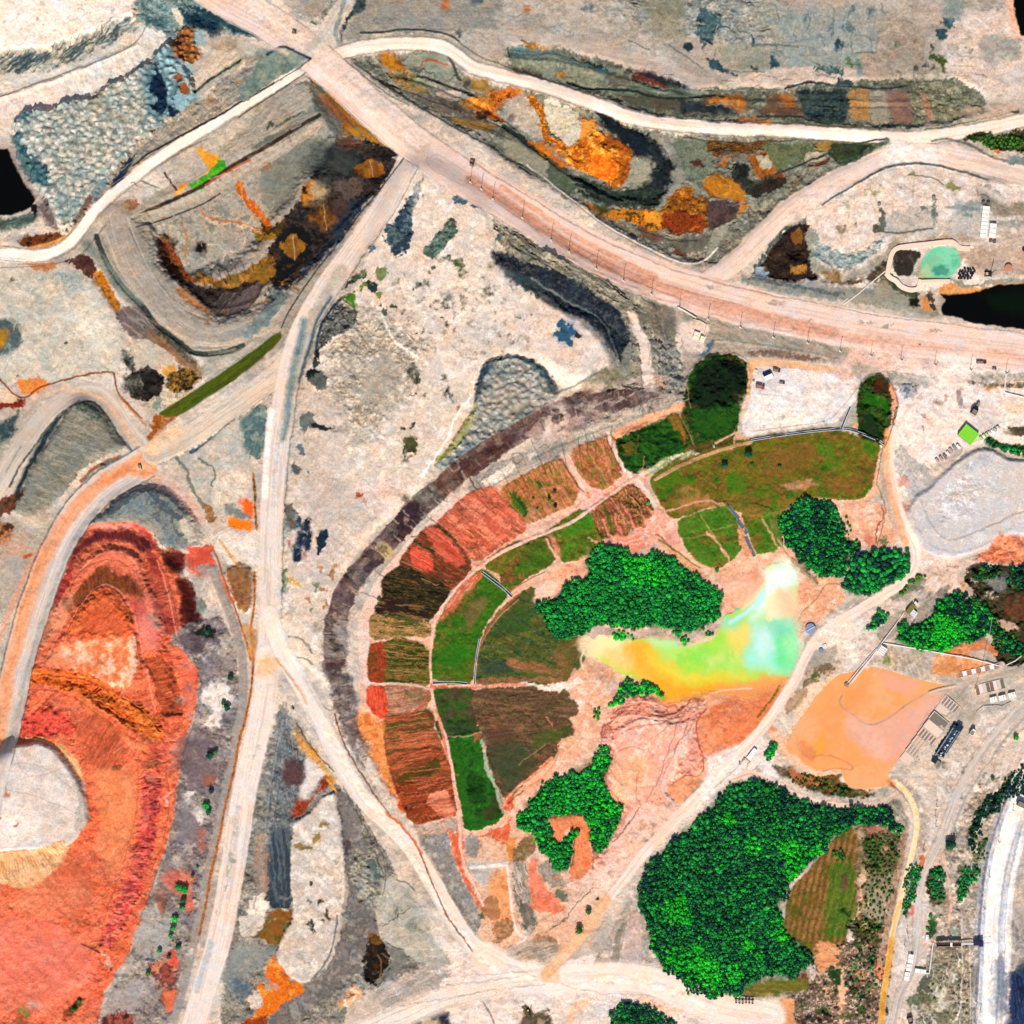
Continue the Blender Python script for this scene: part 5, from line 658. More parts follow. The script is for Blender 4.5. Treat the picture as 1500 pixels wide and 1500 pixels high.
P('1f4424/3c5c38/2c5024','1408,1270 1430,1262 1436,1275 1425,1285 1415,1300 1405,1320 1398,1330 1400,1310 1406,1290',t='g',j=6,b=1.6); P('1f4020/3c5830','1422,1210 1430,1185 1450,1165 1470,1148 1488,1125 1500,1112 1500,1140 1485,1160 1460,1180 1445,1195 1432,1215 1425,1240 1418,1245',t='g',j=6,b=1.8); P('5c7044/3c5c30/8c8c70','1430,1235 1450,1225 1450,1245 1432,1255',t='g',j=6); P('2f5424/3c4c28','1322,1330 1330,1310 1340,1280 1350,1255 1355,1258 1345,1290 1335,1320 1328,1345 1320,1340',t='g',j=3,b=1.5); P('e8844c/d87038','1350,1250 1356,1252 1352,1275 1344,1275',t='f'); P('f0806c/f49480','1332,1322 1342,1322 1343,1338 1334,1342',t='g'); P('2c5c30/4c7c50','1358,1340 1372,1335 1370,1365 1360,1372',t='g',j=5); P('7ca088','1392,1358 1400,1355 1402,1372 1394,1372',o=.7,t='f',j=5); L('e0c0ac/d8b8a4','1378,1245 1385,1270 1392,1300 1392,1330 1385,1370',5,t='a',j=2); P('4c5c48','1352,1425 1368,1420 1365,1450 1352,1455 1345,1440',t='f',j=9,o=.8); P('3c5430/6c7c50','1332,1462 1355,1455 1370,1470 1360,1475 1338,1475',t='f',j=9,o=.8); P('f0ead0','1372,1450 1390,1452 1392,1470 1376,1480',t='g',o=.6,sf=3,j=8); P('50583c/88886c','1370,1480 1395,1472 1398,1500 1372,1500',t='f',o=.8,j=8)
for k in range(60):
    x=random.uniform(1365,1432); y=random.uniform(1385,1500); O(random.choice(['5c5c48','6a5a44','8a8c6c','e8d8c4','4c5840']),'%.0f,%.0f,%.1f'%(x,y,random.uniform(1,3.5)),j=7,o=.7)
P('a8a4a0/c8bcb0/8c8c88','1480,1340 1500,1335 1500,1400 1480,1420 1484,1380',t='g',j=5); P('20345c/3c5070/182a4c','1482,1440 1488,1410 1500,1395 1500,1500 1476,1500 1480,1470',t='f',j=4); P('6c7c70','1488,1410 1500,1400 1500,1450 1490,1460',t='f',o=.6,j=8,sf=3)
# striped field and scrub beside the big wood
plot('5c6a18/7a6420/9c6c40/a8764c','1152,1350 1155,1325 1166,1298 1190,1272 1210,1250 1232,1222 1260,1212 1285,1212 1280,1230 1262,1260 1258,1290 1255,1330 1240,1355 1235,1385 1205,1385 1192,1400 1170,1375 1148,1365',-68,t='r103:9',h=0,b=.4)
P('3f8414/2c6c10/5c8c24','1212,1270 1235,1262 1255,1270 1255,1330 1240,1370 1208,1375 1210,1340',t='s-75',j=5,o=.75,sf=4); P('6c4438/7c5444','1228,1280 1240,1280 1238,1310 1230,1305',t='g',o=.8)
P('34581c/5c5c34/8c6c50/244c1c','1262,1212 1290,1208 1318,1218 1320,1240 1316,1270 1305,1310 1300,1340 1285,1390 1255,1400 1240,1370 1255,1330 1255,1290 1258,1250',t='g',j=5,b=1.6); P('a8705c/c08870','1270,1210 1295,1207 1305,1220 1290,1215 1275,1225',t='g',j=5); P('c8a898/b8a090/9c9c7c','1280,1290 1310,1280 1308,1320 1295,1350 1270,1345 1265,1310',t='f',j=7,o=.85,sf=3); P('ecc8b0/e8b894','1262,1270 1268,1285 1266,1310 1260,1345 1254,1340 1256,1310',t='f',j=3); P('d8c0b4/e4d0c4','1240,1365 1255,1358 1254,1375 1246,1395 1238,1385',t='g',j=4)
P('7c7060/a8806c/3c5424/c4a494','1200,1390 1240,1375 1290,1385 1305,1380 1300,1440 1290,1500 1130,1500 1140,1470 1195,1440 1190,1410',t='f',j=8,b=1.8); P('e89c68/f0b080/d88850','1195,1385 1210,1378 1225,1390 1222,1415 1205,1425 1192,1430 1196,1410',t='f',j=7); P('8c4c34/5c3428/c07050','1155,1430 1185,1420 1190,1445 1165,1455 1150,1448',t='f',j=7); P('f0b890/f8c8a4','1215,1410 1235,1420 1240,1445 1232,1480 1222,1500 1230,1440',t='f',j=6); P('f4a870/e89860','1140,1462 1165,1465 1160,1500 1135,1500',t='f',j=4); P('1f4c1c/3c5c2c','1212,1418 1230,1420 1235,1440 1220,1448',t='g',j=7); P('e08c50/d07c44','1250,1420 1270,1425 1262,1435 1250,1430',t='f',j=6); P('f8986c/ec8450','1282,1425 1290,1385 1296,1390 1288,1440',t='g',j=2); O('2f5420','1250,1352,10,5 1262,1358,8,6 1255,1370,10,7 1270,1345,9,6 1258,1385,9,6 1240,1335,6,8 1275,1400,8,6 1205,1480,8,7 1180,1470,7,5 1235,1490,7,6 1260,1480,7,9 1250,1450,6,8',j=8,o=.85,b=2)
P('8c7030/6a7c24/a07c40','1030,1458 1060,1452 1100,1440 1130,1432 1160,1432 1190,1435 1185,1450 1150,1458 1100,1462 1060,1464',t='r3:7',j=2); P('a87c70','1065,1412 1080,1415 1092,1425 1080,1430 1070,1425',o=.9)
# ================================================================ water, ponds
def water(c,s,n,z,**k):
    kk=dict(t='M',j=2,sf=1.2,b=0,n=n,flat=z); kk.update(k); P(c,s,**kk)
water('020303/050604','0,198 10,215 22,242 38,270 50,285 53,292 47,302 30,310 15,316 0,322','pit_lake',10,j=3)
water('05080a/020304','1386,440 1376,430 1395,432 1425,428 1460,418 1500,410 1500,484 1470,481 1440,475 1400,466 1380,462 1378,450','dark_pond',8,j=3); P('081a0a','1440,430 1500,415 1500,470 1460,460',o=.6,sf=8,b=0)
P('020303','1483,0 1500,0 1500,60 1496,55 1487,25',n='cutting_lake',flat=8,b=0); P('4a7a20','1493,48 1500,52 1500,62',o=.8)
water('4fb890/8ad8b0/6fc8a0','1348,398 1352,378 1362,366 1375,360 1390,362 1404,370 1406,386 1400,398 1396,406 1380,408 1358,408','process_pond',14,sf=2); P('c8c8a0/a8c890','1345,410 1350,395 1360,385 1365,400 1375,408',o=.7,sf=3,b=0); P('2c7468/3c8874','1368,392 1385,390 1396,402 1388,406 1372,405',t='g',o=.8,sf=3,j=5,b=0)
water('4a5c10/34440c/58600e','411,486 414,494 398,512 372,534 345,556 320,572 298,586 275,602 255,612 238,612 232,606 250,594 275,578 310,555 345,532 375,510 398,492','canal',8,j=1,t='s-35'); P('3c3c10','240,606 300,580 398,505 410,494 405,510 340,560',o=.6,sf=4,b=0)
P('b4641c/9a4c14/c87c30','228,608 240,610 258,612 252,622 238,634 232,642 222,648 212,652 205,660 196,662 190,655 205,645 216,638 222,625',t='f',j=5); L('5c2c14/3c2418','205,662 190,665 175,672 160,680 150,680',4,t='f',j=3); L('7c3c1c/a04c20','0,556 10,566 22,580 40,584 52,570 80,560 110,553 140,547 165,543 168,552 170,570 180,585 195,600 208,612',2.6,t='f',j=2); L('c88030','176,582 190,598 205,614 215,625',2,t='f',j=2)
# the coloured tailings pond
water('c8e048/a8e04c/b8e060','866,938 880,932 905,934 925,938 945,933 965,932 985,936 1000,945 1012,942 1035,932 1052,928 1058,918 1060,902 1075,896 1090,885 1105,875 1115,862 1122,848 1122,832 1130,826 1148,824 1162,828 1168,840 1168,860 1166,885 1160,905 1164,925 1168,945 1166,960 1158,975 1150,990 1140,1000 1120,1006 1095,1010 1060,1012 1030,1010 1010,1014 990,1020 980,1022 972,1012 960,1002 940,996 920,992 905,985 890,975 875,965 862,958 858,948','tailings_pond',40,j=1.5,t='M')
kw=dict(sf=12,j=8,b=0,t='M')
P('f8ecb0/fbf4c8','855,930 905,928 925,940 900,960 870,970 850,950',**kw); P('f8c870/fcd890','880,955 930,945 945,965 920,985 890,975',sf=12,j=6,b=0); P('f8a828/f8b840','915,940 950,935 965,955 985,975 1000,1000 1010,1016 980,1024 955,1000 930,990 925,965',sf=14,j=7,b=0,t='M'); P('f4a01c/f8b030','950,985 1000,998 1060,998 1110,1000 1150,985 1152,1000 1110,1014 1060,1016 1000,1022 980,1028 960,1005',sf=12,j=5,b=0,t='M'); P('e8d030/f0d848','945,955 975,970 1020,985 1080,985 1100,990 1060,1000 1000,998 965,985',sf=12,j=6,b=0)
P('a8e854/94e050/b8ec70','960,940 1000,948 1040,940 1060,925 1080,940 1085,970 1060,985 1010,975 975,965',sf=16,j=8,b=0,t='M'); P('c4f0a0/b8ecb0','945,932 985,936 1000,945 980,950 955,945',sf=8,b=0); P('e8d860/f4dc78','1065,925 1095,915 1105,930 1095,965 1075,960 1065,945',sf=14,j=6,b=0,t='M'); P('a4e4b4/8ce0b8','1058,900 1075,905 1095,895 1075,925 1060,922',sf=8,j=5,b=0)
P('b8f0d4/98ecc8/a8f0d8','1100,910 1125,905 1150,900 1166,905 1172,950 1158,985 1125,985 1095,975 1090,960 1105,935',sf=12,j=6,b=0,t='M'); P('d0f4f0/c4ece8','1105,925 1125,915 1135,935 1120,965 1105,960',sf=12,j=6,b=0); P('a0f0b0/70e898','1135,930 1160,925 1172,945 1160,975 1145,990 1135,960',sf=10,j=6,b=0,t='M'); P('8cdcb0/70d0a0','1120,908 1150,905 1162,925 1145,935 1125,925',sf=10,j=4,b=0,o=.7)
P('e8fce8/f8fff4/dcfaec','1118,835 1150,820 1172,828 1175,850 1160,862 1140,870 1120,895 1100,908 1105,885 1118,862',sf=10,j=6,b=0,t='M'); P('b4ecec/c8f4f8','1115,862 1122,868 1108,890 1085,908 1068,918 1068,910 1092,895 1106,878',sf=3,j=4,b=0); P('fce8b8/f8ecc4','1128,872 1150,862 1166,865 1168,895 1145,905 1120,905 1118,890',sf=6,j=6,b=0,t='M'); P('f8ecc8/f4e8a8','1108,865 1120,862 1100,885 1085,892 1088,880',sf=4,b=0,j=4)
P('c4a898/d0b4a4','855,925 880,915 895,922 925,926 945,920 965,914 985,918 1010,926 1030,920 1040,905 1048,898 1055,912 1050,925 1035,932 1010,940 1000,946 985,938 960,932 940,934 925,938 905,934 880,932 866,940',t='g',j=2,sf=1); P('f4c0a8/f8d4c4','1002,945 1025,934 1048,930 1055,922 1052,932 1030,940 1010,946',t='f'); L('fff0c8','855,980 850,965 858,950 862,945',2,j=2)
P('f8d0a8/f4c098','1142,865 1165,860 1172,905 1150,908 1140,890',sf=12,j=5,b=0,o=.9); P('f4c49c','1098,850 1122,845 1112,868 1092,888 1075,895',sf=8,j=4,b=0,o=.6); P('f4a05c/f49860','1060,1004 1150,992 1160,1010 1100,1022 1040,1020',sf=9,j=5,b=0,o=.85); P('f8d8b0','848,930 870,935 868,965 850,960',sf=8,j=5,b=0,o=.8); P('fce4a0','1030,960 1060,950 1065,975 1035,980',sf=12,j=6,b=0,o=.35)
O('7cdca0','1079,892,3.5',b=0)
# peach settling pond
water('f4a868/f4a060/f0ac78','1166,1062 1180,1042 1192,1025 1210,1005 1228,988 1245,985 1262,980 1275,976 1295,980 1320,988 1345,996 1380,1002 1395,1008 1375,1022 1360,1040 1340,1075 1318,1108 1300,1135 1308,1142 1298,1152 1280,1155 1262,1157 1245,1155 1238,1145 1234,1130 1215,1127 1190,1130 1175,1122 1162,1110 1150,1095 1158,1078','settling_pond',30,j=1.5,t='M')
P('ecb09c/e8a890/f0b4a0','1235,1040 1260,1058 1290,1058 1320,1040 1360,1020 1390,1010 1370,1035 1340,1080 1310,1110 1290,1110 1260,1085 1240,1070',sf=9,j=6,b=0,t='M'); P('f49454/f4a064','1195,1060 1225,1020 1260,1000 1280,1015 1270,1045 1240,1040 1225,1070 1210,1110 1190,1090',sf=9,j=8,b=0,t='M',o=.8); P('f89c30/f8a848','1190,1090 1205,1065 1212,1085 1205,1105 1192,1105',sf=4,j=6,b=0,o=.8); P('f0a890','1290,985 1350,998 1340,1020 1300,1010',sf=6,b=0,o=.8)
L('b4846c/d8a890','1235,1018 1229,1028 1236,1038 1250,1047 1262,1058 1276,1063 1292,1058 1308,1048 1325,1034 1345,1022 1368,1010 1400,1004',2.4,j=1,b=.2,h=1.4,w=3,sf=1)
P('e89468/d88050','1165,1085 1185,1090 1200,1100 1190,1115 1175,1112',t='s40',j=3,b=.3,sf=2,o=.7); L('b86c44/e08c60','1190,1108 1205,1104 1225,1108 1240,1115 1252,1124 1245,1128 1225,1124 1205,1128',2,j=3,o=.8); P('f8c8a4','1140,1090 1160,1105 1180,1120 1200,1130 1220,1127 1232,1127 1232,1132 1200,1136 1170,1126 1150,1112',j=2)
# soil under the woods
for s_ in ('862,805 900,799 930,815 965,807 1000,828 1035,855 1056,868 1056,892 1038,915 1015,924 990,924 965,915 940,920 918,922 895,914 872,918 850,930 825,938 808,930 785,890 788,880 812,878 826,858 862,848','1075,1146 1125,1143 1170,1168 1200,1178 1300,1182 1322,1215 1290,1208 1262,1208 1235,1215 1190,1258 1160,1290 1138,1325 1152,1365 1188,1395 1190,1408 1160,1432 1120,1428 1085,1455 1040,1462 985,1432 952,1385 948,1350 932,1305 955,1260 1000,1218 1045,1175','892,1092 893,1118 882,1150 912,1188 893,1235 880,1250 870,1248 866,1230 862,1205 855,1192 805,1198 806,1220 812,1232 825,1232 832,1218 842,1216 835,1268 828,1278 790,1245 788,1225 757,1198 795,1150 830,1133 865,1120','1150,745 1185,728 1225,745 1238,790 1262,795 1238,812 1238,840 1205,846 1165,815 1142,770','1245,818 1285,803 1332,815 1325,842 1285,868 1240,868','1310,935 1322,915 1360,910 1375,878 1400,868 1455,905 1430,938 1385,955 1330,945','890,1500 905,1470 950,1475 992,1500'): P('12602c/1a6c30/105028',s_,t='g',j=2,sf=2)
P('8a9a90/5c7470','1235,855 1300,870 1285,875',o=0)
# dark oblong heaps beside the long road
for s_ in ('448,762 455,760 457,775 450,782 444,778','438,782 448,780 450,798 442,805 436,798','432,800 442,802 444,818 436,822 430,812','452,778 460,780 458,802 450,812 448,798','468,778 478,774 480,788 474,808 466,814 464,798'): P('16304c/24405c/0c1c30',s_,t='f',j=3,h=2.5,w=4,sf=1)
P('a83424','418,795 428,790 426,800',t='f',j=4); O('a04020','450,810,3 430,765,2.5'); P('2c4c5c/8a9a98','428,740 438,760 445,775 438,776 430,765',t='f',j=5); P('e0b060/f0c880','420,845 435,848 440,860 425,856',t='f',j=6); P('5c7c4c/8c9a7c','412,840 420,835 424,860 414,870',t='f',j=6); P('8c9c98/a8b0a8','415,750 425,770 418,800 410,820 408,780',t='f',j=4,o=.8); L('8c9890/7c8880','412,755 410,800 408,840 410,868 418,866',3,t='f',j=2)
for q in '466,834,4,5 484,840,5,7 490,832,4 460,857,3,5 470,861,4 476,860,3 474,880,3,8 455,890,2,4 459,862,2 448,878,3,3'.split(): O('b07838/c89850' if random.random()<.6 else '7c8c64',q,j=6,o=.85)
for s_ in ('425,932 440,932 452,940 458,955','436,962 448,962 460,972','460,1022 470,1030 485,1040'): L('5c6860/8c9488',s_,3,t='f',j=3,o=.8)
P('8c8878/a89c88','462,908 475,910 475,925 464,925',o=.7,t='f'); P('b0a498','425,875 432,890 430,905 424,900',o=.6,t='f')
# ================================================================ finer marks
def ml(c,wd,o,*ss,**k):
    for s in ss: kk=dict(sf=.8,o=o,j=2.5,t='f'); kk.update(k); L(c,s,wd,**kk)
# red pit: bench lines, ripples
ml('fba888/f89070',2,.8,'96,935 108,905 128,874 150,856 166,855 184,868 198,895 208,930 214,965 222,1000 232,1040','120,835 140,815 165,806 190,812 208,835 220,870 230,905 240,930','66,980 85,940 98,905','232,822 244,850 252,890 262,930')
ml('8a3020/c04830',1.3,.75,'100,930 114,900 132,872 150,860 170,860 186,876 196,900 205,940 212,985','110,850 130,826 160,818 190,826 212,850 224,885','58,988 100,990 140,996 175,1012 215,1040 240,1070','238,800 246,840 256,880 266,925','52,1010 90,1012 130,1030 170,1060 205,1085 235,1095','200,790 222,810 236,838 246,880')
ml('7a2a1c/a04028',1.2,.6,'288,1030 284,1060 272,1095 264,1130 262,1165 257,1200 246,1235 230,1280 216,1320 204,1352','245,1120 252,1180 240,1230 225,1270','208,1120 206,1170 196,1210 186,1260 172,1300 155,1345','60,1000 100,1003 150,1020 190,1050')
for k in range(14):
    a=1115+k*17; ml('b03c30/f08870',1.4,.5,'%d,%d %d,%d'%(232-k*4.2,a,214-k*4.2,a+5),j=3)
for k in range(46):
    x=random.uniform(30,200); y=random.uniform(1010,1110) if k%2 else random.uniform(1260,1460)
    ml('c85030/fa9070',1.2,.5,'%d,%d %d,%d'%(x,y,x+random.uniform(8,26),y+random.uniform(-16,-2)),j=4)
for k in range(26):
    a=R(-70+k*5.2); ml('d05834/f89a74',1.3,.45,'%.0f,%.0f %.0f,%.0f'%(50+92*math.cos(a),1180+95*math.sin(a),50+random.uniform(110,135)*math.cos(a),1180+random.uniform(112,140)*math.sin(a)),j=3)
ml('b0a098/988c84',1.2,.6,'10,1120 60,1110 110,1150','25,1095 45,1140 100,1120','0,1150 60,1160 120,1190'); ml('ffc898',2,.6,'40,1078 75,1084 102,1102 122,1132 132,1165')
P('a87048','0,1146 14,1142 18,1152 8,1156',o=.8)
P('d85c3c/f07850/c04c34','120,905 160,870 185,900 190,925 130,925',t='s-40',o=.5,sf=4)
# salmon terrace meanders
ml('d0704c/b85a3c',1.4,.75,'890,1060 905,1045 930,1038 955,1046 985,1048 1000,1040 1012,1026','884,1080 890,1060 900,1052','960,1078 975,1065 985,1058 1000,1058','918,1068 935,1062 960,1062 985,1054','1000,1035 990,1060 985,1085 975,1105 970,1130 955,1160 945,1175','1015,1055 1005,1075 990,1090 985,1110','905,1100 925,1090 945,1100','935,1130 930,1160 940,1185','890,1120 900,1140 915,1150','1035,1038 1026,1048 1020,1060','875,1085 890,1095 893,1120 884,1145 900,1165 912,1182')
ml('fcd4c0/f8c0a4',2.4,.75,'900,1052 930,1046 965,1056 995,1052','990,1100 980,1125 968,1150','905,1120 915,1150 930,1175','945,1095 940,1120 948,1145','915,1030 945,1026 975,1036','1040,1016 1065,1010 1100,1008','858,1060 850,1080 830,1100 815,1125','890,1020 905,1000 925,990')
ml('6a3424',1.5,.7,'886,1062 880,1080 882,1098','900,1042 920,1034 940,1030','893,1050 915,1040',j=4)
for s_ in ('882,1060 878,1080','892,1092 886,1115 882,1140','905,1170 915,1190','868,1240 870,1270','842,1225 841,1250 836,1272','806,1198 830,1191 858,1192','936,1185 925,1200 910,1215 898,1235'): ml('6c2c18/8a4024',2.2,.7,s_,j=5)
for k in range(70):
    x,y=random.uniform(860,960),random.uniform(1180,1300)
    if x+y>2170 or x+y<2060: continue
    O(random.choice(['c88870','8a4c38','fbe0d0','e09c80']),'%.0f,%.0f,%.1f,%.1f'%(x,y,random.uniform(1,4),random.uniform(.6,1.6)),o=.7,j=6)
ml('f49c7c/e07c58',1.6,.8,'800,1050 812,1062','740,1195 748,1175 770,1155 800,1135 815,1118 818,1100',j=4)
# terrace scars
for s_ in ('850,718 868,735 870,745','835,680 850,705','780,768 800,760 840,745 870,735','900,788 905,800','955,765 965,775 975,790','860,790 900,795 940,790'): ml('ffd8c4/f8b898',3,.7,s_,j=5)
for k in range(40):
    a=R(195+k*2.1); r0=random.uniform(262,300); r1=r0+random.uniform(25,60); cx,cy=905,965; c=random.choice(['2c2414','f0a078','b0502c','3c3414'])
    x0,y0,x1,y1=cx+r0*1.05*math.cos(a),cy+r0*math.sin(a),cx+r1*1.05*math.cos(a),cy+r1*math.sin(a)
    ml(c,1.2,.6,'%.0f,%.0f %.0f,%.0f'%(x0,y0,x1,y1),j=3)
for k in range(60):
    y=random.uniform(1050,1200); x=555+(y-1050)*.33+random.uniform(5,25); ml(random.choice(['f08c60','5c2c14','e87048','3c3010']),1.3,.55,'%.0f,%.0f %.0f,%.0f'%(x,y,x+random.uniform(25,70),y-random.uniform(3,14)),j=3)
for k in range(24):
    y=random.uniform(865,1000); ml(random.choice(['201a10','b88850','d0a070','2c2810']),1.3,.6,'%.0f,%.0f %.0f,%.0f'%(random.uniform(555,585),y,random.uniform(595,632),y+random.uniform(-2,8)),j=3)
for k in range(36):
    x=random.uniform(712,835); y=random.uniform(1015,1120)
    if x>745+(1120-y)*1.1: continue
    ml(random.choice(['8a6a50','4c3c2c','5c6830']),1.2,.4,'%.0f,%.0f %.0f,%.0f'%(x-18,y+2,x+14,y-2),j=2)
for k in range(18):
    x=random.uniform(715,830); y=random.uniform(890,985); ml(random.choice(['8a7040','34541c','5c7c24']),1.6,.4,'%.0f,%.0f %.0f,%.0f'%(x-16,y+6,x+16,y-8),j=3)
ml('d8b078/c09458',1.4,.6,'1008,740 1005,730','990,600 1008,632 1016,652','1012,600 1005,560',j=2); ml('9ac048',1.2,.4,'1090,590 1084,612 1075,632')
for k in range(14): ml('7c5c28',1,.35,'%d,%d %d,%d'%(1090+k*12,722,1100+k*12,660),j=4)
# high slope north-east of the dump plateau: long torn streaks
for k in range(70):
    u=random.random(); x=735+u*200; y=322+u*100+random.uniform(-14,34); l=random.uniform(14,50)
    ml(random.choice(['3c4438','2c3434','d0c4ac','b8ac94','5c6450','1c2428']),random.uniform(1,2.6),.6,'%.0f,%.0f %.0f,%.0f'%(x,y,x+l,y+l*.62),j=4)
for k in range(60):
    x=random.uniform(935,1000); y=random.uniform(440,590); ml(random.choice(['6c6c64','c8bcac','54585c','8c9c94']),random.uniform(1,2.2),.5,'%.0f,%.0f %.0f,%.0f'%(x,y,x+random.uniform(-4,6),y+random.uniform(10,26)),j=5)
for k in range(70):
    x=random.uniform(840,1000); y=640-(x-840)*.33+random.uniform(-55,0); ml(random.choice(['6c665c','c8b8a8','5c6068','a89c90','d8c8b8']),random.uniform(1,2.4),.5,'%.0f,%.0f %.0f,%.0f'%(x,y,x+random.uniform(10,26),y-random.uniform(2,12)),j=6)
# plateau specks and tyre arcs
for k in range(150):
    x,y=random.uniform(590,790),random.uniform(395,520); O(random.choice(['3c4438','5c6450','4c5040','fbf0e4']),'%.0f,%.0f,%.1f'%(x,y,random.uniform(.7,1.7)),o=.7,j=5)
for k in range(60):
    x,y=random.uniform(435,640),random.uniform(480,760); O(random.choice(['7c8474','9c9c8c','f4e8dc']),'%.0f,%.0f,%.1f'%(x,y,random.uniform(.8,2.4)),o=.5,j=6)
for k in range(30):
    x,y,r=random.uniform(560,720),random.uniform(380,500),random.uniform(12,40); a=random.uniform(0,6.28)
    ml(random.choice(['f8ecdf','c4b4a4']),1.2,.45,' '.join('%.0f,%.0f'%(x+r*math.cos(a+t),y+r*.8*math.sin(a+t)) for t in (0,.5,1,1.5)),j=2)
for k in range(80):
    x,y=random.uniform(560,700),random.uniform(1390,1495); ml(random.choice(['c8bcb0','fbf4ec','a8a094']),1.3,.45,'%.0f,%.0f %.0f,%.0f'%(x,y,x+random.uniform(-20,30),y+random.uniform(-14,14)),j=5)
for k in range(40):
    x,y=random.uniform(700,1000),random.uniform(1420,1490); ml(random.choice(['d4c4b8','fbf0e8']),1.6,.5,'%.0f,%.0f %.0f,%.0f'%(x,y,x+random.uniform(25,60),y+random.uniform(-12,6)),j=4)
# tipping lines and dirt on the yards
for k in range(50):
    x,y=random.uniform(1315,1470),random.uniform(560,680); ml(random.choice(['fff6ee','d8c8bc','e8ccba']),1.5,.5,'%.0f,%.0f %.0f,%.0f'%(x,y,x-random.uniform(5,20),y+random.uniform(12,34)),j=4)
for q in '1351,585,2 1370,588,1.5 1376,589,2 1388,580,2 1386,584,1.5 1355,611,1.5,3 1353,628,2,6 1352,640,1.5,3'.split(): O('a8784c/8c5c38',q,j=4)
for k in range(40):
    x,y=random.uniform(1110,1250),random.uniform(560,630); O(random.choice(['c0b4a8','fbf4ec','a8a098']),'%.0f,%.0f,%.1f'%(x,y,random.uniform(.8,2.2)),o=.5,j=6)
for k in range(60):
    x,y=random.uniform(1200,1500),random.uniform(270,400); O(random.choice(['a09484','7c8470','fbeee2','8c8478']),'%.0f,%.0f,%.1f'%(x,y,random.uniform(.8,2.4)),o=.55,j=7)
# north plateau: dragged scrapes
for k in range(130):
    x,y=random.uniform(520,1440),random.uniform(2,110)
    if y>40+(x-520)*.07: continue
    ml(random.choice(['7c8c8c','c8c0b0','5c7478','98a09a','d4c4b4']),random.uniform(1,2.4),.45,'%.0f,%.0f %.0f,%.0f %.0f,%.0f'%(x,y,x+15,y+random.uniform(-3,4),x+random.uniform(28,50),y+random.uniform(-4,8)),j=6)
for k in range(70):
    x,y=random.uniform(1020,1300),random.uniform(5,75); ml(random.choice(['4c6870','6c888c','b8bcb0','3c5c68']),random.uniform(1,2.6),.5,'%.0f,%.0f %.0f,%.0f'%(x,y,x+random.uniform(-6,6),y+random.uniform(8,24)),j=6)
for k in range(90):
    x,y=random.uniform(1280,1440),random.uniform(60,140); O(random.choice(['7c7060','8c8c7c','d8c8b8','5c6458']),'%.0f,%.0f,%.1f'%(x,y,random.uniform(.7,2)),o=.6,j=7)
ml('3c5058/5c7478',2,.7,'1040,96 1080,106 1120,104','1100,66 1140,66','980,66 1010,86 1030,100','920,58 950,72','1190,128 1230,122 1290,128')
# bowl and rust zone: cracks, blobs
for k in range(60):
    x=random.uniform(215,380); y=random.uniform(300,395)
    if (x-215)*.35+300>y+40: continue
    ml(random.choice(['d8c8a8','c8a878','8a8c7c','6c6c60']),1.1,.6,'%.0f,%.0f %.0f,%.0f'%(x,y,x+random.uniform(-14,16),y+random.uniform(-8,12)),j=7)
ml('e8c8a0/f0d8b8',1.4,.8,'300,318 320,326 345,326 365,332 385,345','305,355 330,362 350,368 375,362','350,326 360,345 352,365','330,362 325,380',j=6)
for k in range(46):
    u=random.random(); x=300+u*140; y=420-u*60+random.uniform(-10,60); O(random.choice(['1c1816','3c2c1c','8c5c1c','c08028','141416']),'%.0f,%.0f,%.1f'%(x,y,random.uniform(1.5,5)),o=.75,j=7)
for k in range(40):
    u=random.random(); x=400+u*150; y=400-u*150+random.uniform(-30,30); O(random.choice(['0c0c10','241c1a','5c3c20','4c4038','101820']),'%.0f,%.0f,%.1f,%.1f'%(x,y,random.uniform(3,9),random.uniform(2,5)),o=.7,j=8)
for k in range(110):
    x=random.uniform(800,1090); y=random.uniform(140,345); c=COL[np.searchsorted(ax,y),np.searchsorted(ax,x)]
    if c[0]>2.2*c[2] and c[0]>.12: O(random.choice(['f8a838','b05010','e88018','7a3008','f8c060']),'%.0f,%.0f,%.1f,%.1f'%(x,y,random.uniform(1.5,6),random.uniform(1.5,4)),o=.75,j=8)
    elif c.mean()<.06: O(random.choice(['0c141c','34443c','1c2c38']),'%.0f,%.0f,%.1f,%.1f'%(x,y,random.uniform(3,8),random.uniform(2,6)),o=.7,j=8)
    else: ml(random.choice(['4c5c4c','a8a890','6c6454','8c9c84']),1.5,.55,'%.0f,%.0f %.0f,%.0f'%(x,y,x+random.uniform(10,30),y+random.uniform(-6,8)),j=7)
ml('241c18/3c342c',2,.7,'690,180 720,190 750,205','560,122 590,132 630,146 670,160','1000,200 1040,206 1100,208 1160,204','935,335 980,350 1020,352')
for k in range(30):
    x=random.uniform(740,1440); y=128+random.uniform(-22,30); ml(random.choice(['3c4440','a8a48c','5c5c50','2c3438']),1.6,.6,'%.0f,%.0f %.0f,%.0f'%(x,y,x+random.uniform(15,45),y+random.uniform(-2,5)),j=5)
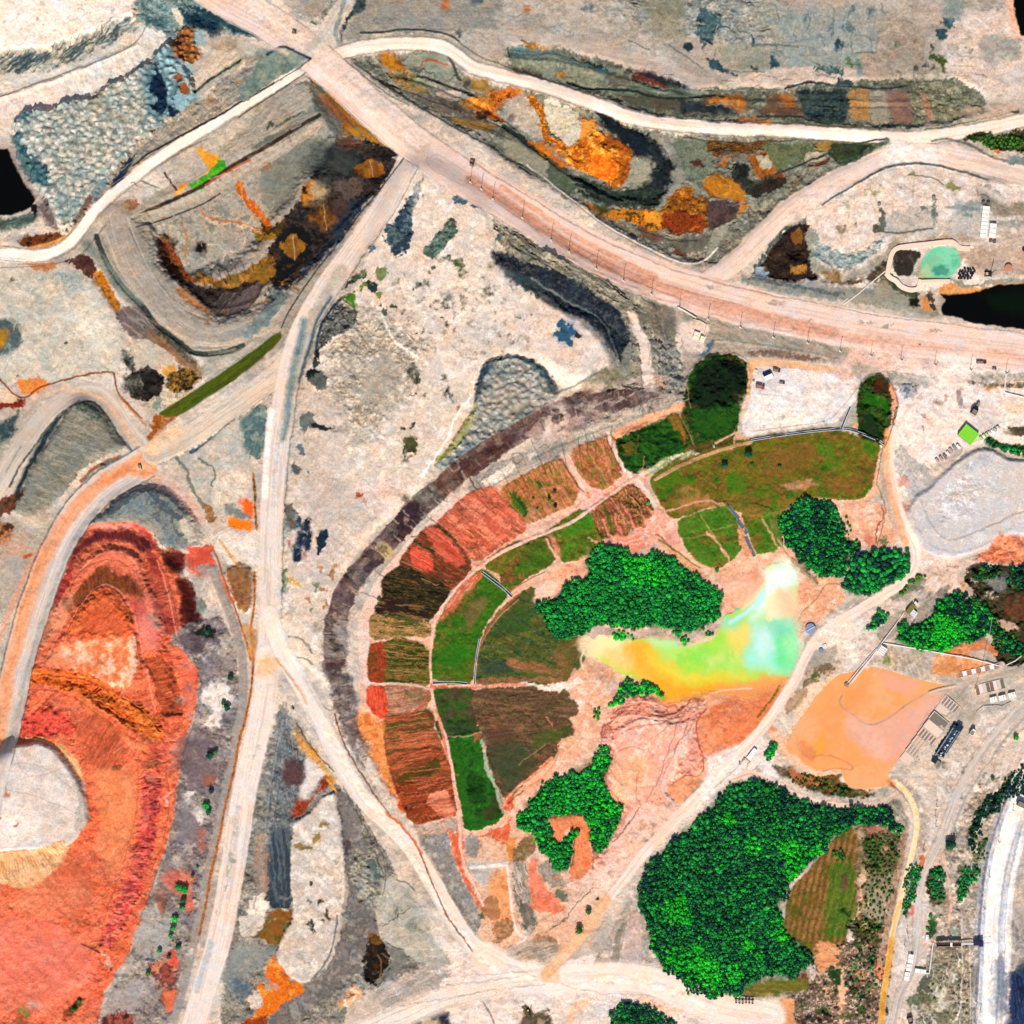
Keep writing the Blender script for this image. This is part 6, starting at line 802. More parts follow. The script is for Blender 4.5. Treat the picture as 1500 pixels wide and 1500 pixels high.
# west: streak the triangular heap and fields
for k in range(60):
    x,y=random.uniform(60,165),random.uniform(600,700)
    if y<590+(abs(x-125))*.9 or y>680+(165-x)*.5: continue
    ml(random.choice(['6c7064','a8a494','5c6460']),1.2,.5,'%.0f,%.0f %.0f,%.0f'%(x,y,x+random.uniform(8,22),y+random.uniform(2,10)),j=3)
for k in range(90):
    x,y=random.uniform(5,165),random.uniform(395,550); ml(random.choice(['b0b8a8','f4e8d8','a09c8c','c8b8a4']),1.3,.5,'%.0f,%.0f %.0f,%.0f'%(x,y,x+random.uniform(-8,12),y+random.uniform(4,14)),j=6)
for k in range(60):
    x=random.uniform(160,440); y=278-(x-160)*.62+random.uniform(-22,8); ml(random.choice(['6c7064','b8b09c','54605c','a89c80']),1.4,.5,'%.0f,%.0f %.0f,%.0f'%(x,y,x+random.uniform(14,34),y-random.uniform(9,21)),j=3)
for k in range(50):
    u=random.random(); x=205+u*240; y=312-u*120+random.uniform(-40,0); ml(random.choice(['8c8474','c8bca8','6c6c64']),1.3,.5,'%.0f,%.0f %.0f,%.0f'%(x,y,x+random.uniform(12,28),y-random.uniform(6,14)),j=4)
for k in range(60):
    x,y=random.uniform(5,190),random.uniform(5,85)
    if y>70-x*.1: continue
    O(random.choice(['c8b49c','8c8470','fff6ea','a8a088']),'%.0f,%.0f,%.1f'%(x,y,random.uniform(.7,2)),o=.6,j=6)
for k in range(60):
    x=random.uniform(30,200); y=110-x*.35+random.uniform(-14,6); ml(random.choice(['2c4448','4c6468','d8d8c8']),1.4,.6,'%.0f,%.0f %.0f,%.0f'%(x,y,x+random.uniform(4,12),y-random.uniform(5,14)),j=5)
# east bank, lower middle, right strips
for k in range(90):
    y=random.uniform(950,1480); x=320-(y-950)*.12+random.uniform(-50,18); O(random.choice(['5c5058','ece4dc','7c7078','b8b0a8','6c6058']),'%.0f,%.0f,%.1f,%.1f'%(x,y,random.uniform(2,9),random.uniform(2,6)),o=.45,j=9)
for k in range(60):
    x,y=random.uniform(400,560),random.uniform(1240,1490); O(random.choice(['5c5c5c','b8b0a4','3c4c54','8c8c80','d8ccc0']),'%.0f,%.0f,%.1f,%.1f'%(x,y,random.uniform(2,6),random.uniform(1.5,4)),o=.4,j=9)
for k in range(110):
    x,y=random.uniform(1375,1480),random.uniform(1080,1380)
    if x>1500-(y-1080)*.2: continue
    O(random.choice(['8c7c6c','f4e4d4','6c7058','4c5c3c','d8b8a0','a89484']),'%.0f,%.0f,%.1f,%.1f'%(x,y,random.uniform(1,4),random.uniform(1,6)),o=.5,j=9)
for k in range(120):
    x,y=random.uniform(1200,1300),random.uniform(1215,1495)
    O(random.choice(['24481c','d8b090','5c3c2c','f4c8a0','3c5c24','8c4c34','c8a890']),'%.0f,%.0f,%.1f,%.1f'%(x if y>1390 else max(x,1262),y,random.uniform(1,4.5),random.uniform(1,6)),o=.6,j=9)
for k in range(50):
    y=random.uniform(1200,1490); x=1462-(y-1200)*.04+random.uniform(-12,14); ml(random.choice(['7c8ca0','a8b4c4','ffffff','5c6c84']),random.uniform(1,2.4),.5,'%.0f,%.0f %.0f,%.0f'%(x,y,x-3,y+random.uniform(15,40)),j=2)
for k in range(60):
    x,y=random.uniform(1215,1340),random.uniform(880,985); O(random.choice(['a89888','fbf0e6','8c8474','c8b4a4']),'%.0f,%.0f,%.1f'%(x,y,random.uniform(.8,2.4)),o=.5,j=7)
for k in range(50):
    x,y=random.uniform(1340,1500),random.uniform(820,880); O(random.choice(['5c6c44','fbe8dc','8c7464','3c4c2c']),'%.0f,%.0f,%.1f'%(x,y,random.uniform(1,3.4)),o=.5,j=8)

P('f0706c/f88c7c','214,880 236,885 240,930 228,945 214,925',sf=4,o=.6,t='f',j=5); P('f88c80/f49c84','200,905 215,900 228,930 235,950 215,950 205,930',sf=4,o=.6,t='f',j=5); P('a8a490','218,900 232,898 236,918 226,924',o=.6,t='f',j=5)
P('f8a878/fcc098','60,905 95,880 112,862 105,900 80,930 62,950',sf=5,o=.5,t='f',j=5); P('fab890/f89860','75,955 100,945 110,972 85,972 68,968',sf=5,o=.7,t='g',j=6)
P('f0844c/f89c68','150,1130 190,1120 205,1160 195,1220 170,1260 150,1240',sf=8,o=.5,t='s70')

# blocky tipped rubble along the outer bank
bp=smooth_poly(pts('955,590 900,585 850,595 815,605 780,622 740,646 700,668 660,702 625,735 590,770 555,805 525,840 505,865 494,900 490,935 492,965 498,1000 510,1050 530,1110'),False,2)
for k in range(150):
    i=random.randrange(len(bp)-1); t=random.random(); q=bp[i]*(1-t)+bp[i+1]*t; d=bp[i+1]-bp[i]; d=d/np.hypot(*d); n_=np.array([-d[1],d[0]]); q=q+n_*random.uniform(-13,13); a=random.uniform(3,9); b_=random.uniform(2.5,6)
    c=[q-d*a-n_*b_,q+d*a-n_*b_,q+d*a+n_*b_,q-d*a+n_*b_]
    P(random.choice(['6a4c40','8c7468','4a3c3c','7c7470','9c8878','5c4440','ac9888']),' '.join('%.1f,%.1f'%tuple(v) for v in c),sf=.9,j=4,o=.55,t='f',h=random.uniform(-.8,1),w=2,b=.7)
for k in range(130):
    i=random.randrange(len(bp)-1); t=random.random(); q=bp[i]*(1-t)+bp[i+1]*t; d=bp[i+1]-bp[i]; d=d/np.hypot(*d); n_=np.array([-d[1],d[0]])
    s0=random.choice([-15,15]); p0=q+n_*s0; p1=q+n_*(s0-random.uniform(4,14)*np.sign(s0)); ml(random.choice(['3c2c2c','c8b4a4','5c4a44','8c8078']),1.5,.6,'%.1f,%.1f %.1f,%.1f'%(p0[0],p0[1],p1[0],p1[1]),j=3)
# more relief: benches in the north bank and the rust zone
for s_,hh in (('740,84 830,92 905,112 960,130 1040,146 1140,150 1240,148 1340,150',2.5),('560,104 620,118 680,142 740,172 800,222 860,268 930,292 975,282 992,245 970,205 920,182 870,160',-4),('150,345 175,400 215,455 260,502 320,512 380,492',-2.5),('215,330 232,375 262,420 310,455 360,448 410,415 460,370 510,320 560,262',3),('0,145 60,126 130,100 200,66',3),('30,170 130,144 200,108 238,80',2.5),('735,335 800,372 870,405 930,450 955,520',3),('900,560 960,545 1005,560',2)):
    L(None,s_,5,h=hh,w=9,b=None,tip=None)
ml('2c3438/5c6058',2,.6,'745,104 800,116 870,136','1140,152 1240,158 1330,156','700,170 745,190 790,225','860,276 920,300 965,300')

kq=dict(j=2,t='g',sf=1)
P('a86a1e/7f4c14','519,240 540,233 557,239 562,252 542,261 522,255',**kq); P('a5681e/82501a/5c3818','450,316 474,297 495,320 474,337',**kq); P('ac7420/86581a','408,356 429,339 448,358 428,381',**kq); P('b07c22/7c5a1c','370,392 392,378 405,398 388,416 368,408',**kq); P('5c4c44/6c5a50/3c302c','490,262 520,258 532,280 506,296 486,285',**kq); P('4a3830/5c4840','478,292 500,285 512,306 492,318',**kq); P('7a5c24/9c7830','330,404 345,398 352,414 338,422',**kq)
for k in range(9): ml('1c1612',1.4,.7,'%d,%d %d,%d'%(296+k*12,402-k*3,300+k*12,420-k*4),j=2)
ml('d8d0b8',1,.5,'540,236 545,258','474,300 478,334','428,342 430,378')

# ribs and ledges down the right wall of the red pit
wp=smooth_poly(pts('228,1060 236,1110 236,1160 226,1210 214,1260 198,1310 180,1350 160,1390 135,1430'),False,2); wq=smooth_poly(pts('214,830 232,860 244,900 252,950 262,1000 262,1050 252,1090'),False,2)
for W_,N_ in ((wp,90),(wq,60)):
    for k in range(N_):
        i=random.randrange(len(W_)-1); t=random.random(); q=W_[i]*(1-t)+W_[i+1]*t; d=W_[i+1]-W_[i]; d=d/np.hypot(*d); n_=np.array([-d[1],d[0]]); u=random.uniform(-12,12); l=random.uniform(6,13)
        p0=q+n_*(u-l/2); p1=q+n_*(u+l/2)+d*random.uniform(-2,3); ml(random.choice(['8a2c20','a83c2c','f89c84','6a2018','c85440']),random.uniform(1,2.2),.6,'%.1f,%.1f %.1f,%.1f'%(p0[0],p0[1],p1[0],p1[1]),j=3,h=random.choice([-.6,.7]),w=3)
for k in range(150):
    x,y=random.uniform(5,215),random.uniform(1000,1490)
    if math.hypot(x-50,y-1190)<100 or x>250-(y-1000)*.22: continue
    a=-.5+.4*math.sin(x/40+y/60); l=random.uniform(8,22); ml(random.choice(['d85838','fba080','e06848','c04c30','ffb898']),random.uniform(1,2),.45,'%.0f,%.0f %.0f,%.0f'%(x,y,x+l*math.cos(a),y+l*math.sin(a)),j=5)
P('f88c74/f47c64/fa9c84','0,1330 80,1350 150,1400 110,1470 0,1490',sf=12,o=.5,t='g',j=8); P('f09468/f8a880','20,1300 100,1280 140,1310 90,1340 20,1330',sf=8,o=.4,t='g',j=8)
# ================================================================ roads
RD=dict(t='a',sf=1.6,j=1.2,b=.08,level=1)
# grey triangle road, west
s='0,705 18,672 42,640 62,610 85,590 108,578 130,572 150,578 166,596 180,618 195,640 208,655'
L('cdbfb0/bfb4a8/d8cabb',s,27,n='west_haul_road',**RD); L('e8b890/f0c8a0','105,573 135,575 152,586 168,605 184,628 200,655 208,660',7,t='a',sf=3,o=.8,j=2); L('eac0a0','40,590 75,575 100,566',8,t='a',sf=3,o=.6)
edge(s,15,'4c5c58/7c8478',3); L('8c9490','30,655 10,690',3,o=.6)
s='215,676 182,694 152,712 125,738 104,768 84,802 68,840 52,885 38,930 26,980 14,1035 5,1085 0,1110'
L('d8ccc2/c8bcb4/e0d4ca',s,46,n='orange_haul_road',**RD)
L('f0a06c/f4ac80/e8945c','212,672 175,690 145,708 118,735 95,768 72,800 52,845 36,895 22,945 8,1000 0,1060',20,t='a',sf=5,j=3,o=.9); L('ee8c50','205,675 178,690 150,706',9,t='f',sf=4,o=.8); P('f4a474/f8b488','190,668 208,660 225,672 232,690 215,700 190,695',t='g',sf=3); L('f0a078','0,930 20,880 50,815 90,755',8,t='a',sf=4,o=.6); L('b8bcb8/a8b0b0','150,735 118,775 95,825 72,880 52,935 36,995 22,1050 10,1095',6,t='a',sf=3,o=.7); O('e8d8b0/f4e8c8','205,685,2.5')
edge(s,-24,'a08c78/6c6c64',2,o=.8); edge(s,24,'5c6c6c/8a9490',3,o=.8)
# junction road by the canal and the long southward road
s='432,520 412,545 385,566 350,592 318,612 285,635 255,652 225,664'
L('d8c6b2/e4d2be/c8baa8',s,34,n='canal_road',**RD); P('ecc4a0/f4d0ac','225,640 255,622 270,630 250,655 225,668 210,664',t='g',sf=3,j=3); L('c0b8ac','400,545 340,585 290,620 255,645',2,t='a',o=.5); edge(s,-17,'8a9088/e8dccc',2)
s='600,232 578,275 552,318 525,355 498,392 475,425 452,462 436,500 424,545 415,590 408,635 403,680 399,730 397,780 396,830 396,880 394,930 392,975'
L('e6d4c6/eedccf/d8c8bc',s,33,n='long_haul_road',**RD); 
L('c0b4a4/b4ac9c','500,395 475,432 455,470 440,510 428,560 420,610',16,t='a',sf=5,o=.8,j=3); L('6f9094/8fa8a8/5c8088','445,470 438,510 430,550 424,580 418,620 414,640',11,t='a',sf=4,o=.85,j=3); L('2c6078/4c7c8c','484,435 468,462 458,490 450,520 444,545 438,560',5,t='a',sf=3,j=2)
L('fbeee2/f6e8da','398,600 392,640 390,680 388,730',9,t='a',sf=2,o=.9,j=1); L('d0d4d0/c0c8c8','400,740 402,700 406,660 412,620',6,t='a',sf=3,o=.6)
edge(s,-19,'3c4844/6a7068',1.5,o=.6); L('2c2c2c/4a5a58','598,222 573,256 541,296 503,344 463,397 440,428 425,452 412,480',2.2,t='f',j=1.5); L('7c8c8c/a8a8a0','440,395 462,385 480,372',3,o=.5)
s='392,960 390,1000 382,1050 372,1095 362,1140 354,1185 346,1235 339,1285 330,1335 318,1390 302,1440 285,1500'
L('e8d8cc/f0e2d8/dccabf',s,36,n='south_haul_road',**RD); L('c0c4c0/b4bcbc','350,1180 343,1240 335,1290',5,t='a',sf=2,o=.5); L('a8b8c0/b8c4c8','310,1380 300,1410 288,1450',8,t='a',sf=3,o=.7); P('f4c494/f0b880','375,965 395,958 412,970 400,990 378,990',t='g',sf=5,j=3,o=.9)
for q in '342,1203,2 341,1224,3,5 336,1249,3 340,1259,5,3 334,1278,3,9 333,1300,3,5 316,1335,2 370,1110,2,3 378,1092,1.5'.split(): O('b4b4a4/a0a494',q,o=.8)
L('7c8480/a8a49c','420,1030 402,1110 392,1180 384,1240 378,1300 372,1330',3,t='f',j=2,o=.7)
s='396,900 408,940 425,975 445,1010 465,1045 485,1085 505,1130 535,1175 570,1205 600,1235 630,1285 655,1330 680,1370 705,1400 740,1420'
L('eadace/f4e6dc/e0d0c2',s,26,n='diagonal_haul_road',**RD); L('cfd0cc/dcd8d0','408,850 412,900 420,940 440,980 455,1010',6,t='a',sf=3,o=.6); L('f8ecdf/f4e4d4','480,1070 510,1130 545,1180 590,1230 625,1290 660,1345 690,1385',10,t='a',sf=3,o=.8)
L('c8bcae/b8b0a4','445,990 470,1035 500,1085 530,1140',4,t='a',sf=2,o=.6,j=2); L('e8b070/c88c50','405,965 420,985 440,1010 450,1030',4,t='a',sf=2,o=.7)
L('8a4a20/3c2c24/c06c34','490,1045 500,1080 515,1110 530,1135 550,1165 572,1195 590,1210 608,1230 622,1265 636,1300 655,1340 675,1370 692,1392',2.2,t='f',j=2.5); L('e87840/d86830','565,1190 585,1205 605,1225 618,1250',4,t='f',j=3,o=.8); L('b0b8b4','572,1190 590,1205 600,1218',3,o=.5)
# narrow bright road, west
s='0,370 30,374 60,374 88,366 108,352 124,330 140,308 160,287 190,263 225,236 260,213 300,190 335,168 375,143 410,122 440,104 468,88'
L('fdf0e4/fbe8da/fff6ee',s,14,n='white_road',**dict(RD,sf=1.2)); L('fdf0e4','0,380 40,384 70,380',6,sf=1.5,o=.9); L('f6e2d0','440,102 478,84',20,sf=3,o=.8)
edge(s,10,'a89c8c/7c7468',1.6,o=.8); edge(s,-10,'b09c88/7c7060',2,o=.8); L('15181c/2c343c','402,122 380,134 350,152 325,168 300,180 275,193 250,207 235,216 220,222 205,235 195,243',3,t='f',j=1.5); L('2c343c/5c5c54','470,92 440,112 405,136 370,158 350,172',2,t='f',j=1.2,o=.9); L('3a302c','192,268 196,266 200,272',1.2,j=0); L('6a7c68/8a9a80','205,265 218,270 232,276',2.5,t='f',j=2); L('2c2c28/6a6458','0,392 40,392 90,385 120,375 140,350 155,330',1.6,j=1,o=.6)
# bright road to the north-east
s='485,86 505,74 535,67 570,63 610,62 645,66 668,78 685,94 710,104 750,113 800,126 845,142 890,160 935,174 985,182 1040,187 1100,189 1160,191 1220,196 1280,201 1340,203 1395,196 1450,187 1500,176'
L('fbe6d4/fdf0e4/f4d8c4',s,17,n='north_road',**RD); edge(s,10.5,'8a7c6c/54544a',1.4,o=.7); edge(s,-10.5,'8a7c6c/5c5c50',1.4,o=.6)
s='1500,255 1450,243 1405,232 1360,224 1320,226 1280,238 1240,256 1205,275 1170,295 1140,320 1112,350 1085,375 1062,395 1040,410'
L('e8d2c4/f0ddd0/dcc6b8',s,30,n='branch_road',**RD); P('f0dccc/f8e8dc','1310,205 1345,208 1365,215 1390,228 1340,240 1290,245 1290,225',t='g',sf=3); L('fbe8da','1480,300 1440,275 1400,260',8,sf=4,o=.5); P('f4dccb/ecd2c0','1180,280 1240,262 1230,282 1190,310 1160,330 1140,330',t='g',sf=4,o=.8)
L('3c5058/66787a','1204,301 1225,287 1250,272 1275,257 1300,245 1325,240 1352,239 1380,245 1410,252 1445,264',3.4,t='f',j=1.5,h=1.5,w=3,taper=.3); L('5f7478/8a9488','1440,262 1455,262 1480,275',2,o=.5)
L('2c4038/54685c/1c2c28','1090,278 1120,262 1155,248 1195,232 1225,220 1250,210 1298,204',3.2,t='f',j=2); L('4c6450/7c8868','1235,240 1262,228 1285,214 1300,208',7,t='f',j=3); L('3f4c44/7c7c6c','1365,205 1390,202 1420,212 1440,225 1465,235 1500,240',4,t='f',j=3,o=.8)
P('1f2c14/3c4c1c/5a5a24/2c3a18','1415,200 1440,196 1475,192 1500,190 1500,222 1470,225 1450,218 1435,210 1412,208',t='g',j=6,b=1.8); P('7c8c90/8c9c9c','1478,228 1500,225 1500,246 1480,244',t='g'); O('c87c34','1459,222,4,3')
# the great haul road
s='255,-60 300,-20 345,8 385,28 425,55 468,90 510,128 550,165 592,200 640,236 690,268 735,296 780,324 825,350 870,376 915,396 965,416 1015,432 1065,446 1120,458 1180,470 1240,482 1300,491 1360,499 1420,506 1500,516'
L('e8ccbe/f0d8cb/e0c0b0',s,50,n='great_haul_road',**RD)
L('e8ccbe/f0d8cb/e0c0b0','640,236 735,290 870,372 1015,430 1180,470 1360,499 1500,516',58,n='great_haul_road',**dict(RD,sf=3))
L('dccab8/e8d4c2','300,-40 380,15 440,55 500,105 560,160 620,210',30,t='a',sf=9,o=.4,j=1); L('d8c8b8','515,110 570,165 620,215',2,t='a',o=.5)
P('ead6c4/e0cab6','330,0 400,0 430,20 470,60 500,85 480,100 440,78 400,48 360,28',t='s38',sf=3,o=.5)
L('d89c80/e4ac90/cc8c70','690,262 740,296 795,334 850,368 905,396 960,418 1020,438 1080,454 1150,472 1220,488',17,t='a',sf=4,o=.9,j=1); L('e8a884/d08c68','735,275 790,312 850,350 905,380 960,405',8,t='a',sf=2,o=.7,j=1); L('b87c64','700,265 760,308 820,345 880,380 940,405 1010,428 1080,446',1.3,t='a',o=.7,j=1,sf=.8)
L('e8b8a0/e0ac94','1000,440 1100,468 1200,488 1300,502 1400,514 1500,524',14,t='a',sf=5,o=.7,j=1); L('ba8470','1050,462 1150,480 1250,496 1350,508 1500,522',1,t='a',o=.5,j=1,sf=.8)
L('ddb8a8','820,372 900,412 980,442 1060,465 1140,482 1220,497',4,t='a',o=.7,j=1,sf=1.5); L('7c5448','715,290 770,326 830,362 890,394 950,420 1010,442',1.1,t='f',o=.5,j=1,sf=.7)
for q in '1137,443,16,4 1271,471,12,2 1297,475,9,2 1370,486,12,2.5 1195,484,8,2 1045,420,10,4 1185,470,6,1.5'.split(): O('a09890/b8aca0',q,j=4,o=.7)
O('4c4c44','431,48,2.5,1 693,236,3,1 691,241,3,1 1346,505,2.5,1'); P('f0c4b4/f8d4c4','1250,508 1310,510 1340,518 1400,540 1380,552 1300,540 1250,530 1240,560 1215,560 1235,530',t='g',sf=4,j=3,o=.8); P('f2dccf/f8e6da','1370,518 1440,525 1420,545 1400,570 1370,575 1375,545',t='g',sf=4,j=3)
edge(s,26,'f8ecdc/c8b8a4',1.5,o=.7); edge(s,-27,'5c5c50/9a8c7c',1.6,o=.6)
L('dcd0c0/c8bcac','510,0 495,20 482,40 468,62 455,75',17,t='a',sf=4,j=4,b=.3,n='side_track'); L('6c8484/94a49c','505,0 498,22 490,48 498,65',6,t='f',j=3,o=.8); L('8a8c78','475,20 485,8 492,0',4,t='f',j=5,o=.7); L('2c4048/50686c','455,32 464,34',3)
P('6f8880/84988c/94a08c','372,100 395,78 415,66 430,72 455,85 430,102 400,122 380,130 355,150 350,135',t='g',j=4); L('1f3c48/3c5860','392,80 412,66 430,74 455,86',4,t='f',j=2); L('26343c','455,86 430,105 405,122',1.5)
L('f2d8c0/e8d0b8','370,60 400,70 420,78',7,t='a',sf=3,o=.6)
L('f2e0d2/fae8dc/e8d4c6','712,1402 745,1424 790,1436 850,1432 920,1428 980,1445 1040,1474 1100,1484 1128,1488',44,n='junction_road',**dict(RD,sf=6)); L('ecdccf/f6e8dc/dcccbe','800,1432 740,1440 690,1450 630,1470 560,1500',34,**dict(RD,sf=7)); L('f8e8dc','700,1400 740,1425 800,1440 860,1436 930,1434 990,1452 1050,1478',10,t='a',sf=4,o=.8)
for q in ('600,1450 680,1440 760,1430','560,1475 640,1465 720,1450 800,1440','620,1425 700,1430 770,1420','740,1410 840,1450 960,1460','520,1490 600,1455 660,1420'): L('c0b4a6/a8a094',q,1.6,t='f',o=.6,j=4,sf=.8)
# red dam road, white road to the south-west, service roads
s='795,1428 822,1402 848,1375 872,1342 898,1308 924,1275 950,1242 975,1215 1000,1188 1028,1160 1052,1135 1078,1108 1105,1080 1128,1052 1148,1022 1165,995 1178,965 1195,935 1225,912 1262,892 1295,872 1325,852 1342,830 1343,805 1330,780 1318,752 1310,720 1303,690 1302,660 1308,630'
L('f6dccc/fbe8da/f0ccb8',s,15,n='dam_road',**RD); L('f0b488/f4c090','800,1428 822,1402 845,1375 865,1350 885,1320',20,t='a',sf=4,o=.9); L('f0ac60/f4b870','800,1424 808,1422 820,1432 812,1436',7,t='f',sf=5,o=.7); L('f4b07c/f8c090/f0a468','1300,630 1298,665 1300,700 1308,735 1318,765 1328,795',9,t='a',sf=3,o=.9); L('fbe8dc','1020,1165 1075,1112',8,sf=3,o=.6); L('b0782c/7c5c20/c88c3c','1110,1050 1122,1035 1135,1018 1142,1005',4,t='f',j=0,sf=.8); L('8c7c60','1040,1160 1075,1128 1095,1105',1.2,o=.6,j=1)
P('f4dccb/fbe6d8','1200,925 1230,910 1260,915 1262,930 1225,950 1205,950 1190,950',t='g',sf=3); L('6c3c20','1298,640 1290,668 1286,695 1284,712 1292,730 1297,750 1294,775 1286,800',1.4,j=4,o=.8); L('8a5030','1312,600 1308,620 1302,640 1296,655',1.4,j=2)
s='1075,1142 1100,1130 1125,1140 1150,1155 1175,1168 1210,1178 1250,1180 1290,1178 1315,1160 1335,1165'
L('f0d0bc/f4dccb/e0bca8',s,8,t='a',j=2,b=.2,n='service_track'); L('7c6450','1130,1145 1160,1163 1200,1178',1.2,o=.5)
s='1500,925 1470,935 1440,945 1410,952 1380,962 1345,968'
L('c8b8a8/b0a494','1500,980 1465,990 1430,998 1395,1006 1365,1015',9,t='a',sf=2,j=1,b=.2,n='plant_road'); L('b8c0ac','1500,988 1450,1000 1415,1010',3,o=.6)
s='1500,1035 1485,1048 1462,1072 1440,1100 1418,1132 1400,1165 1388,1200 1375,1235 1362,1262 1350,1288 1344,1320 1345,1360 1344,1400 1335,1430 1318,1455 1310,1500'
L('cfc4bc/dcd2ca/bcb4ac',s,11,n='plant_road',**RD); L('a8aca8/9aa09c','1500,1052 1478,1075 1455,1108 1430,1140 1412,1172 1398,1205 1385,1240',3,t='a',o=.8); edge(s,8,'8c8c80',1.5,o=.5)
s='1500,1160 1480,1210 1466,1260 1458,1310 1455,1360 1454,1410 1452,1450 1450,1500'
L('f6eee6/fffaf4/e4dcd6',s,28,n='east_haul_road',**RD); L('f4ece4/dcd0c4','1500,1110 1480,1150 1465,1190 1452,1230 1444,1275 1438,1320 1434,1370 1433,1420 1432,1500',5,t='a',sf=1.2,j=1,n='east_haul_road'); L('fcf8f4/e8e0dc','1500,1190 1488,1240 1476,1300 1470,1350 1472,1400 1470,1500',14,t='a',sf=3)
L('8c98a8/a4acb8/c8ccd4','1500,1195 1480,1250 1468,1310 1462,1380 1464,1440 1460,1500',9,t='a',sf=4,o=.8,j=3); P('5c6c84/7c8c9c','1458,1420 1475,1425 1476,1480 1462,1490',t='s88',o=.7,sf=3,j=3); P('d8d4d0','1400,1500',o=0) if False else None
edge(s,-16,'a8a098/8c8c84',1.3,o=.6)
for off,c,wd in ((-24,'fbf6f0/e8dcd4',3),(-31,'b0a49c/c8bcb0',2),(16,'e8ecf4/a4b0c0',5),(21,'44587c/7888a0',4),(26,'c8ccd4/8c98ac',3),(9,'ffffff/e8e4e0',3),(-5,'ffffff/f0ece8',3),(-12,'c0c4cc/e0dcd8',2)): edge(s,off,c,wd,j=1.5,o=.8,sf=1.2)
P('243c6c/3c5480/1c2c50','1478,1420 1500,1370 1500,1500 1470,1500 1474,1455',t='s86',j=4,sf=2); P('6c7c94/8c98a8','1455,1400 1470,1395 1472,1450 1462,1490 1452,1480',t='s88',j=4,o=.7,sf=2)
ml('f4ece4/c8bcb0',2,.7,'1500,1075 1470,1130 1440,1190 1425,1250 1415,1310','1420,1380 1422,1440 1420,1500','1408,1340 1410,1420 1405,1500','1400,1140 1385,1180','1495,1095 1478,1130')
for k in range(90):
    x,y=random.uniform(1350,1432),random.uniform(1385,1498); ml(random.choice(['fbf0e6','8c7c6c','6c7058','d8c0ac']),random.uniform(1,2.4),.6,'%.0f,%.0f %.0f,%.0f'%(x,y,x+random.uniform(-4,4),y+random.uniform(5,16)),j=6)
# yellow channel and its banks
L('b8a898/d0bcac','1312,1145 1332,1160 1345,1180 1352,1210 1348,1240',20,t='f',sf=2,j=2,b=.4); L('a07c60/c0a088','1325,1212 1322,1245 1315,1285 1305,1330 1295,1375 1290,1410',9,t='f',sf=1.5,j=2)
P('e8dcc8/f0e8dc','1348,1180 1352,1188 1345,1190',j=0)
s='1312,1147 1322,1155 1332,1168 1340,1185 1343,1205 1340,1230 1334,1258 1327,1285 1320,1312 1313,1340 1306,1372 1302,1400 1296,1440 1290,1500'
water_l=dict(t='f',j=.8,sf=1,b=0,h=-1,w=3)
L('f8dca8/fce8c8/f4cc80',s,8.5,n='yellow_channel',**water_l); L('e8a840/f0b850/d89430','1306,1375 1302,1405 1296,1440 1290,1500',8,t='f',j=.8,sf=1); L('e8b858','1318,1320 1310,1350 1306,1375',5,t='f',sf=2,o=.7); P('e07828/c86420','1300,1142 1312,1145 1310,1154 1302,1152',t='f')
# dam crest lines (low drains and tracks between the plots)
for s,wd in (('948,690 905,716 868,742 838,766 805,778 770,792 735,808 712,822 700,832',5),('700,832 680,850 660,872 645,892 636,915 632,945 631,975 632,1002',3.6),('632,1005 636,1030 645,1058 655,1085 660,1115 665,1150 672,1185 674,1215 675,1245 685,1275 700,1305 708,1325',4)):
    L('f4c4ac/f8d4c0/e8a88c',s,wd,t='f',j=1.5,sf=1,n='berm_track',h=.8,w=3)
L('e86040/d85838','632,1002 626,1022 612,1038 590,1048 570,1058 555,1048',2.5,t='f',j=3); L('e07850/e89070','640,1040 650,1080 655,1110',4,t='f',j=2,o=.8)
L('f4ccb0/e8b89c','548,1003 580,1001 615,1003 632,1010',3.5,t='f',j=2); L('e8805c/f4b498','634,1006 665,1004 695,1006 740,1002 770,1003',4.5,t='f',j=1.5); L('c86848/b05838','760,870 745,884 725,905 708,930 700,952 697,985',1.8,t='f',j=1); L('e09c80','758,878 742,892 722,912 705,942',1.6,j=2,o=.7)
L('f4b8a0/f8c8b4','745,872 762,858 780,848 798,840',1.6,j=1); L('8a4428','744,870 762,856 780,845 798,838',1.2,j=1); L('f49880/f4a890','808,1010 812,1012',1)
L('e8a080/f0b090','955,748 968,752 990,745 1015,738 1040,732 1062,738',2.6,t='f',j=4); L('f4c0a0','975,748 992,760 1000,775 1010,800',1.6,o=0)
L('e08860/f0a888','735,1180 748,1162 762,1148 785,1132 800,1120 808,1110',4,t='f',j=2); L('3c2c20','744,1176 756,1166 766,1158',1.2); L('f4bc9c/e8a888','800,790 812,810 820,820',3,j=3)
L('d8b088/a08060','1140,790 1148,805 1160,820 1185,845 1198,858',2.5,t='f',j=1)
# ================================================================ shape of the ground
ero=fbm(GX,GY,9,501,3,.6); big=fbm(GX,GY,26,521,4,.6)
WM_=np.zeros((NY,NX),bool)
for _k in ('pit_lake','dark_pond','cutting_lake','process_pond','canal','tailings_pond','settling_pond'):
    WM_|=MSK[_k]
HT+=RUG*(big*5.5+ero*1.5*(0.4+1.6*np.clip(NM+.35,0,1)))
HT+=RUG*NS*.35
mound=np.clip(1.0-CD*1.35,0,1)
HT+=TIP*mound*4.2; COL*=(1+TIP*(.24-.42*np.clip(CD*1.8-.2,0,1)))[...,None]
_cw=COL[WM_].copy()
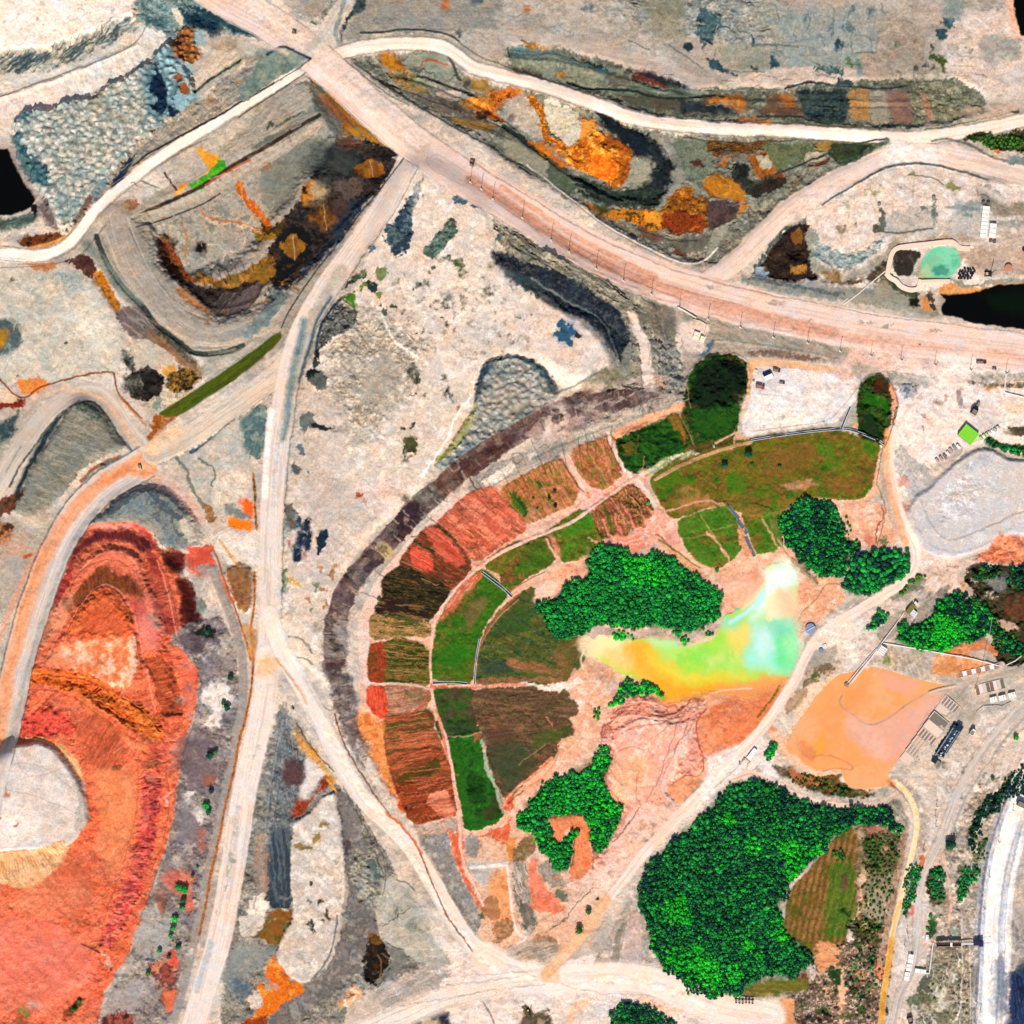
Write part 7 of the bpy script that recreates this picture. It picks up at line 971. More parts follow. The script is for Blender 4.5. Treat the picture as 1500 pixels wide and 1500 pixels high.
# veins, scrapes and dusting of the spoil
rg=np.clip(RUG*1.25,0,1)
rid=1-np.abs(fbm(GX+4*WX,GY+4*WY,10,611,4,.75))*8; rid=np.clip(rid,0,1)**1.5
rid2=1-np.abs(fbm(GX+3*WY,GY-3*WX,17,631,5,.75))*8; rid2=np.clip(rid2,0,1)**1.5
gate=np.clip(NG*3+.35,0,1)*rg; gate2=np.clip(-NM*3+.4,0,1)*rg
COL*=(1-.30*rid*gate)[...,None]*(1+.18*rid2*gate2)[...,None]
spk=np.clip((np.abs(NS)-.42)*6,0,1)*np.clip(NM*3+.5,0,1)*rg
COL*=(1-np.where(NS<0,.4,-.12)*spk)[...,None]
COL*=(1+.30*NF*np.clip(RUG+.15,0,1.3)+.30*NG*np.clip(RUG,0,1)+.20*NS*np.clip(RUG+.1,0,1))[...,None]
COL*=np.stack([1+.10*NM-.04*NL,1+.02*NL,1-.14*NM+.06*NL],-1)
# grit streaks dragged across the spoil
st_=fbm((GX*.8+GY*.6)/7+2*WX,(-GX*.6+GY*.8)+4*WY,3.4,661,3,.8); COL*=(1+.34*st_*rg*np.clip(NL*3+.5,0,1))[...,None]
st_=fbm((GX*.6-GY*.8)/7+2*WX,(GX*.8+GY*.6)+4*WY,3.4,681,3,.8); COL*=(1+.34*st_*rg*np.clip(-NL*3+.5,0,1))[...,None]
COL*=(np.clip(COL.mean(-1,keepdims=True),.02,1)/.50)**.16
COL*=np.array([1.06,.985,.945]); COL[WM_]=_cw*np.array([1.02,1,.95]); COL[...]=np.clip(COL,.002,.86)
# keep water and road sheets level
def setlevel(n,z):
    m=MSK.get(n)
    if m is not None: HT[m]=z
# ---------------------------------------------------------------- materials
def mat(name,col,rough=.9,spec=.25,metal=0,var=.12,scale=1.5):
    m=bpy.data.materials.new(name); m.use_nodes=True; t=m.node_tree; b=t.nodes['Principled BSDF']
    b.inputs['Roughness'].default_value=rough; b.inputs['Specular IOR Level'].default_value=spec; b.inputs['Metallic'].default_value=metal
    tc=t.nodes.new('ShaderNodeTexCoord'); nz=t.nodes.new('ShaderNodeTexNoise'); nz.inputs['Scale'].default_value=scale; nz.inputs['Detail'].default_value=3
    t.links.new(tc.outputs['Object'],nz.inputs['Vector'])
    mx=t.nodes.new('ShaderNodeMix'); mx.data_type='RGBA'
    c=[float(v) for v in col]
    mx.inputs[6].default_value=(*[v*(1-var) for v in c],1); mx.inputs[7].default_value=(*[min(v*(1+var),.95) for v in c],1)
    t.links.new(nz.outputs['Fac'],mx.inputs[0]); t.links.new(mx.outputs[2],b.inputs['Base Color'])
    return m
_mc={}
def M(hexc,**k):
    key=hexc+str(sorted(k.items()))
    if key not in _mc: _mc[key]=mat('mat_'+hexc,alb(hexc),**k)
    return _mc[key]
def ground_mat(name,rough,bump,dist,spec=.15,coat=0):
    m=bpy.data.materials.new(name); m.use_nodes=True; t=m.node_tree; b=t.nodes['Principled BSDF']
    b.inputs['Roughness'].default_value=rough; b.inputs['Specular IOR Level'].default_value=spec
    a=t.nodes.new('ShaderNodeAttribute'); a.attribute_name='albedo'
    tc=t.nodes.new('ShaderNodeTexCoord')
    n1=t.nodes.new('ShaderNodeTexNoise'); n1.inputs['Scale'].default_value=.6; n1.inputs['Detail'].default_value=5; n1.inputs['Roughness'].default_value=.7
    n2=t.nodes.new('ShaderNodeTexNoise'); n2.inputs['Scale'].default_value=.05; n2.inputs['Detail'].default_value=6; n2.inputs['Roughness'].default_value=.65
    for n in (n1,n2): t.links.new(tc.outputs['Object'],n.inputs['Vector'])
    mr=t.nodes.new('ShaderNodeMapRange'); mr.inputs[1].default_value=.3; mr.inputs[2].default_value=.7; mr.inputs[3].default_value=1-.5*bump; mr.inputs[4].default_value=1+.36*bump
    t.links.new(n1.outputs['Fac'],mr.inputs[0])
    # slight drift of hue from patch to patch, as in mixed mine spoil
    hs=t.nodes.new('ShaderNodeMix'); hs.data_type='RGBA'; hs.inputs[6].default_value=(1.07,.99,.93,1); hs.inputs[7].default_value=(.93,1.01,1.05,1)
    m2=t.nodes.new('ShaderNodeMapRange'); m2.inputs[1].default_value=.35; m2.inputs[2].default_value=.65
    t.links.new(n2.outputs['Fac'],m2.inputs[0]); t.links.new(m2.outputs[0],hs.inputs[0])
    v=t.nodes.new('ShaderNodeVectorMath'); v.operation='MULTIPLY'; t.links.new(a.outputs['Color'],v.inputs[0]); t.links.new(hs.outputs[2],v.inputs[1])
    v2=t.nodes.new('ShaderNodeVectorMath'); v2.operation='SCALE'; t.links.new(v.outputs[0],v2.inputs[0]); t.links.new(mr.outputs[0],v2.inputs['Scale'])
    t.links.new(v2.outputs[0],b.inputs['Base Color'])
    bp=t.nodes.new('ShaderNodeBump'); bp.inputs['Strength'].default_value=min(1,bump); bp.inputs['Distance'].default_value=dist
    t.links.new(n1.outputs['Fac'],bp.inputs['Height']); t.links.new(bp.outputs[0],b.inputs['Normal'])
    return m
GM=ground_mat('mine_spoil',.95,.55,1.0); RM=ground_mat('packed_dirt',.92,.28,.3); WM=ground_mat('still_water',.2,.05,.02,spec=.25); BW=ground_mat('black_water',.25,.05,.02,spec=.08); FM=ground_mat('planted_ground',.95,.7,1.0)
def sheet(name,idx,zoff,m,label,cat,kind='structure'):
    """idx: boolean mask over grid vertices; faces whose four corners lie in it"""
    f=idx[:-1,:-1]&idx[1:,:-1]&idx[:-1,1:]&idx[1:,1:]
    yy,xx=np.nonzero(f)
    if len(yy)==0: return None
    used=np.zeros(idx.shape,bool)
    for a,b in ((0,0),(1,0),(0,1),(1,1)): used[yy+a,xx+b]=True
    ids=np.full(idx.shape,-1,np.int64); ids[used]=np.arange(used.sum())
    me=bpy.data.meshes.new(name); nv=int(used.sum()); nf=len(yy)
    co=np.empty((nv,3),np.float32); co[:,0]=GX[used]-750; co[:,1]=750-GY[used]; co[:,2]=HT[used]+zoff
    me.vertices.add(nv); me.vertices.foreach_set('co',co.ravel())
    q=np.stack([ids[yy+1,xx],ids[yy+1,xx+1],ids[yy,xx+1],ids[yy,xx]],1).astype(np.int32)
    me.loops.add(nf*4); me.loops.foreach_set('vertex_index',q.ravel())
    me.polygons.add(nf); me.polygons.foreach_set('loop_start',np.arange(0,nf*4,4,dtype=np.int32))
    me.update(calc_edges=True)
    me.polygons.foreach_set('use_smooth',np.ones(nf,bool))
    at=me.color_attributes.new('albedo','FLOAT_COLOR','POINT'); c=np.ones((nv,4),np.float32); c[:,:3]=COL[used]; at.data.foreach_set('color',c.ravel())
    me.materials.append(m)
    o=bpy.data.objects.new(name,me); C.objects.link(o); o['kind']=kind; o['label']=label; o['category']=cat
    return o
WAT={'pit_lake':('black pit lake on the left edge of the mine','lake',-12),'dark_pond':('near-black pond below the tyre stack by the great haul road','pond',-8),'cutting_lake':('sliver of black water in the top right corner','lake',-8),
 'process_pond':('turquoise process pond inside the beige walled basin','pond',-6),'canal':('narrow olive green canal beside the curving haul road','canal',-9),'tailings_pond':('rainbow coloured tailings pond, orange, lime and mint','pond',-3),'settling_pond':('flat peach orange settling pond beside the striped drying beds','pond',-2),'yellow_channel':('pale yellow lined channel running down the lower right','channel',None)}
for k,v in WAT.items():
    if v[2] is not None: setlevel(k,LV.get(k,v[2]))
m=MSK['yellow_channel']; m2=blur(HT,6); HT[m]=m2[m]-.6
SH={'junction_road':'broad smooth pale junction at the foot of the picture','bowl_haul_road':'grey u-shaped road wrapping the rust coloured bowl','west_haul_road':'pale grey road bending round the grey triangular heap','orange_haul_road':'broad road striped orange and grey beside the red pit','canal_road':'beige road running along the green canal','long_haul_road':'long pale road curving down past the central dump','south_haul_road':'pale road between the red pit bank and the grey spoil','diagonal_haul_road':'pale road running diagonally below the terraces','white_road':'narrow bright white road above the rust bowl','north_road':'narrow cream road under the north plateau','branch_road':'wide pink-beige branch road curving to the east pad','great_haul_road':'very wide pink main haul road crossing the mine','side_track':'short pale track joining the great haul road from above','dam_road':'pink-white road along the tailings pond and the large wood','service_track':'thin pinkish track round the top of the large wood','plant_road':'grey road past the white trailers','east_haul_road':'white streaked road in the lower right corner','berm_track':'pink berm tracks between the terrace plots'}
GR={'grass_plot':('planted terrace plots in green, brown and red','plot',FM),'red_pit':('floor and benches of the salmon red pit','pit',GM),'stockpile_pad':('round white stockpile pad at the left edge','stockpile',GM),'mud_pond':('dark brown mud basin beside the turquoise pond','mud',GM),'bare_soil':('hook of bare orange soil inside the curled wood','soil',GM),'gravel_yard':('pale gravel yard with sheds north of the terraces','yard',GM),'ash_heap':('flat grey ash heap at the right edge','heap',GM),'spoil_heap_top':('cream top of the long spoil heap in the lower middle','heap',GM)}
ground=sheet('ground',np.ones((NY,NX),bool),0,GM,'open mine ground of cream and grey spoil reaching the horizon','ground')
for k,l in SH.items(): sheet(k,MSK[k],.12,RM,l,'road')
for k,(l,c,mm) in GR.items():
    if k in MSK: sheet(k,MSK[k],.12,mm,l,c)
for k,v in WAT.items(): sheet(k,MSK[k],.12,BW if k in ('pit_lake','dark_pond','cutting_lake') else WM,v[0],v[1])
def gz(x,y):
    """ground height at picture metres"""
    i=int(np.clip(np.searchsorted(ax,x),1,NX-1)); j=int(np.clip(np.searchsorted(ax,y),1,NY-1))
    fx=(x-ax[i-1])/(ax[i]-ax[i-1]); fy=(y-ax[j-1])/(ax[j]-ax[j-1])
    return float((HT[j-1,i-1]*(1-fx)+HT[j-1,i]*fx)*(1-fy)+(HT[j,i-1]*(1-fx)+HT[j,i]*fx)*fy)
def W3(x,y,dz=0): return Vector((x-750,750-y,gz(x,y)+dz))
# ================================================================ things
def tag(o,label,cat,group=None,kind=None):
    o['label']=label; o['category']=cat
    if group: o['group']=group
    if kind: o['kind']=kind
    return o
def empty(name,x,y,rot=0,dz=0,label='',cat='',group=None):
    o=bpy.data.objects.new(name,None); C.objects.link(o); o.location=W3(x,y,dz); o.rotation_euler=(0,0,R(-rot)); o.empty_display_size=2
    return tag(o,label,cat,group)
class MB:
    def __init__(s): s.v=[]; s.f=[]
    def box(s,cx,cy,z0,sx,sy,sz,rot=0,top=1.0):
        a=R(rot); n=len(s.v)
        for z,k in ((z0,1),(z0+sz,top)):
            for dx,dy in ((-.5,-.5),(.5,-.5),(.5,.5),(-.5,.5)):
                x=dx*sx*k; y=dy*sy*k; s.v.append((cx+x*math.cos(a)-y*math.sin(a),cy+x*math.sin(a)+y*math.cos(a),z))
        s.f+=[(n,n+3,n+2,n+1),(n+4,n+5,n+6,n+7)]+[(n+i,n+(i+1)%4,n+4+(i+1)%4,n+4+i) for i in range(4)]
        return s
    def gable(s,cx,cy,z0,sx,sy,h,ov=.3):
        n=len(s.v); x=sx/2+ov; y=sy/2+ov
        s.v+=[(cx-x,cy-y,z0),(cx+x,cy-y,z0),(cx+x,cy+y,z0),(cx-x,cy+y,z0),(cx-x,cy,z0+h),(cx+x,cy,z0+h)]
        s.f+=[(n,n+1,n+5,n+4),(n+2,n+3,n+4,n+5),(n,n+4,n+3),(n+1,n+2,n+5),(n,n+3,n+2,n+1)]
        return s
    def tube(s,p,q,r0,r1=None,k=8,cap=True):
        r1=r0 if r1 is None else r1; p=Vector(p); q=Vector(q); d=(q-p).normalized(); u=d.orthogonal().normalized(); w_=d.cross(u); n=len(s.v)
        for c,r in ((p,r0),(q,r1)):
            for i in range(k):
                a=2*math.pi*i/k; s.v.append(tuple(c+(u*math.cos(a)+w_*math.sin(a))*r))
        s.f+=[(n+i,n+(i+1)%k,n+k+(i+1)%k,n+k+i) for i in range(k)]
        if cap: s.f+=[tuple(n+i for i in range(k))[::-1],tuple(n+k+i for i in range(k))]
        return s
    def ring(s,c,R_,r,k=14,m=7):
        n=len(s.v)
        for i in range(k):
            a=2*math.pi*i/k
            for j in range(m):
                b=2*math.pi*j/m; rr=R_+r*math.cos(b); s.v.append((c[0]+rr*math.cos(a),c[1]+rr*math.sin(a),c[2]+r*math.sin(b)*1.3))
        for i in range(k):
            for j in range(m): s.f.append((n+i*m+j,n+((i+1)%k)*m+j,n+((i+1)%k)*m+(j+1)%m,n+i*m+(j+1)%m))
        return s
    def strip(s,P_,wd,h,base=-1.2):
        """a wall or kerb along world points P_"""
        n0=len(s.v); m=len(P_)
        for i,p in enumerate(P_):
            a=P_[max(0,i-1)]; b=P_[min(m-1,i+1)]; d=Vector((b[0]-a[0],b[1]-a[1],0)).normalized(); q=Vector((-d.y,d.x,0))*wd/2
            for z in (base,h): s.v+=[(p[0]-q.x,p[1]-q.y,p[2]+z),(p[0]+q.x,p[1]+q.y,p[2]+z)]
        for i in range(m-1):
            a=n0+i*4; b=a+4
            s.f+=[(a+2,b+2,b+3,a+3),(a,b,b+2,a+2),(a+1,a+3,b+3,b+1)]
        s.f+=[(n0,n0+2,n0+3,n0+1),(n0+(m-1)*4,n0+(m-1)*4+1,n0+(m-1)*4+3,n0+(m-1)*4+2)]
        return s
    def mesh(s,name,m,smooth=False):
        me=bpy.data.meshes.new(name); me.from_pydata(s.v,[],s.f); me.update()
        bm_=None
        if smooth: me.polygons.foreach_set('use_smooth',np.ones(len(me.polygons),bool))
        me.materials.append(m); return me
    def build(s,name,m,parent=None,smooth=False,loc=None):
        o=bpy.data.objects.new(name,s.mesh(name,m,smooth)); C.objects.link(o)
        if parent: o.parent=parent
        if loc: o.location=loc
        return o
def copy_tree(o,parent=None):
    c=o.copy(); C.objects.link(c); c.parent=parent
    for ch in list(o.children): copy_tree(ch,c)
    return c
ORD='first second third fourth fifth sixth seventh eighth ninth tenth eleventh twelfth thirteenth fourteenth fifteenth sixteenth seventeenth eighteenth nineteenth twentieth'.split()
WHITE='f6f2ea'; STEEL='8a9098'; DARK='22262c'
# ---- floodlight posts along the great haul road
def post():
    t=empty('floodlight_post',0,0); t.location=(0,0,0)
    MB().box(0,0,-.6,3.0,3.0,1.3).box(0,0,.7,2.0,2.0,.5).build('footing',M('e8e0d4'),t)
    MB().tube((0,0,1.0),(0,0,17),.42,.26).build('pole',M('2c2c2e',rough=.6),t)
    MB().tube((0,0,16.6),(.4,3.0,17.3),.32,.26).tube((0,0,16.6),(-.4,-1.8,17.0),.3,.26).build('arm',M('2c2c2e',rough=.6),t)
    l=MB().box(.45,3.3,17.1,.9,1.5,.35).build('lamp_head',M('b8bcc0',rough=.4,metal=.4),t)
    MB().box(.45,3.3,17.0,.7,1.2,.1).build('lens',M('e8ecec',rough=.15),l)
    MB().box(1.9,-1.6,-.4,1.6,1.3,2.2).build('switch_box',M('d8d4cc'),t)
    return t
PP=[(689,267),(705,277),(722,292),(765,319),(807,352),(833,369),(873,394),(913,411),(954,431),(995,449),(1037,467),(1084,479),(1132,494),(1182,502),(1230,514),(1275,521),(1319,527),(1369,534),(1421,541),(1473,546)]
p0=post(); side_='left right'.split()
for i,(x,y) in enumerate(PP):
    o=p0 if i==0 else copy_tree(p0)
    o.location=W3(x,y); o.rotation_euler=(0,0,R(-12))
    tag(o,'%s floodlight post counted from the upper left end of the great haul road'%ORD[i],'lamp post','floodlight posts along the great haul road')
# ---- slim masts in the lower right
def mast():
    t=empty('slim_mast',0,0); t.location=(0,0,0)
    MB().tube((0,0,-.5),(0,0,10),.36,.24).build('pole',M('3c3c3c',rough=.6),t)
    MB().tube((-1.6,0,8.4),(1.6,0,8.4),.24).tube((-1.3,0,7.3),(1.3,0,7.3),.2).build('crossarm',M('54504a'),t)
    MB().box(0,0,-.4,1.6,1.6,.9).build('footing',M('d8d0c4'),t)
    return t
mp=[(1371,1180,'beside the grey plant road, upper of the close pair'),(1369,1195,'beside the grey plant road, lower of the close pair'),(1462,1232,'at the upper edge of the white streaked road'),(1448,1283,'left of the white streaked road, below the first bush strip'),(1440,1329,'left of the white streaked road, halfway down'),(1328,1364,'above the three white cabins, upper one'),(1324,1384,'above the three white cabins, lower one'),(1436,1479,'at the foot of the picture left of the white streaked road'),(1345,1296,'where the grey plant road narrows'),(1483,1186,'beside the dark parked truck at the right edge'),(1370,1209,'beside the grey plant road, lowest of three'),(1352,1245,'at the top of the orange verge by the plant road')]
m0=mast()
for i,(x,y,l) in enumerate(mp):
    o=m0 if i==0 else copy_tree(m0); o.location=W3(x,y); o.rotation_euler=(0,0,R(20*i)); tag(o,'slim dark mast '+l,'mast','slim masts in the lower right')
# ---- buildings
def cabin(x,y,sx,sy,rot,label,h=3.2,roof=WHITE,wall='d4d0c8',seams=0,cat='cabin',group=None,name='site_cabin',gable=False,door=True):
    t=empty(name,x,y,rot,.1,label,cat,group)
    MB().box(0,0,-2.5,sx-.4,sy-.4,h+2.5).build('wall',M(wall),t)
    if gable: r=MB().gable(0,0,h,sx,sy,min(sx,sy)*.22).build('roof',M(roof,rough=.5),t)
    else: r=MB().box(0,0,h,sx+.3,sy+.3,.35).build('roof',M(roof,rough=.55,scale=.4),t)
    if seams:
        L_=sx if sx>=sy else sy
        for k in range(1,seams):
            u=-L_/2+L_*k/seams
            (MB().box(u,0,h+.352,.35,sy*.98,.16) if sx>=sy else MB().box(0,u,h+.352,sx*.98,.35,.16)).build('roof_seam',M('8c8880'),r)
    if door: 
        d=MB().box(sx*.1,-sy/2+.18,0,1.1,.12,2.1).build('door',M('6a747c'),t)
        MB().box(-sx*.28,-sy/2+.18,1.1,min(1.4,sx*.3),.12,.9).build('window',M('20303c',rough=.1),t)
    MB().box(sx*.22,sy*.2,h+.353,1.0,.9,.6).build('roof_unit',M('a8aaa8'),t)
    return t
cabin(1441,326,10,46,6,'long white modular cabin with eight roof seams on the east pad',seams=8)
cabin(1452.5,339,9.5,21,6,'short white cabin joined to the lower right of the long seamed cabin',seams=3)
def tank(x,y,r,h,col,label,rim=None,name='storage_tank',cat='tank',group=None):
    t=empty(name,x,y,0,0,label,cat,group)
    MB().tube((0,0,-1),(0,0,h),r,k=20).build('shell',M(col,rough=.5),t)
    MB().tube((0,0,h),(0,0,h+.3),r*1.06,r*.5,k=20).build('lid',M(rim or col,rough=.5),t)
    MB().tube((r*.5,0,h+.2),(r*.5,0,h+.8),.35,k=8).build('hatch',M('b0b0b0'),t)
    return t
for x,y,l in ((1439,298,'left of the pair at the upper end of the long white cabin'),(1446.5,299,'right of the pair at the upper end of the long white cabin'),(1450,353,'left of the pair below the short white cabin'),(1455.5,354.5,'right of the pair below the short white cabin')): tank(x,y,2.5,3,'1c1e22','black round tank, '+l,rim='6a5c54',group='black tanks by the white cabins')
tank(1287,300,2.6,2.2,'3a3230','dark ringed tank at the top of the left trench on the east pad',rim='8c847c'); tank(1367,290,2.6,2.2,'3a3230','dark ringed tank at the top of the right trench on the east pad',rim='8c847c')
tank(1475.5,393,5.2,3,'b86a4a','rust orange round tank near the right edge above the black pond',rim='c88468')
tank(1499,366,3,2.5,'302420','small dark tank cut by the right edge beside the east pad')
# pump station by the big road
cabin(1020,492,8.5,11,18,'larger cream roofed pump hut in the kidney shaped clearing',roof='f8ecc8',seams=2); cabin(1028.5,497.5,6.5,9,18,'smaller cream roofed pump hut, right one in the kidney shaped clearing',roof='f8ecc8')
def pipe(s,r,col,name,label,cat,z=1.0,sup=True,rough=.5,k=6,group=None):
    p=pts(s); t=empty(name,p[0][0],p[0][1],0,0,label,cat,group); o=t.location
    q=[]
    for i in range(len(p)-1):
        n=max(1,int(np.hypot(*(p[i+1]-p[i]))/14)); q+=[p[i]+(p[i+1]-p[i])*j/n for j in range(n)]
    q.append(p[-1]); zz=[gz(*v) for v in q]; zz=[max(zz[max(0,i-1):i+2])+z for i in range(len(zz))]
    w_=[Vector((v[0]-750,750-v[1],a))-o for v,a in zip(q,zz)]
    mb=MB()
    for a,b in zip(w_[:-1],w_[1:]): mb.tube(a,b,r,k=k)
    mb.build('pipe',M(col,rough=rough),t)
    if sup:
        s_=MB()
        for a in w_[::2]: s_.box(a.x,a.y,a.z-r-z-1.5,r*2.6,r*2.6,z+1.5+r*.3)
        s_.build('support',M('a09a90'),t)
    return t
pipe('993,450 1002,455 1012,461 1020,466',.9,'f4ecd8','conveyor','white enclosed conveyor slanting down to the two cream pump huts','conveyor',z=2)
pipe('1016,468 1026,471 1035,476 1031,492',.55,'e8dcc0','feed_pipe','cream angular feed pipe framing the two pump huts','pipe',z=1.5)
# yard shed and vehicles
def truck(x,y,rot,L_,W_,body,bed,label,cat='truck',name='parked_truck',wheels=True,group=None):
    t=empty(name,x,y,rot,0,label,cat,group); h=.55*W_
    b=MB().box(0,0,h*.5,L_,W_*.7,h*.35).build('chassis',M('2a2a2c'),t)
    MB().box(L_*.34,0,h*.85,L_*.26,W_*.9,h*1.1,top=.88).build('cab',M(body,rough=.35),t)
    MB().box(L_*.36,0,h*1.25,L_*.262,W_*.8,h*.4,top=.93).build('windscreen',M('16222c',rough=.1),t)
    bd=MB().box(-L_*.16,0,h*.9,L_*.66,W_,h*.9,top=1.08).build('bed',M(bed,rough=.6),t)
    MB().box(-L_*.16,0,h*1.81,L_*.6,W_*.86,.12*h).build('load',M('8a7c6c' if bed!=WHITE else 'dcd8d0'),bd)
    for sx in (-.34,.33):
        for sy in (-1,1): MB().tube((L_*sx,sy*W_*.38,h*.42),(L_*sx,sy*W_*.55,h*.42),h*.48,k=14).build('wheel',M('161618'),t)
    return t
t=cabin(1124,550,12,11,-25,'shed with one white and one blue roof slope in the gravel yard',roof='f4f0ea',gable=False,door=True,name='yard_shed',cat='shed')
for ch in list(t.children):
    if ch.name.startswith('roof') : bpy.data.objects.remove(ch)
def slope(sg,m): 
    b=MB(); n=0; b.v=[(-6.3,0,5.6),(6.3,0,5.6),(6.3,sg*6,3.1),(-6.3,sg*6,3.1),(-6.3,0,5.3),(6.3,0,5.3),(6.3,sg*6,2.8),(-6.3,sg*6,2.8)]
    b.f=[(0,1,2,3),(7,6,5,4),(3,2,6,7),(0,3,7,4),(1,5,6,2),(0,4,5,1)]; return b.build('roof_slope',m,t)
slope(1,M('1c3450',rough=.4)); slope(-1,M('f6f2ec',rough=.5))
truck(1113,567,12,13,5,'c04848','c05050','red truck parked below the shed in the gravel yard'); truck(1137,543,14,11,3.6,'8c3028','a84038','long rust red truck parked right of the shed in the gravel yard'); truck(1145,561,8,8,3,'2c2c2c','5c5850','small black truck below and right of the yard shed')
tank(1107.5,543,2,1.6,'24282c','small black ring tank in the upper left corner of the gravel yard',rim='d8d4cc'); tank(1103.5,558,1.6,1.5,'5c5850','tiny dark tank at the left edge of the gravel yard',rim='8c8880')
truck(1045,654,70,4.6,2.3,'f4f4f6','f4f4f6','small white car parked on the track above the meadow terrace',cat='car',name='parked_car')
# green roofed building
t=cabin(1418,636.5,24,20,38,'building with a bright lime green striped roof',h=6,roof='86e020',wall='3a4c2c',seams=8,name='green_roof_building',cat='building')
huts=[(1373,675),(1378.5,672),(1384,669),(1389,664.5),(1393,660),(1398,656.5),(1404,654.5)]
for i,(x,y) in enumerate(huts): cabin(x,y,3.4,7.5,-38+(i%3)*3,['pink','grey-pink','brown','white','dusty pink','grey','white'][i]+' roofed hut, %s from left in the row below the lime green roof'%ORD[i],h=2.6,roof=['c8a8a4','b0a09c','8c6c64','ece4de','c49c98','a09c98','f4f0ea'][i],group='row of site huts below the lime green roof',name='site_hut',cat='hut')
for i in range(7):
    x=1437+i*4.1; y=642-i*2.45
    cabin(x,y,3.3,5.6,-32,['lime','white','pale green','cream','white','grey','cream'][i]+' container, %s from the lime green roof in the slanting row'%ORD[i],h=2.4,roof=['b0dc50','f4f4e8','c8e08c','ece8c8','f8f8f0','b8b8a8','e8e0c8'][i],group='row of containers right of the lime green roof',name='container',cat='container',door=False)
truck(1427,602,-60,10,7.5,'14203c','1c2c50','dark navy dump truck on the pale pad above the lime green roof'); truck(1432,593,-60,7,4,'b0a860','8c8c58','small olive yellow digger carrier just above the navy dump truck',cat='digger',name='digger')
truck(1437,531,3,15,3.4,'6c241c','8c3428','long dark red lorry at the lower edge of the great haul road'); truck(1456,540,0,6,2.6,'2c2c2c','3c3c3c','tiny black van on the shoulder right of the dark red lorry',cat='van')
# haul trucks
truck(431,47,12,6,3.4,'3c3c34','4c4840','dark haul truck on the great haul road near its upper left end',cat='truck',name='haul_truck'); truck(692,236,10,7,2.8,'4c3c34','5c4438','upper of two dark haul trucks side by side on the great haul road',name='haul_truck'); truck(691,241.5,10,6,2.6,'4c3c34','5c4438','lower of two dark haul trucks side by side on the great haul road',name='haul_truck')
truck(205,685,70,6.5,4,'f4e8a0','f0e4c0','pale yellow truck alone on the orange haul road',name='haul_truck')
truck(1332,1493,70,10,6,'18181a','222226','black truck at the foot of the picture beside the yellow channel'); truck(1496,1178,25,16,7,'283038','384450','dark slate truck at the right edge on the white streaked road')
truck(1424,1072,-60,10,5.5,'fcf4dc','fcfaf0','white truck parked right of the dark blue plant')
# sheds beyond the small oval wood
cabin(1334,892,7,15,40,'olive brown roofed shed beside the white striped unit',roof='7c7430',wall='5c5838',name='brown_shed',cat='shed',seams=3); cabin(1338.5,898.5,8,8,40,'white roofed unit with black stripes beside the olive brown shed',roof='f0f0f0',seams=5,cat='unit'); 
cabin(1342,884,6,3.5,40,'small white framed lean-to above the olive brown shed',roof='e8e4dc',cat='lean-to',door=False)
cabin(1292,953,11,12,35,'white pump house with dark roof vents where the pale pipes meet',roof='f4ece6',seams=4,name='pump_house',cat='pump house')
# pipes
pipe('1325,897 1310,918 1293,940 1270,972 1248,1000',.7,'f4ece4','pale_pipe','longest pale pipe from the olive brown shed down to the settling pond','pipe'); pipe('1291,946 1272,968 1258,985 1244,1003',.6,'f4ece4','pale_pipe','middle pale pipe running down into the settling pond','pipe'); pipe('1284,950 1265,972 1250,990 1239,1003',.6,'f4ece4','pale_pipe','leftmost pale pipe of the three running into the settling pond','pipe')
pipe('1294,942 1330,948 1380,957 1425,965 1463,975',.7,'f8f4ee','pale_pipe','long white pipe running right from the pump house over the orange soil','pipe'); pipe('1474,974 1487,968 1500,958',.8,'f4ecdc','pale_pipe','short curved white pipe ending at the right edge','pipe')
pipe('1473,548 1471,575 1500,582',.8,'fcfaf6','pale_pipe','angled white pipe at the right edge under the great haul road','pipe'); pipe('1366,1380 1360,1425 1345,1421',.8,'f8f4ee','pale_pipe','angled white pipe beside the three stacked white cabins','pipe')
pipe('1452,905 1446,945 1437,985 1425,1022',.25,'c8c0bc','overhead_cable','thin grey cable crossing the plant road','cable',z=7,sup=False); pipe('1326,1365 1330,1380 1332,1400',.25,'f0ece6','overhead_cable','thin white line above the three white cabins','cable',z=4,sup=False)
tank(1240,1003,3.2,1.8,'4c4440','dark pump barrel where the pale pipes enter the settling pond',rim='8c7c70')
# floating intake and hut on the dam road
t=tank(1187,921,7.5,2.4,'4c5a7c','slate blue round thickener tank on the shore of the coloured pond',rim='8c94b0'); MB().box(0,0,2.8,14,1.2,.8,rot=30).build('walkway',M('d8d8dc'),t); MB().box(-6,-6.5,-1.2,8,7,2.4,rot=25).build('pump_deck',M('ccd0d8'),t)
t=tank(1203,953,3.6,2,'2c3448','small navy tank beside the dam road above the settling pond',rim='7c88a0'); MB().box(5,6,-1,7,6,2.2,rot=25).build('pump_deck',M('e0dcd8'),t)
# white containers, right
for x,y,l in ((1454.5,1024.5,'left'),(1467.5,1022,'middle'),(1481.5,1018,'right')): cabin(x,y,10,7.5,-14,'%s of the three white cabins in a row above the pipe rack'%l,h=3.5,group='three white cabins in a row',seams=3)
pipe('1431,1042 1440,1034 1468,1034 1480,1028',.45,'b8b8b8','pipe_rack','thin grey pipe rack under the three white cabins','rack')
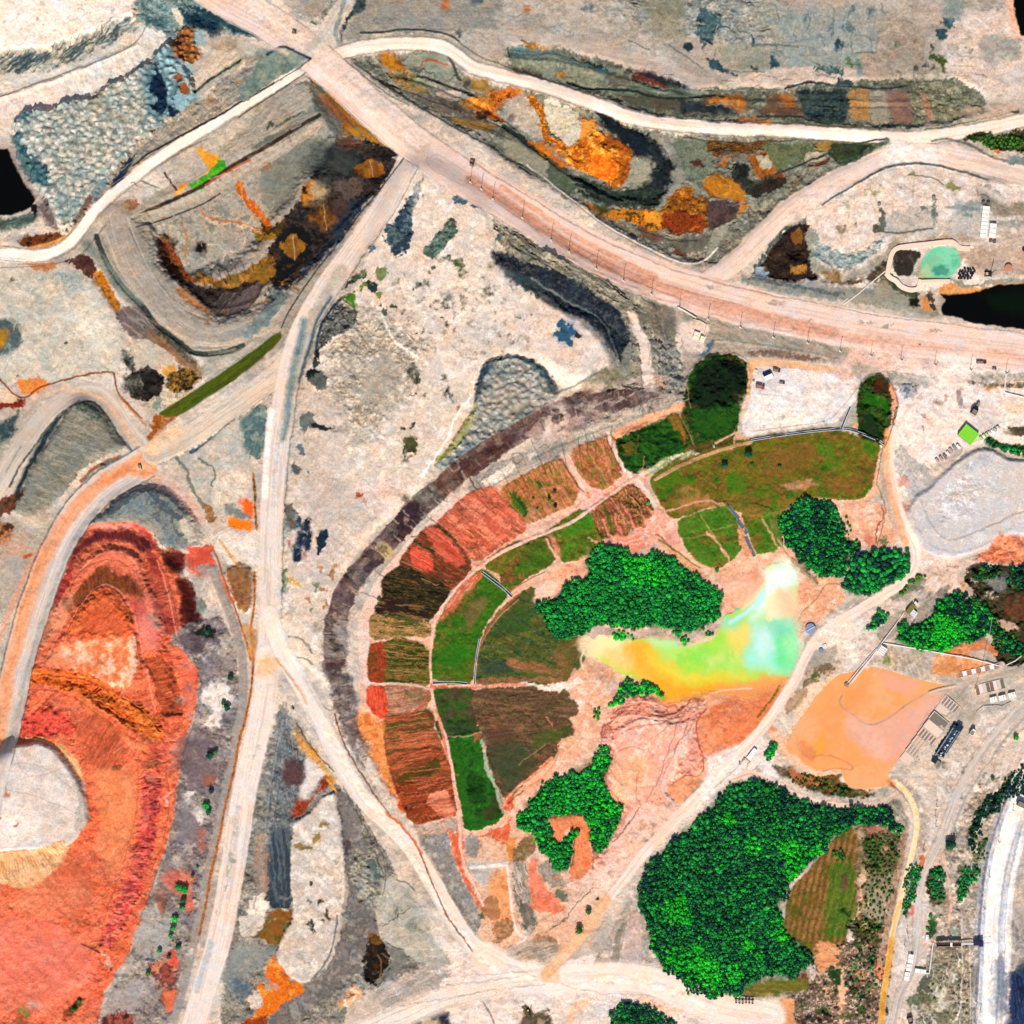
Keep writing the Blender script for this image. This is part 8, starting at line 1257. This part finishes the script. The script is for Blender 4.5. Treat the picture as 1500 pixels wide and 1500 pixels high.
# drying beds
beds=['8c7c74','e4c8b4','7c7468','ecd0bc','8a7468','c8a890','a89484','e8c8b4']
bl=['striped brown','plain peach','plain dark grey','plain pale peach','dark brown','brown and cream streaked','light brown streaked','pale peach']
for i in range(8):
    f=(i+.5)/8; x=1396.5+(1329-1396.5)*f; y=1026.5+(1120.5-1026.5)*f
    t=empty('drying_bed',x,y,35.7+0,.25,'%s drying bed, %s from the top of the slanting row'%(bl[i],ORD[i]),'drying bed','drying beds beside the settling pond')
    t.rotation_euler=(0,0,R(-39))
    MB().box(0,0,-1.5,28.4,13.6,1.7).build('bed_floor',M('e0c4b0'),t)
    s=MB(); nst=5 if i in (0,4,5,6) else 1
    for k in range(nst): s.box((k-(nst-1)/2)*(26/nst),0,.2,26/nst*(.6 if nst>1 else 1),12.4,.12)
    s.build('sand_layer',M(beds[i],var=.25,scale=.5),t)
    MB().box(0,6.95,-1.5,28.6,.35,2.3).box(-14.4,0,-1.5,.35,13.5,2.3).box(14.4,0,-1.5,.35,13.5,2.3).build('kerb',M('d8ccc0'),t)
for i in range(9):
    x=1407+i*6.6; y=988.5-i*1.6
    t=empty('small_bed',x,y,-13,.3,'%s small bed, %s from the left in the row above the plant road'%(['brown','white'][i%2],ORD[i]),'bed','row of small beds above the plant road')
    MB().box(0,0,-1.2,5.8,7.4,1.5).build('bed_floor',M('f4ece4' if i%2 else 'a87c6c',var=.2),t); [MB().box(0,q,-1.2,6,.3,2).build('kerb',M('e8e0d8'),t) for q in (3.9,-3.9)]
for i in range(8):
    x=1432+i*5.2; y=1011-i*1.35
    t=empty('striped_bed',x,y,-13,.3,'%s striped bed, %s from the left in the row above the three white cabins'%(['rust','cream','cream','grey'][i%4],ORD[i]),'bed','row of striped beds above the three white cabins')
    MB().box(0,0,-1.2,4.6,14,1.5).build('bed_floor',M(['8c6054','e8dcd4','d8c4b4','6c6c60'][i%4],var=.2),t); [MB().box(0,q,-1.2,4.8,.3,2).build('kerb',M('e8e0d8'),t) for q in (7.2,-7.2)]
# dark blue plant
t=empty('processing_plant',1387,1089,-57,0,'long dark blue processing plant with a row of white tanks','plant')
MB().box(0,0,-2,66,16,3).box(10,1,1,40,12,2).build('deck',M('24384c',rough=.6,var=.3,scale=.3),t)
for i in range(8):
    u=-20+i*6.1+random.uniform(-1,1); r_=random.uniform(.8,1.5); q=MB().tube((u,-1.2,2.8),(u,-1.2,4.6+r_),r_,k=12).build('tank',M(['dce0e4','a8b0b8','c4ccd4'][i%3]),t)
    MB().box(u+2.6,-.4,2.9,1.6,2.4,1.2).build('motor',M(['f0f0f0','5c6874'][i%2]),t)
for i in range(8): MB().box(-28+i*8,0,.9,.8,15.5,3.2).build('beam',M('3c5068'),t)
MB().box(-2,5.2,3.3,52,1.6,.6).box(5,-5.4,3.3,40,1.2,.6).build('pipe_run',M('8c98a4'),t)
MB().box(-30,2,1,9,7,4).build('drive_house',M('1c2c3c'),t); MB().box(29,-2,1,8,8,5).build('drive_house',M('1c2c3c'),t)
# pad below the road with the white slab roof
cabin(1101,1104,6,18,38,'narrow white roofed shed on the pale pad beside the dam road',h=3,roof='fffaf4',name='narrow_shed',cat='shed',seams=2)
t=empty('loading_frame',1092,1117,38,0,'yellow right-angled loading frame on the pale pad','frame'); 
MB().box(0,3,2.5,13,1,.8).box(-5,0,2.5,1,7,.8).box(5,-1,2.5,1,5,.8).build('beam',M('c8a860'),t)
for x,y in ((-5.5,3),(5.5,3),(-5,-3),(5,-3)): MB().tube((x,y,-1),(x,y,2.5),.3).build('leg',M('6a5c3c'),t)
truck(1083,1117,80,4,2,'6c7ca8','5c6c9c','small blue car left of the yellow loading frame',cat='car',name='parked_car')
# cabins in the lower right
for x,y,sy,l in ((1332.5,1403,13,'top'),(1330,1416,10,'middle'),(1327.5,1429,12,'bottom')): cabin(x,y,7.5,sy,8,'%s of the three white cabins stacked beside the grey plant road'%l,h=3.4,seams=2,group='three white cabins beside the plant road')
cabin(1347,1421,16,5.5,8,'white cabin lying crosswise at the end of the angled white pipe',h=3,seams=2); cabin(1357,1372,3.6,7,6,'small pale blue-white hut above the angled white pipe',h=3,roof='e8f0f8',name='small_hut',cat='hut')
t=empty('pipe_bridge',1404,1381,-1,0,'dark steel pipe bridge reaching over to the white streaked road','bridge')
MB().box(-16,0,6,36,5,1.2).box(-16,2.4,7.2,36,.5,1.6).box(-16,-2.4,7.2,36,.5,1.6).build('brown_deck',M('5c4038'),t)
s=MB()
for k in range(12): s.box(-33+k*3,0,8.8,.4,5,.4,rot=20*(1 if k%2 else -1))
s.build('lattice',M('382c28'),t)
MB().box(-13,0,7.3,3,6,3).build('white_house',M('f4f0ea'),t); MB().box(10,0,6,20,2,1).build('gangway',M('dce4ec'),t); MB().box(27,1,5.6,14,7,2.2).box(31,0,7.8,6,8,1.5).build('head_frame',M('2c2850'),t); MB().tube((34,1,8),(46,1.5,9),.35).build('boom',M('3c3c4c'),t)
for x in (-30,-14,4,22,32): MB().tube((x,1.5,-1),(x,1.5,6),.5).build('leg',M('2c2c30'),t)
# row of carts at the bottom, rigs
for i in range(6): truck(1078+i*4.8,1466+((i*37)%3)*.6,88,6,2.6,'3c2c2c','5c4440','dark cart, %s from the left in the row under the black rail'%ORD[i],cat='cart',name='parked_cart',group='dark carts in a row at the bottom')
t=empty('rail_canopy',1090,1462.5,3,0,'thin black canopy rail above the row of dark carts','canopy'); MB().box(0,0,3,29,1.6,.4).build('roof',M('1c1c1e'),t)
for x in (-13,-4,5,13): MB().tube((x,0,-.5),(x,0,3),.2).build('leg',M('2c2c2c'),t)
def rig(x,y,rot,col,label,s_=1.0):
    t=empty('drill_rig',x,y,rot,0,label,'drill rig'); MB().box(0,0,.4,6*s_,3.4*s_,1.6*s_).build('body',M(col),t); MB().tube((2*s_,0,1),(4*s_,2*s_,11*s_),.35*s_).build('mast',M('26262a'),t)
    for sg in (-1,1): MB().box(0,sg*1.9*s_,0,6.6*s_,.8*s_,1.2*s_).build('track',M('1c1c1c'),t)
    MB().box(-1.6*s_,0,2*s_,2.2*s_,2.4*s_,1.5*s_).build('cab',M('c8b878'),t)
rig(774,1480,65,'4c3c34','dark drill rig on the pale junction at the bottom left'); rig(1446,402,0,'2c2830','black cross shaped rig right of the tyre stack',1.6); rig(429,1043-6,40,'3c4048','small grey rig in the fork of the two pale roads',.7); rig(875,1317,-40,'3c3430','small dark rig beside the dam road above the crossing',.7)
# tyres
ti=MB().ring((0,0,.9),1.25,.62).mesh('tyre',M('1c1e28',rough=.7),True); tp=[]
for i in range(30):
    x=1404+(i%6)*4.1+((i//6)%2)*1.6+random.uniform(-.6,.6); y=394+(i//6)*3.6+random.uniform(-.5,.5)
    if (x>1424 and y>404) or (x<1408 and y<396): continue
    o=bpy.data.objects.new('tyre',ti); C.objects.link(o); o.location=W3(x,y,.1); o.rotation_euler=(random.uniform(-.2,.2),random.uniform(-.2,.2),0)
    tag(o,'big black tyre lying in the stack beside the turquoise pond','tyre','tyres stacked by the turquoise pond')
# walls round the turquoise basin
def wall(s,wd,h,col,name,label,cat='wall'):
    p=smooth_poly(pts(s),False,1); q=[]
    for i in range(len(p)-1):
        n=max(1,int(np.hypot(*(p[i+1]-p[i]))/5)); q+=[p[i]+(p[i+1]-p[i])*j/n for j in range(n)]
    q.append(p[-1]); z=np.array([gz(*v) for v in q]); z=np.convolve(np.pad(z,2,mode='edge'),np.ones(5)/5,'valid')
    o=MB().strip([(v[0]-750,750-v[1],a) for v,a in zip(q,z)],wd,h,-5).build(name,M(col,scale=.25,var=.08),None); return tag(o,label,cat)
wall('1299,402 1302,385 1305,372 1312,364 1330,361 1360,358 1392,354 1399,358 1404,364 1420,365',7,2.2,'f4d4bc','basin_wall','beige bent wall along the top and left of the turquoise pond')
wall('1297,401 1303,408 1312,412 1318,420 1332,426 1345,424 1348,410',7,2,'f4dcc4','basin_wall','lumpy beige wall at the lower left of the turquoise pond'); wall('1349,413 1370,412 1391,412',5,2,'e8d4b4','basin_wall','short straight beige wall under the turquoise pond')
wall('1298,396 1275,415 1252,435 1235,446',1.6,1,'e8dcc8','thin_wall','thin pale wall slanting from the turquoise basin to the great haul road'); 
# drains on the dam
def drain(s,wd,label,inner='2c3448',rimc='d8dce8'):
    p=pts(s); x,y=p[0]; t=wall(s,wd,.45,inner,'lined_drain',label,'drain')
    q=smooth_poly(p,False,1); d=np.gradient(q,axis=0); d/=np.hypot(d[:,0],d[:,1])[:,None]; nrm=np.stack([-d[:,1],d[:,0]],1)
    for sg in (-1,1):
        w2=q+nrm*sg*(wd/2+.25); r=[]
        for v in w2: r.append((v[0]-750,750-v[1],gz(*v)))
        o=MB().strip(r,.6,.9,-3).build('kerb',M(rimc),t)
drain('1100,645 1130,640 1165,635 1200,631 1235,628 1250,631 1268,638 1285,645 1295,651',2.0,'long dark drain curving along the top of the meadow terrace'); drain('1232,627 1238,612 1245,596',2.2,'short dark drain joining the top of the meadow drain'); drain('706,838 722,850 738,862 750,874',3,'dark steep drain crossing the middle ring of plots'); drain('634,1000 650,999 668,999 684,1001',3,'dark level drain left of the salmon strip'); drain('1067,741 1074,750 1082,760',4,'upper grey drain segment on the lower meadow',inner='5c6474',rimc='8c9098'); drain('1080,763 1088,772 1094,782',4.5,'middle grey drain segment on the lower meadow',inner='5c6474',rimc='8c9098'); drain('1092,786 1098,800 1105,815',4,'lowest grey drain segment on the lower meadow',inner='5c6474',rimc='8c9098'); drain('703,935 699,955 696,980 695,1002',1.6,'thin dark drain down the inner edge of the green plots')
# ================================================================ trees
import bmesh
def ico(sub):
    b=bmesh.new(); bmesh.ops.create_icosphere(b,subdivisions=sub,radius=1); v=np.array([q.co[:] for q in b.verts]); f=np.array([[w.index for w in q.verts] for q in b.faces]); b.free(); return v,f
IV2,IF2=ico(2)
_k=IV2[:,2]>-.5; _k=_k[IF2].all(1); IF2=IF2[_k]
def crown_geo(seed,leaves=40):
    """a lumpy crown built of displaced foliage with loose leaf clumps, unit radius, base at 0"""
    r=np.random.default_rng(seed); v=IV2.copy()
    lump=r.normal(size=(9,3)); lump[:,2]=abs(lump[:,2])*.8; lump/=np.linalg.norm(lump,axis=1)[:,None]
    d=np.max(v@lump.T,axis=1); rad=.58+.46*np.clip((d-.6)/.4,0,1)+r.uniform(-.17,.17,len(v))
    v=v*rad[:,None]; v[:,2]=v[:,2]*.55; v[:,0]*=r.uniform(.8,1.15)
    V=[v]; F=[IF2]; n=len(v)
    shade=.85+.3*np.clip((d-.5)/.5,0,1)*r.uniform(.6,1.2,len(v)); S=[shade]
    c=r.normal(size=(leaves,3)); c[:,2]=abs(c[:,2])*.9-.1; c/=np.linalg.norm(c,axis=1)[:,None]; c*=r.uniform(.8,1.12,leaves)[:,None]; c[:,2]*=.6
    for q in c:
        a=r.normal(size=3); a/=np.linalg.norm(a); b_=np.cross(a,q); b_/=np.linalg.norm(b_)+1e-6; s=r.uniform(.12,.24)
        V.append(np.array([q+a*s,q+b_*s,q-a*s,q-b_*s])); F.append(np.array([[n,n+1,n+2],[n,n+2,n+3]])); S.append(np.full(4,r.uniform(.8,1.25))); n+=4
    return np.concatenate(V),np.concatenate(F),np.concatenate(S)
CG=[crown_geo(900+i) for i in range(8)]
def leaf_material():
    m=bpy.data.materials.new('foliage'); m.use_nodes=True; t=m.node_tree; b=t.nodes['Principled BSDF']; b.inputs['Roughness'].default_value=.7; b.inputs['Specular IOR Level'].default_value=.2
    a=t.nodes.new('ShaderNodeAttribute'); a.attribute_name='albedo'; tc=t.nodes.new('ShaderNodeTexCoord'); n=t.nodes.new('ShaderNodeTexNoise'); n.inputs['Scale'].default_value=.9; n.inputs['Detail'].default_value=4; t.links.new(tc.outputs['Object'],n.inputs['Vector'])
    r=t.nodes.new('ShaderNodeMapRange'); r.inputs[1].default_value=.3; r.inputs[2].default_value=.7; r.inputs[3].default_value=.6; r.inputs[4].default_value=1.4; t.links.new(n.outputs['Fac'],r.inputs[0])
    v=t.nodes.new('ShaderNodeVectorMath'); v.operation='SCALE'; t.links.new(a.outputs['Color'],v.inputs[0]); t.links.new(r.outputs[0],v.inputs['Scale']); t.links.new(v.outputs[0],b.inputs['Base Color']); return m
LM=leaf_material(); BARK=M('6a5a48')
def mesh_np(name,V,F,Cc,m,smooth=False):
    me=bpy.data.meshes.new(name); me.vertices.add(len(V)); me.vertices.foreach_set('co',np.asarray(V,np.float32).ravel()); nf=len(F)
    me.loops.add(nf*3); me.loops.foreach_set('vertex_index',np.asarray(F,np.int32).ravel()); me.polygons.add(nf); me.polygons.foreach_set('loop_start',np.arange(0,nf*3,3,dtype=np.int32)); me.update(calc_edges=True)
    at=me.color_attributes.new('albedo','FLOAT_COLOR','POINT'); c=np.ones((len(V),4),np.float32); c[:,:3]=np.clip(Cc,.001,.7); at.data.foreach_set('color',c.ravel()); me.materials.append(m)
    if smooth: me.polygons.foreach_set('use_smooth',np.ones(nf,bool))
    return me
HUE={'dark':['127834','106a38','1a8834','0c5838','1c943c'],'mid':['189838','1ea834','149038','28b03c','108038'],'bright':['14bc28','1ecc20','1cb030','30d028'],'olive':['3c6c20','4c7c24','28601c'],'night':['053828','084830','06303c','0a5428']}
HM={}
for k,l in HUE.items():
    HM[k]=[]
    for i,h in enumerate(l):
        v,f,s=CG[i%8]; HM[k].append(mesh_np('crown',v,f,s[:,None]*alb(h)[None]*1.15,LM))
TRUNK=MB().tube((0,0,-.5),(0,0,.62),.11,.05,k=6).tube((0,0,.3),(.28,.1,.62),.05,.02,k=5,cap=False).tube((0,0,.3),(-.2,.22,.6),.05,.02,k=5,cap=False).mesh('trunk',BARK)
NT=[0]
def tree(x,y,r,hue,label,cat='tree',group=None,name='broadleaf_tree'):
    NT[0]+=1; h=r*1.45
    t=bpy.data.objects.new(name,None); C.objects.link(t); t.location=W3(x,y); t.rotation_euler=(0,0,random.uniform(0,6.28)); t.scale=(r,r,h*.62); t.empty_display_size=.5
    a=bpy.data.objects.new('trunk',TRUNK); C.objects.link(a); a.parent=t
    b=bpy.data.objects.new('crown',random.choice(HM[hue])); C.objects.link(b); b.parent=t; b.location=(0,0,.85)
    return tag(t,label,cat,group)
def fill(poly,sp,seed=1,sm=1):
    p=pts(poly); p=np.where(p>=1500,1540,p); p=smooth_poly(p,True,sm); r=np.random.default_rng(seed); x0,y0=p.min(0); x1,y1=p.max(0)
    xs,ys=np.meshgrid(np.arange(x0,x1,sp),np.arange(y0,y1,sp*.87)); xs=xs.astype(float); xs[1::2]+=sp/2
    xs=xs.ravel()+r.uniform(-.32,.32,xs.size)*sp; ys=ys.ravel()+r.uniform(-.32,.32,ys.size)*sp; m=inside(xs+3*np.sin(ys/5)+r.normal(0,1.6,xs.size),ys+2.5*np.sin(xs/6)+r.normal(0,1.6,xs.size),p)
    return np.stack([xs[m],ys[m]],1)
# lone trees
for x,y,r,hu,l in ((1095,666,5.6,'night','large dark tree standing alone on the upper meadow'),(1061,681,5,'night','round dark tree left of and below the largest meadow tree'),(1141,684,3.2,'olive','small tree in the middle of the meadow terrace'),(812,719,3,'night','topmost small tree on the striped brown plot'),(804,731,3.3,'night','middle small tree on the striped brown plot'),(813,741.5,3.1,'night','lowest small tree on the striped brown plot'),(781,730,2,'olive','leftmost tiny tree on the striped brown plot'),(787,745,1.9,'olive','tiny tree below the others on the striped brown plot'),(949.5,737,3,'mid','small tree in the pink gully between plots'),
 (1391,1236,8.5,'night','big round dark tree standing alone right of the grey plant road'),(1100.5,681,3,'olive','tree at the right end of the meadow'),(1050,836,3.4,'mid','small tree below the lower green plot'),(1453,1140,3.4,'olive','small tree in the pale ground right of the plant road'),(1487,1080,4.2,'dark','small dark tree near the right edge below the truck yard'),(555,878,3.0,'olive','tiny tree on the outer bench of the terraces'),(848,1362,6,'olive','bush like tree by the pink scrub near the road crossing'),(861,1334,5,'olive','olive tree in the pink scrub above the bush like tree')):
    tree(x,y,r,hu,l)
def clump(poly,sp,r,hues,label,group,seed,name='broadleaf_tree',cat='tree'):
    for q in fill(poly,sp,seed): tree(q[0],q[1],r*random.uniform(.8,1.25),random.choice(hues),label,cat,group,name)
clump('1245,818 1262,808 1285,803 1320,805 1332,815 1334,828 1325,842 1305,856 1285,868 1258,874 1240,868 1236,855 1242,838',6.3,3.9,['night','dark','night','dark','mid'],'dark broadleaf tree packed in the small oval wood beside the dam road','trees of the small oval wood',5)
clump('892,930 905,924 928,930 930,936 915,940 900,938',4.6,2.8,['mid','bright'],'shrubby tree in the left thicket on the upper shore of the coloured pond','left shore thicket',6)
clump('985,926 1000,930 1008,938 1000,944 990,940',4.6,2.8,['mid','bright'],'shrubby tree in the middle thicket on the upper shore of the coloured pond','middle shore thicket',7)
clump('1030,922 1045,925 1045,932 1033,932',4.6,2.5,['mid','olive'],'shrubby tree in the right thicket on the upper shore of the coloured pond','right shore thicket',8)
clump('888,1030 905,1018 912,1000 925,995 935,1002 950,1002 968,1008 973,1018 950,1018 930,1018 905,1030 892,1036',4.8,3,['mid','bright','dark'],'tree in the curved hedge along the lower shore of the coloured pond','lower shore hedge',9)
clump('870,1040 876,1034 881,1042 876,1062 870,1058',4.4,2.3,['mid','olive'],'small shrub in the pair left of the salmon terrace','shrubs left of the salmon terrace',10,'shrub','shrub')
clump('1120,1095 1128,1088 1136,1098 1138,1110 1128,1112 1122,1104',5,3.4,['mid','dark','bright'],'tree in the small clump between the pale pad and the settling pond','small clump by the pale pad',11)
clump('1272,912 1285,895 1298,896 1300,905 1292,920 1282,924',5,3.3,['night','dark','mid'],'tree in the little clump left of the olive brown shed','little clump by the brown shed',12)
# shrubs on the bank between the red pit and the road
for x,y,r,hu,l in ((333,1036,5.5,'night','dark shrub on the red pit bank, level with the brown band'),(328,1030,4,'olive','olive shrub touching the dark shrub beside the brown band'),(338,992,4.5,'night','uppermost dark shrub in the white patch of the bank'),(308,1106,6,'night','dark shrub below the white patch of the bank'),(316,1100,4.2,'olive','olive shrub right of the dark shrub below the white patch'),(309,1158,4.6,'night','dark shrub above the large leafy shrub on the bank'),(301,1180,6.5,'dark','large leafy shrub halfway down the bank'),(306,1189,5,'night','dark shrub just under the large leafy shrub'),(262,1300,5.5,'dark','leafy green shrub at the top of the lower shrub chain'),(271,1303,6,'mid','brightest shrub at the top of the lower shrub chain'),(269,1318,4.6,'night','dark shrub third in the lower shrub chain'),(268,1328,4.6,'dark','green shrub fourth in the lower shrub chain'),(257,1345,6,'mid','round green shrub in the middle of the lower shrub chain'),(254,1358,5,'dark','green shrub below the round one in the lower chain'),(250,1370,4,'dark','green shrub sixth in the lower chain'),(262,1385,5,'night','dark shrub near the salmon streak'),(234,1392,4,'dark','green shrub left of the salmon streak'),(248,1400,3.6,'night','tiny dark shrub under the salmon streak'),(218,1425,4,'olive','olive shrub in the brown hollow'),(112,1475,4,'olive','olive shrub inside the red pit near the bottom'),(119,1464,3.2,'dark','green shrub inside the red pit near the bottom'),(305,925,5,'night','dark shrub under the peach gully'),(282,1283,3,'olive','thin shrub along the gully, left'),(289,1270,2.6,'dark','thin shrub along the gully, right')): tree(x,y,r,hu,l,'shrub','shrubs on the red pit bank','shrub')
print('individual trees',NT[0])
# the large woods, one mass
WOODS=[('862,805 880,800 900,799 915,806 930,815 950,812 965,807 985,818 1000,828 1020,848 1035,855 1050,852 1056,868 1056,892 1050,905 1038,915 1015,924 990,924 965,915 940,920 918,922 895,914 872,918 850,930 825,938 808,930 798,912 785,890 788,880 812,878 826,858 845,850 862,848 860,830',['mid','mid','dark'],31),
('892,1092 897,1105 893,1118 882,1135 882,1150 900,1170 912,1188 905,1205 895,1218 893,1235 880,1250 870,1248 866,1230 862,1205 855,1192 835,1192 815,1192 805,1198 806,1210 806,1220 812,1232 825,1232 832,1218 842,1216 843,1228 838,1245 835,1268 828,1278 812,1268 800,1258 790,1245 788,1225 775,1218 760,1215 757,1198 770,1185 785,1165 795,1150 812,1140 830,1133 850,1130 865,1120 872,1105 880,1092',['mid','mid','bright','dark'],32),
('1075,1146 1100,1143 1125,1143 1145,1155 1170,1168 1200,1178 1240,1182 1300,1182 1310,1195 1322,1215 1318,1222 1290,1208 1262,1208 1235,1215 1225,1225 1208,1245 1190,1258 1180,1270 1160,1290 1152,1315 1138,1325 1142,1345 1152,1365 1165,1385 1188,1395 1190,1408 1180,1420 1160,1432 1140,1426 1120,1428 1100,1440 1085,1455 1060,1460 1040,1462 1010,1452 985,1432 965,1412 952,1385 948,1350 938,1330 932,1305 940,1285 955,1260 975,1240 1000,1218 1030,1195 1045,1175 1060,1160',['dark','mid','dark','night'],33),
('1150,745 1165,733 1185,728 1210,732 1225,745 1232,765 1238,790 1262,795 1258,805 1238,812 1238,840 1225,848 1205,846 1185,835 1165,815 1150,795 1142,770',['dark','night','mid'],34),
('1310,935 1322,915 1345,918 1360,910 1372,892 1375,878 1400,868 1420,872 1440,890 1455,905 1450,930 1430,938 1400,942 1385,955 1355,952 1330,945',['dark','bright','mid','night'],35),
('890,1500 895,1480 905,1470 930,1468 950,1475 970,1482 985,1490 992,1500',['dark','night'],36),
('1418,835 1440,828 1465,828 1462,845 1440,852 1425,845',['night','olive'],37),('1475,842 1490,828 1500,830 1500,860 1482,862',['night','dark'],38),('1420,868 1432,875 1460,905 1485,935 1500,960 1490,965 1462,950 1448,930 1436,905',['night','dark','olive'],39),('1142,760 1150,770 1148,790 1138,775',['mid'],40),('1230,1240 1215,1250 1240,1262',['olive'],41)]
BRIGHT=[(1065,1197,10),(1100,1236,14),(990,1330,22),(1005,1345,12),(1095,1385,14),(1140,1360,14),(1148,1240,14),(1165,1255,22),(1195,1245,14),(1020,1412,28),(990,1405,20),(1045,1430,24),(1075,1425,14),(1055,1270,7),(955,1380,8),(935,830,24),(965,840,18),(890,1180,18),(870,1195,14),(1385,920,24),(1375,945,18),(1340,950,14),(1145,1370,10),(1240,750,0),(1170,790,0),(1165,1285,16),(1195,1390,10),(1110,1400,10)]
NIGHT=[(1000,1195,18),(985,1222,14),(950,1290,18),(1205,745,14),(1200,765,16),(1265,835,0),(1300,1195,20),(1240,1190,20),(1405,885,18),(1440,915,14),(1150,1165,14),(1190,1185,14)]
VV=[];FF=[];CC=[];n=0; rw=np.random.default_rng(3)
for poly,hues,sd in WOODS:
    for x,y in fill(poly,3.8,sd):
        if rw.random()<.035: continue
        hu=hues[rw.integers(len(hues))]
        for l_,nm in ((BRIGHT,'bright'),(NIGHT,'night')):
            for bx,by,br in l_:
                if br and math.hypot(x-bx,y-by)<br*rw.uniform(.5,1.15) and rw.random()<.85: hu=nm
        v,f,s=CG[rw.integers(8)]; r=2.45*rw.uniform(.5,1.35)*(1.5 if rw.random()<.12 else 1); a=rw.uniform(0,6.28); ca,sa=math.cos(a),math.sin(a); z=gz(x,y)
        q=np.empty_like(v); q[:,0]=(v[:,0]*ca-v[:,1]*sa)*r+x-750; q[:,1]=(v[:,0]*sa+v[:,1]*ca)*r+750-y; q[:,2]=v[:,2]*r*1.15+z+2.2+rw.uniform(-.7,.9)+1.2*math.sin(x/9)*math.cos(y/11)
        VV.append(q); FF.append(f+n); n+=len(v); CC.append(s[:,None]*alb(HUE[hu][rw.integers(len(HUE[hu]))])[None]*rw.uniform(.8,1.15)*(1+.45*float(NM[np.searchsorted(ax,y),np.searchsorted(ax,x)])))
        tv=np.array([[math.cos(k*2.1)*.25*(1-h_*.5)+x-750,math.sin(k*2.1)*.25*(1-h_*.5)+750-y,z-.5+h_*r*1.6] for h_ in (0,1) for k in range(3)]); VV.append(tv); FF.append(np.array([[0,1,4],[0,4,3],[1,2,5],[1,5,4],[2,0,3],[2,3,5]])+n); n+=6; CC.append(np.tile(alb('5a4a3a'),(6,1)))
wo=bpy.data.objects.new('woodland',mesh_np('woodland',np.concatenate(VV),np.concatenate(FF),np.concatenate(CC),LM)); C.objects.link(wo)
tag(wo,'dense emerald broadleaf woodland patches around the coloured pond and below the dam road','woodland',kind='stuff')
# low scrub on the right hand strips
VV=[];FF=[];CC=[];n=0
SCR=[('1325,1275 1345,1262 1352,1262 1335,1330 1322,1342',3.6,'dark'),('1360,1275 1380,1270 1385,1290 1380,1320 1362,1318',4,'dark'),('1408,1270 1432,1264 1434,1278 1420,1300 1402,1328',4,'dark'),('1422,1212 1432,1185 1470,1150 1498,1115 1500,1140 1465,1180 1440,1200 1428,1240 1418,1245',4,'night'),('1265,1225 1300,1222 1320,1225 1312,1290 1290,1370 1262,1380 1258,1330 1268,1290 1262,1260',7,'olive'),('1240,1400 1290,1385 1295,1440 1250,1480 1235,1440',9,'dark'),('1418,202 1495,196 1498,218 1440,218',5,'olive'),('1345,840 1355,842 1322,874 1316,872',5,'olive'),('1358,1340 1364,1338 1366,1372 1360,1370',4,'dark'),('1155,1135 1200,1140 1240,1150 1240,1165 1195,1155 1160,1142',6,'olive'),('1420,1240 1450,1228 1440,1262 1424,1262',6,'olive'),('1442,642 1455,640 1460,652 1448,655',4,'night'),('1465,652 1500,668 1500,676 1470,662',5,'dark'),('1360,1440 1430,1400 1430,1498 1330,1498',24,'olive'),('1225,750 1250,765 1240,790 1228,780',6,'olive')]
for poly,sp,hu in SCR:
    for x,y in fill(poly,sp,int(sp*13)):
        v,f,s=CG[rw.integers(8)]; r=sp*.62*rw.uniform(.5,1.2) if sp<6 else 2*rw.uniform(.5,1.4); z=gz(x,y)
        q=v*r; q=q+np.array([x-750,750-y,z+r*.4]); VV.append(q); FF.append(f+n); n+=len(v); CC.append(s[:,None]*alb(HUE[hu][rw.integers(len(HUE[hu]))])[None]*rw.uniform(.8,1.3))
so_=bpy.data.objects.new('scrub',mesh_np('scrub',np.concatenate(VV),np.concatenate(FF),np.concatenate(CC),LM)); C.objects.link(so_)
tag(so_,'low dark green scrub scattered on the strips at the right','scrub',kind='stuff')
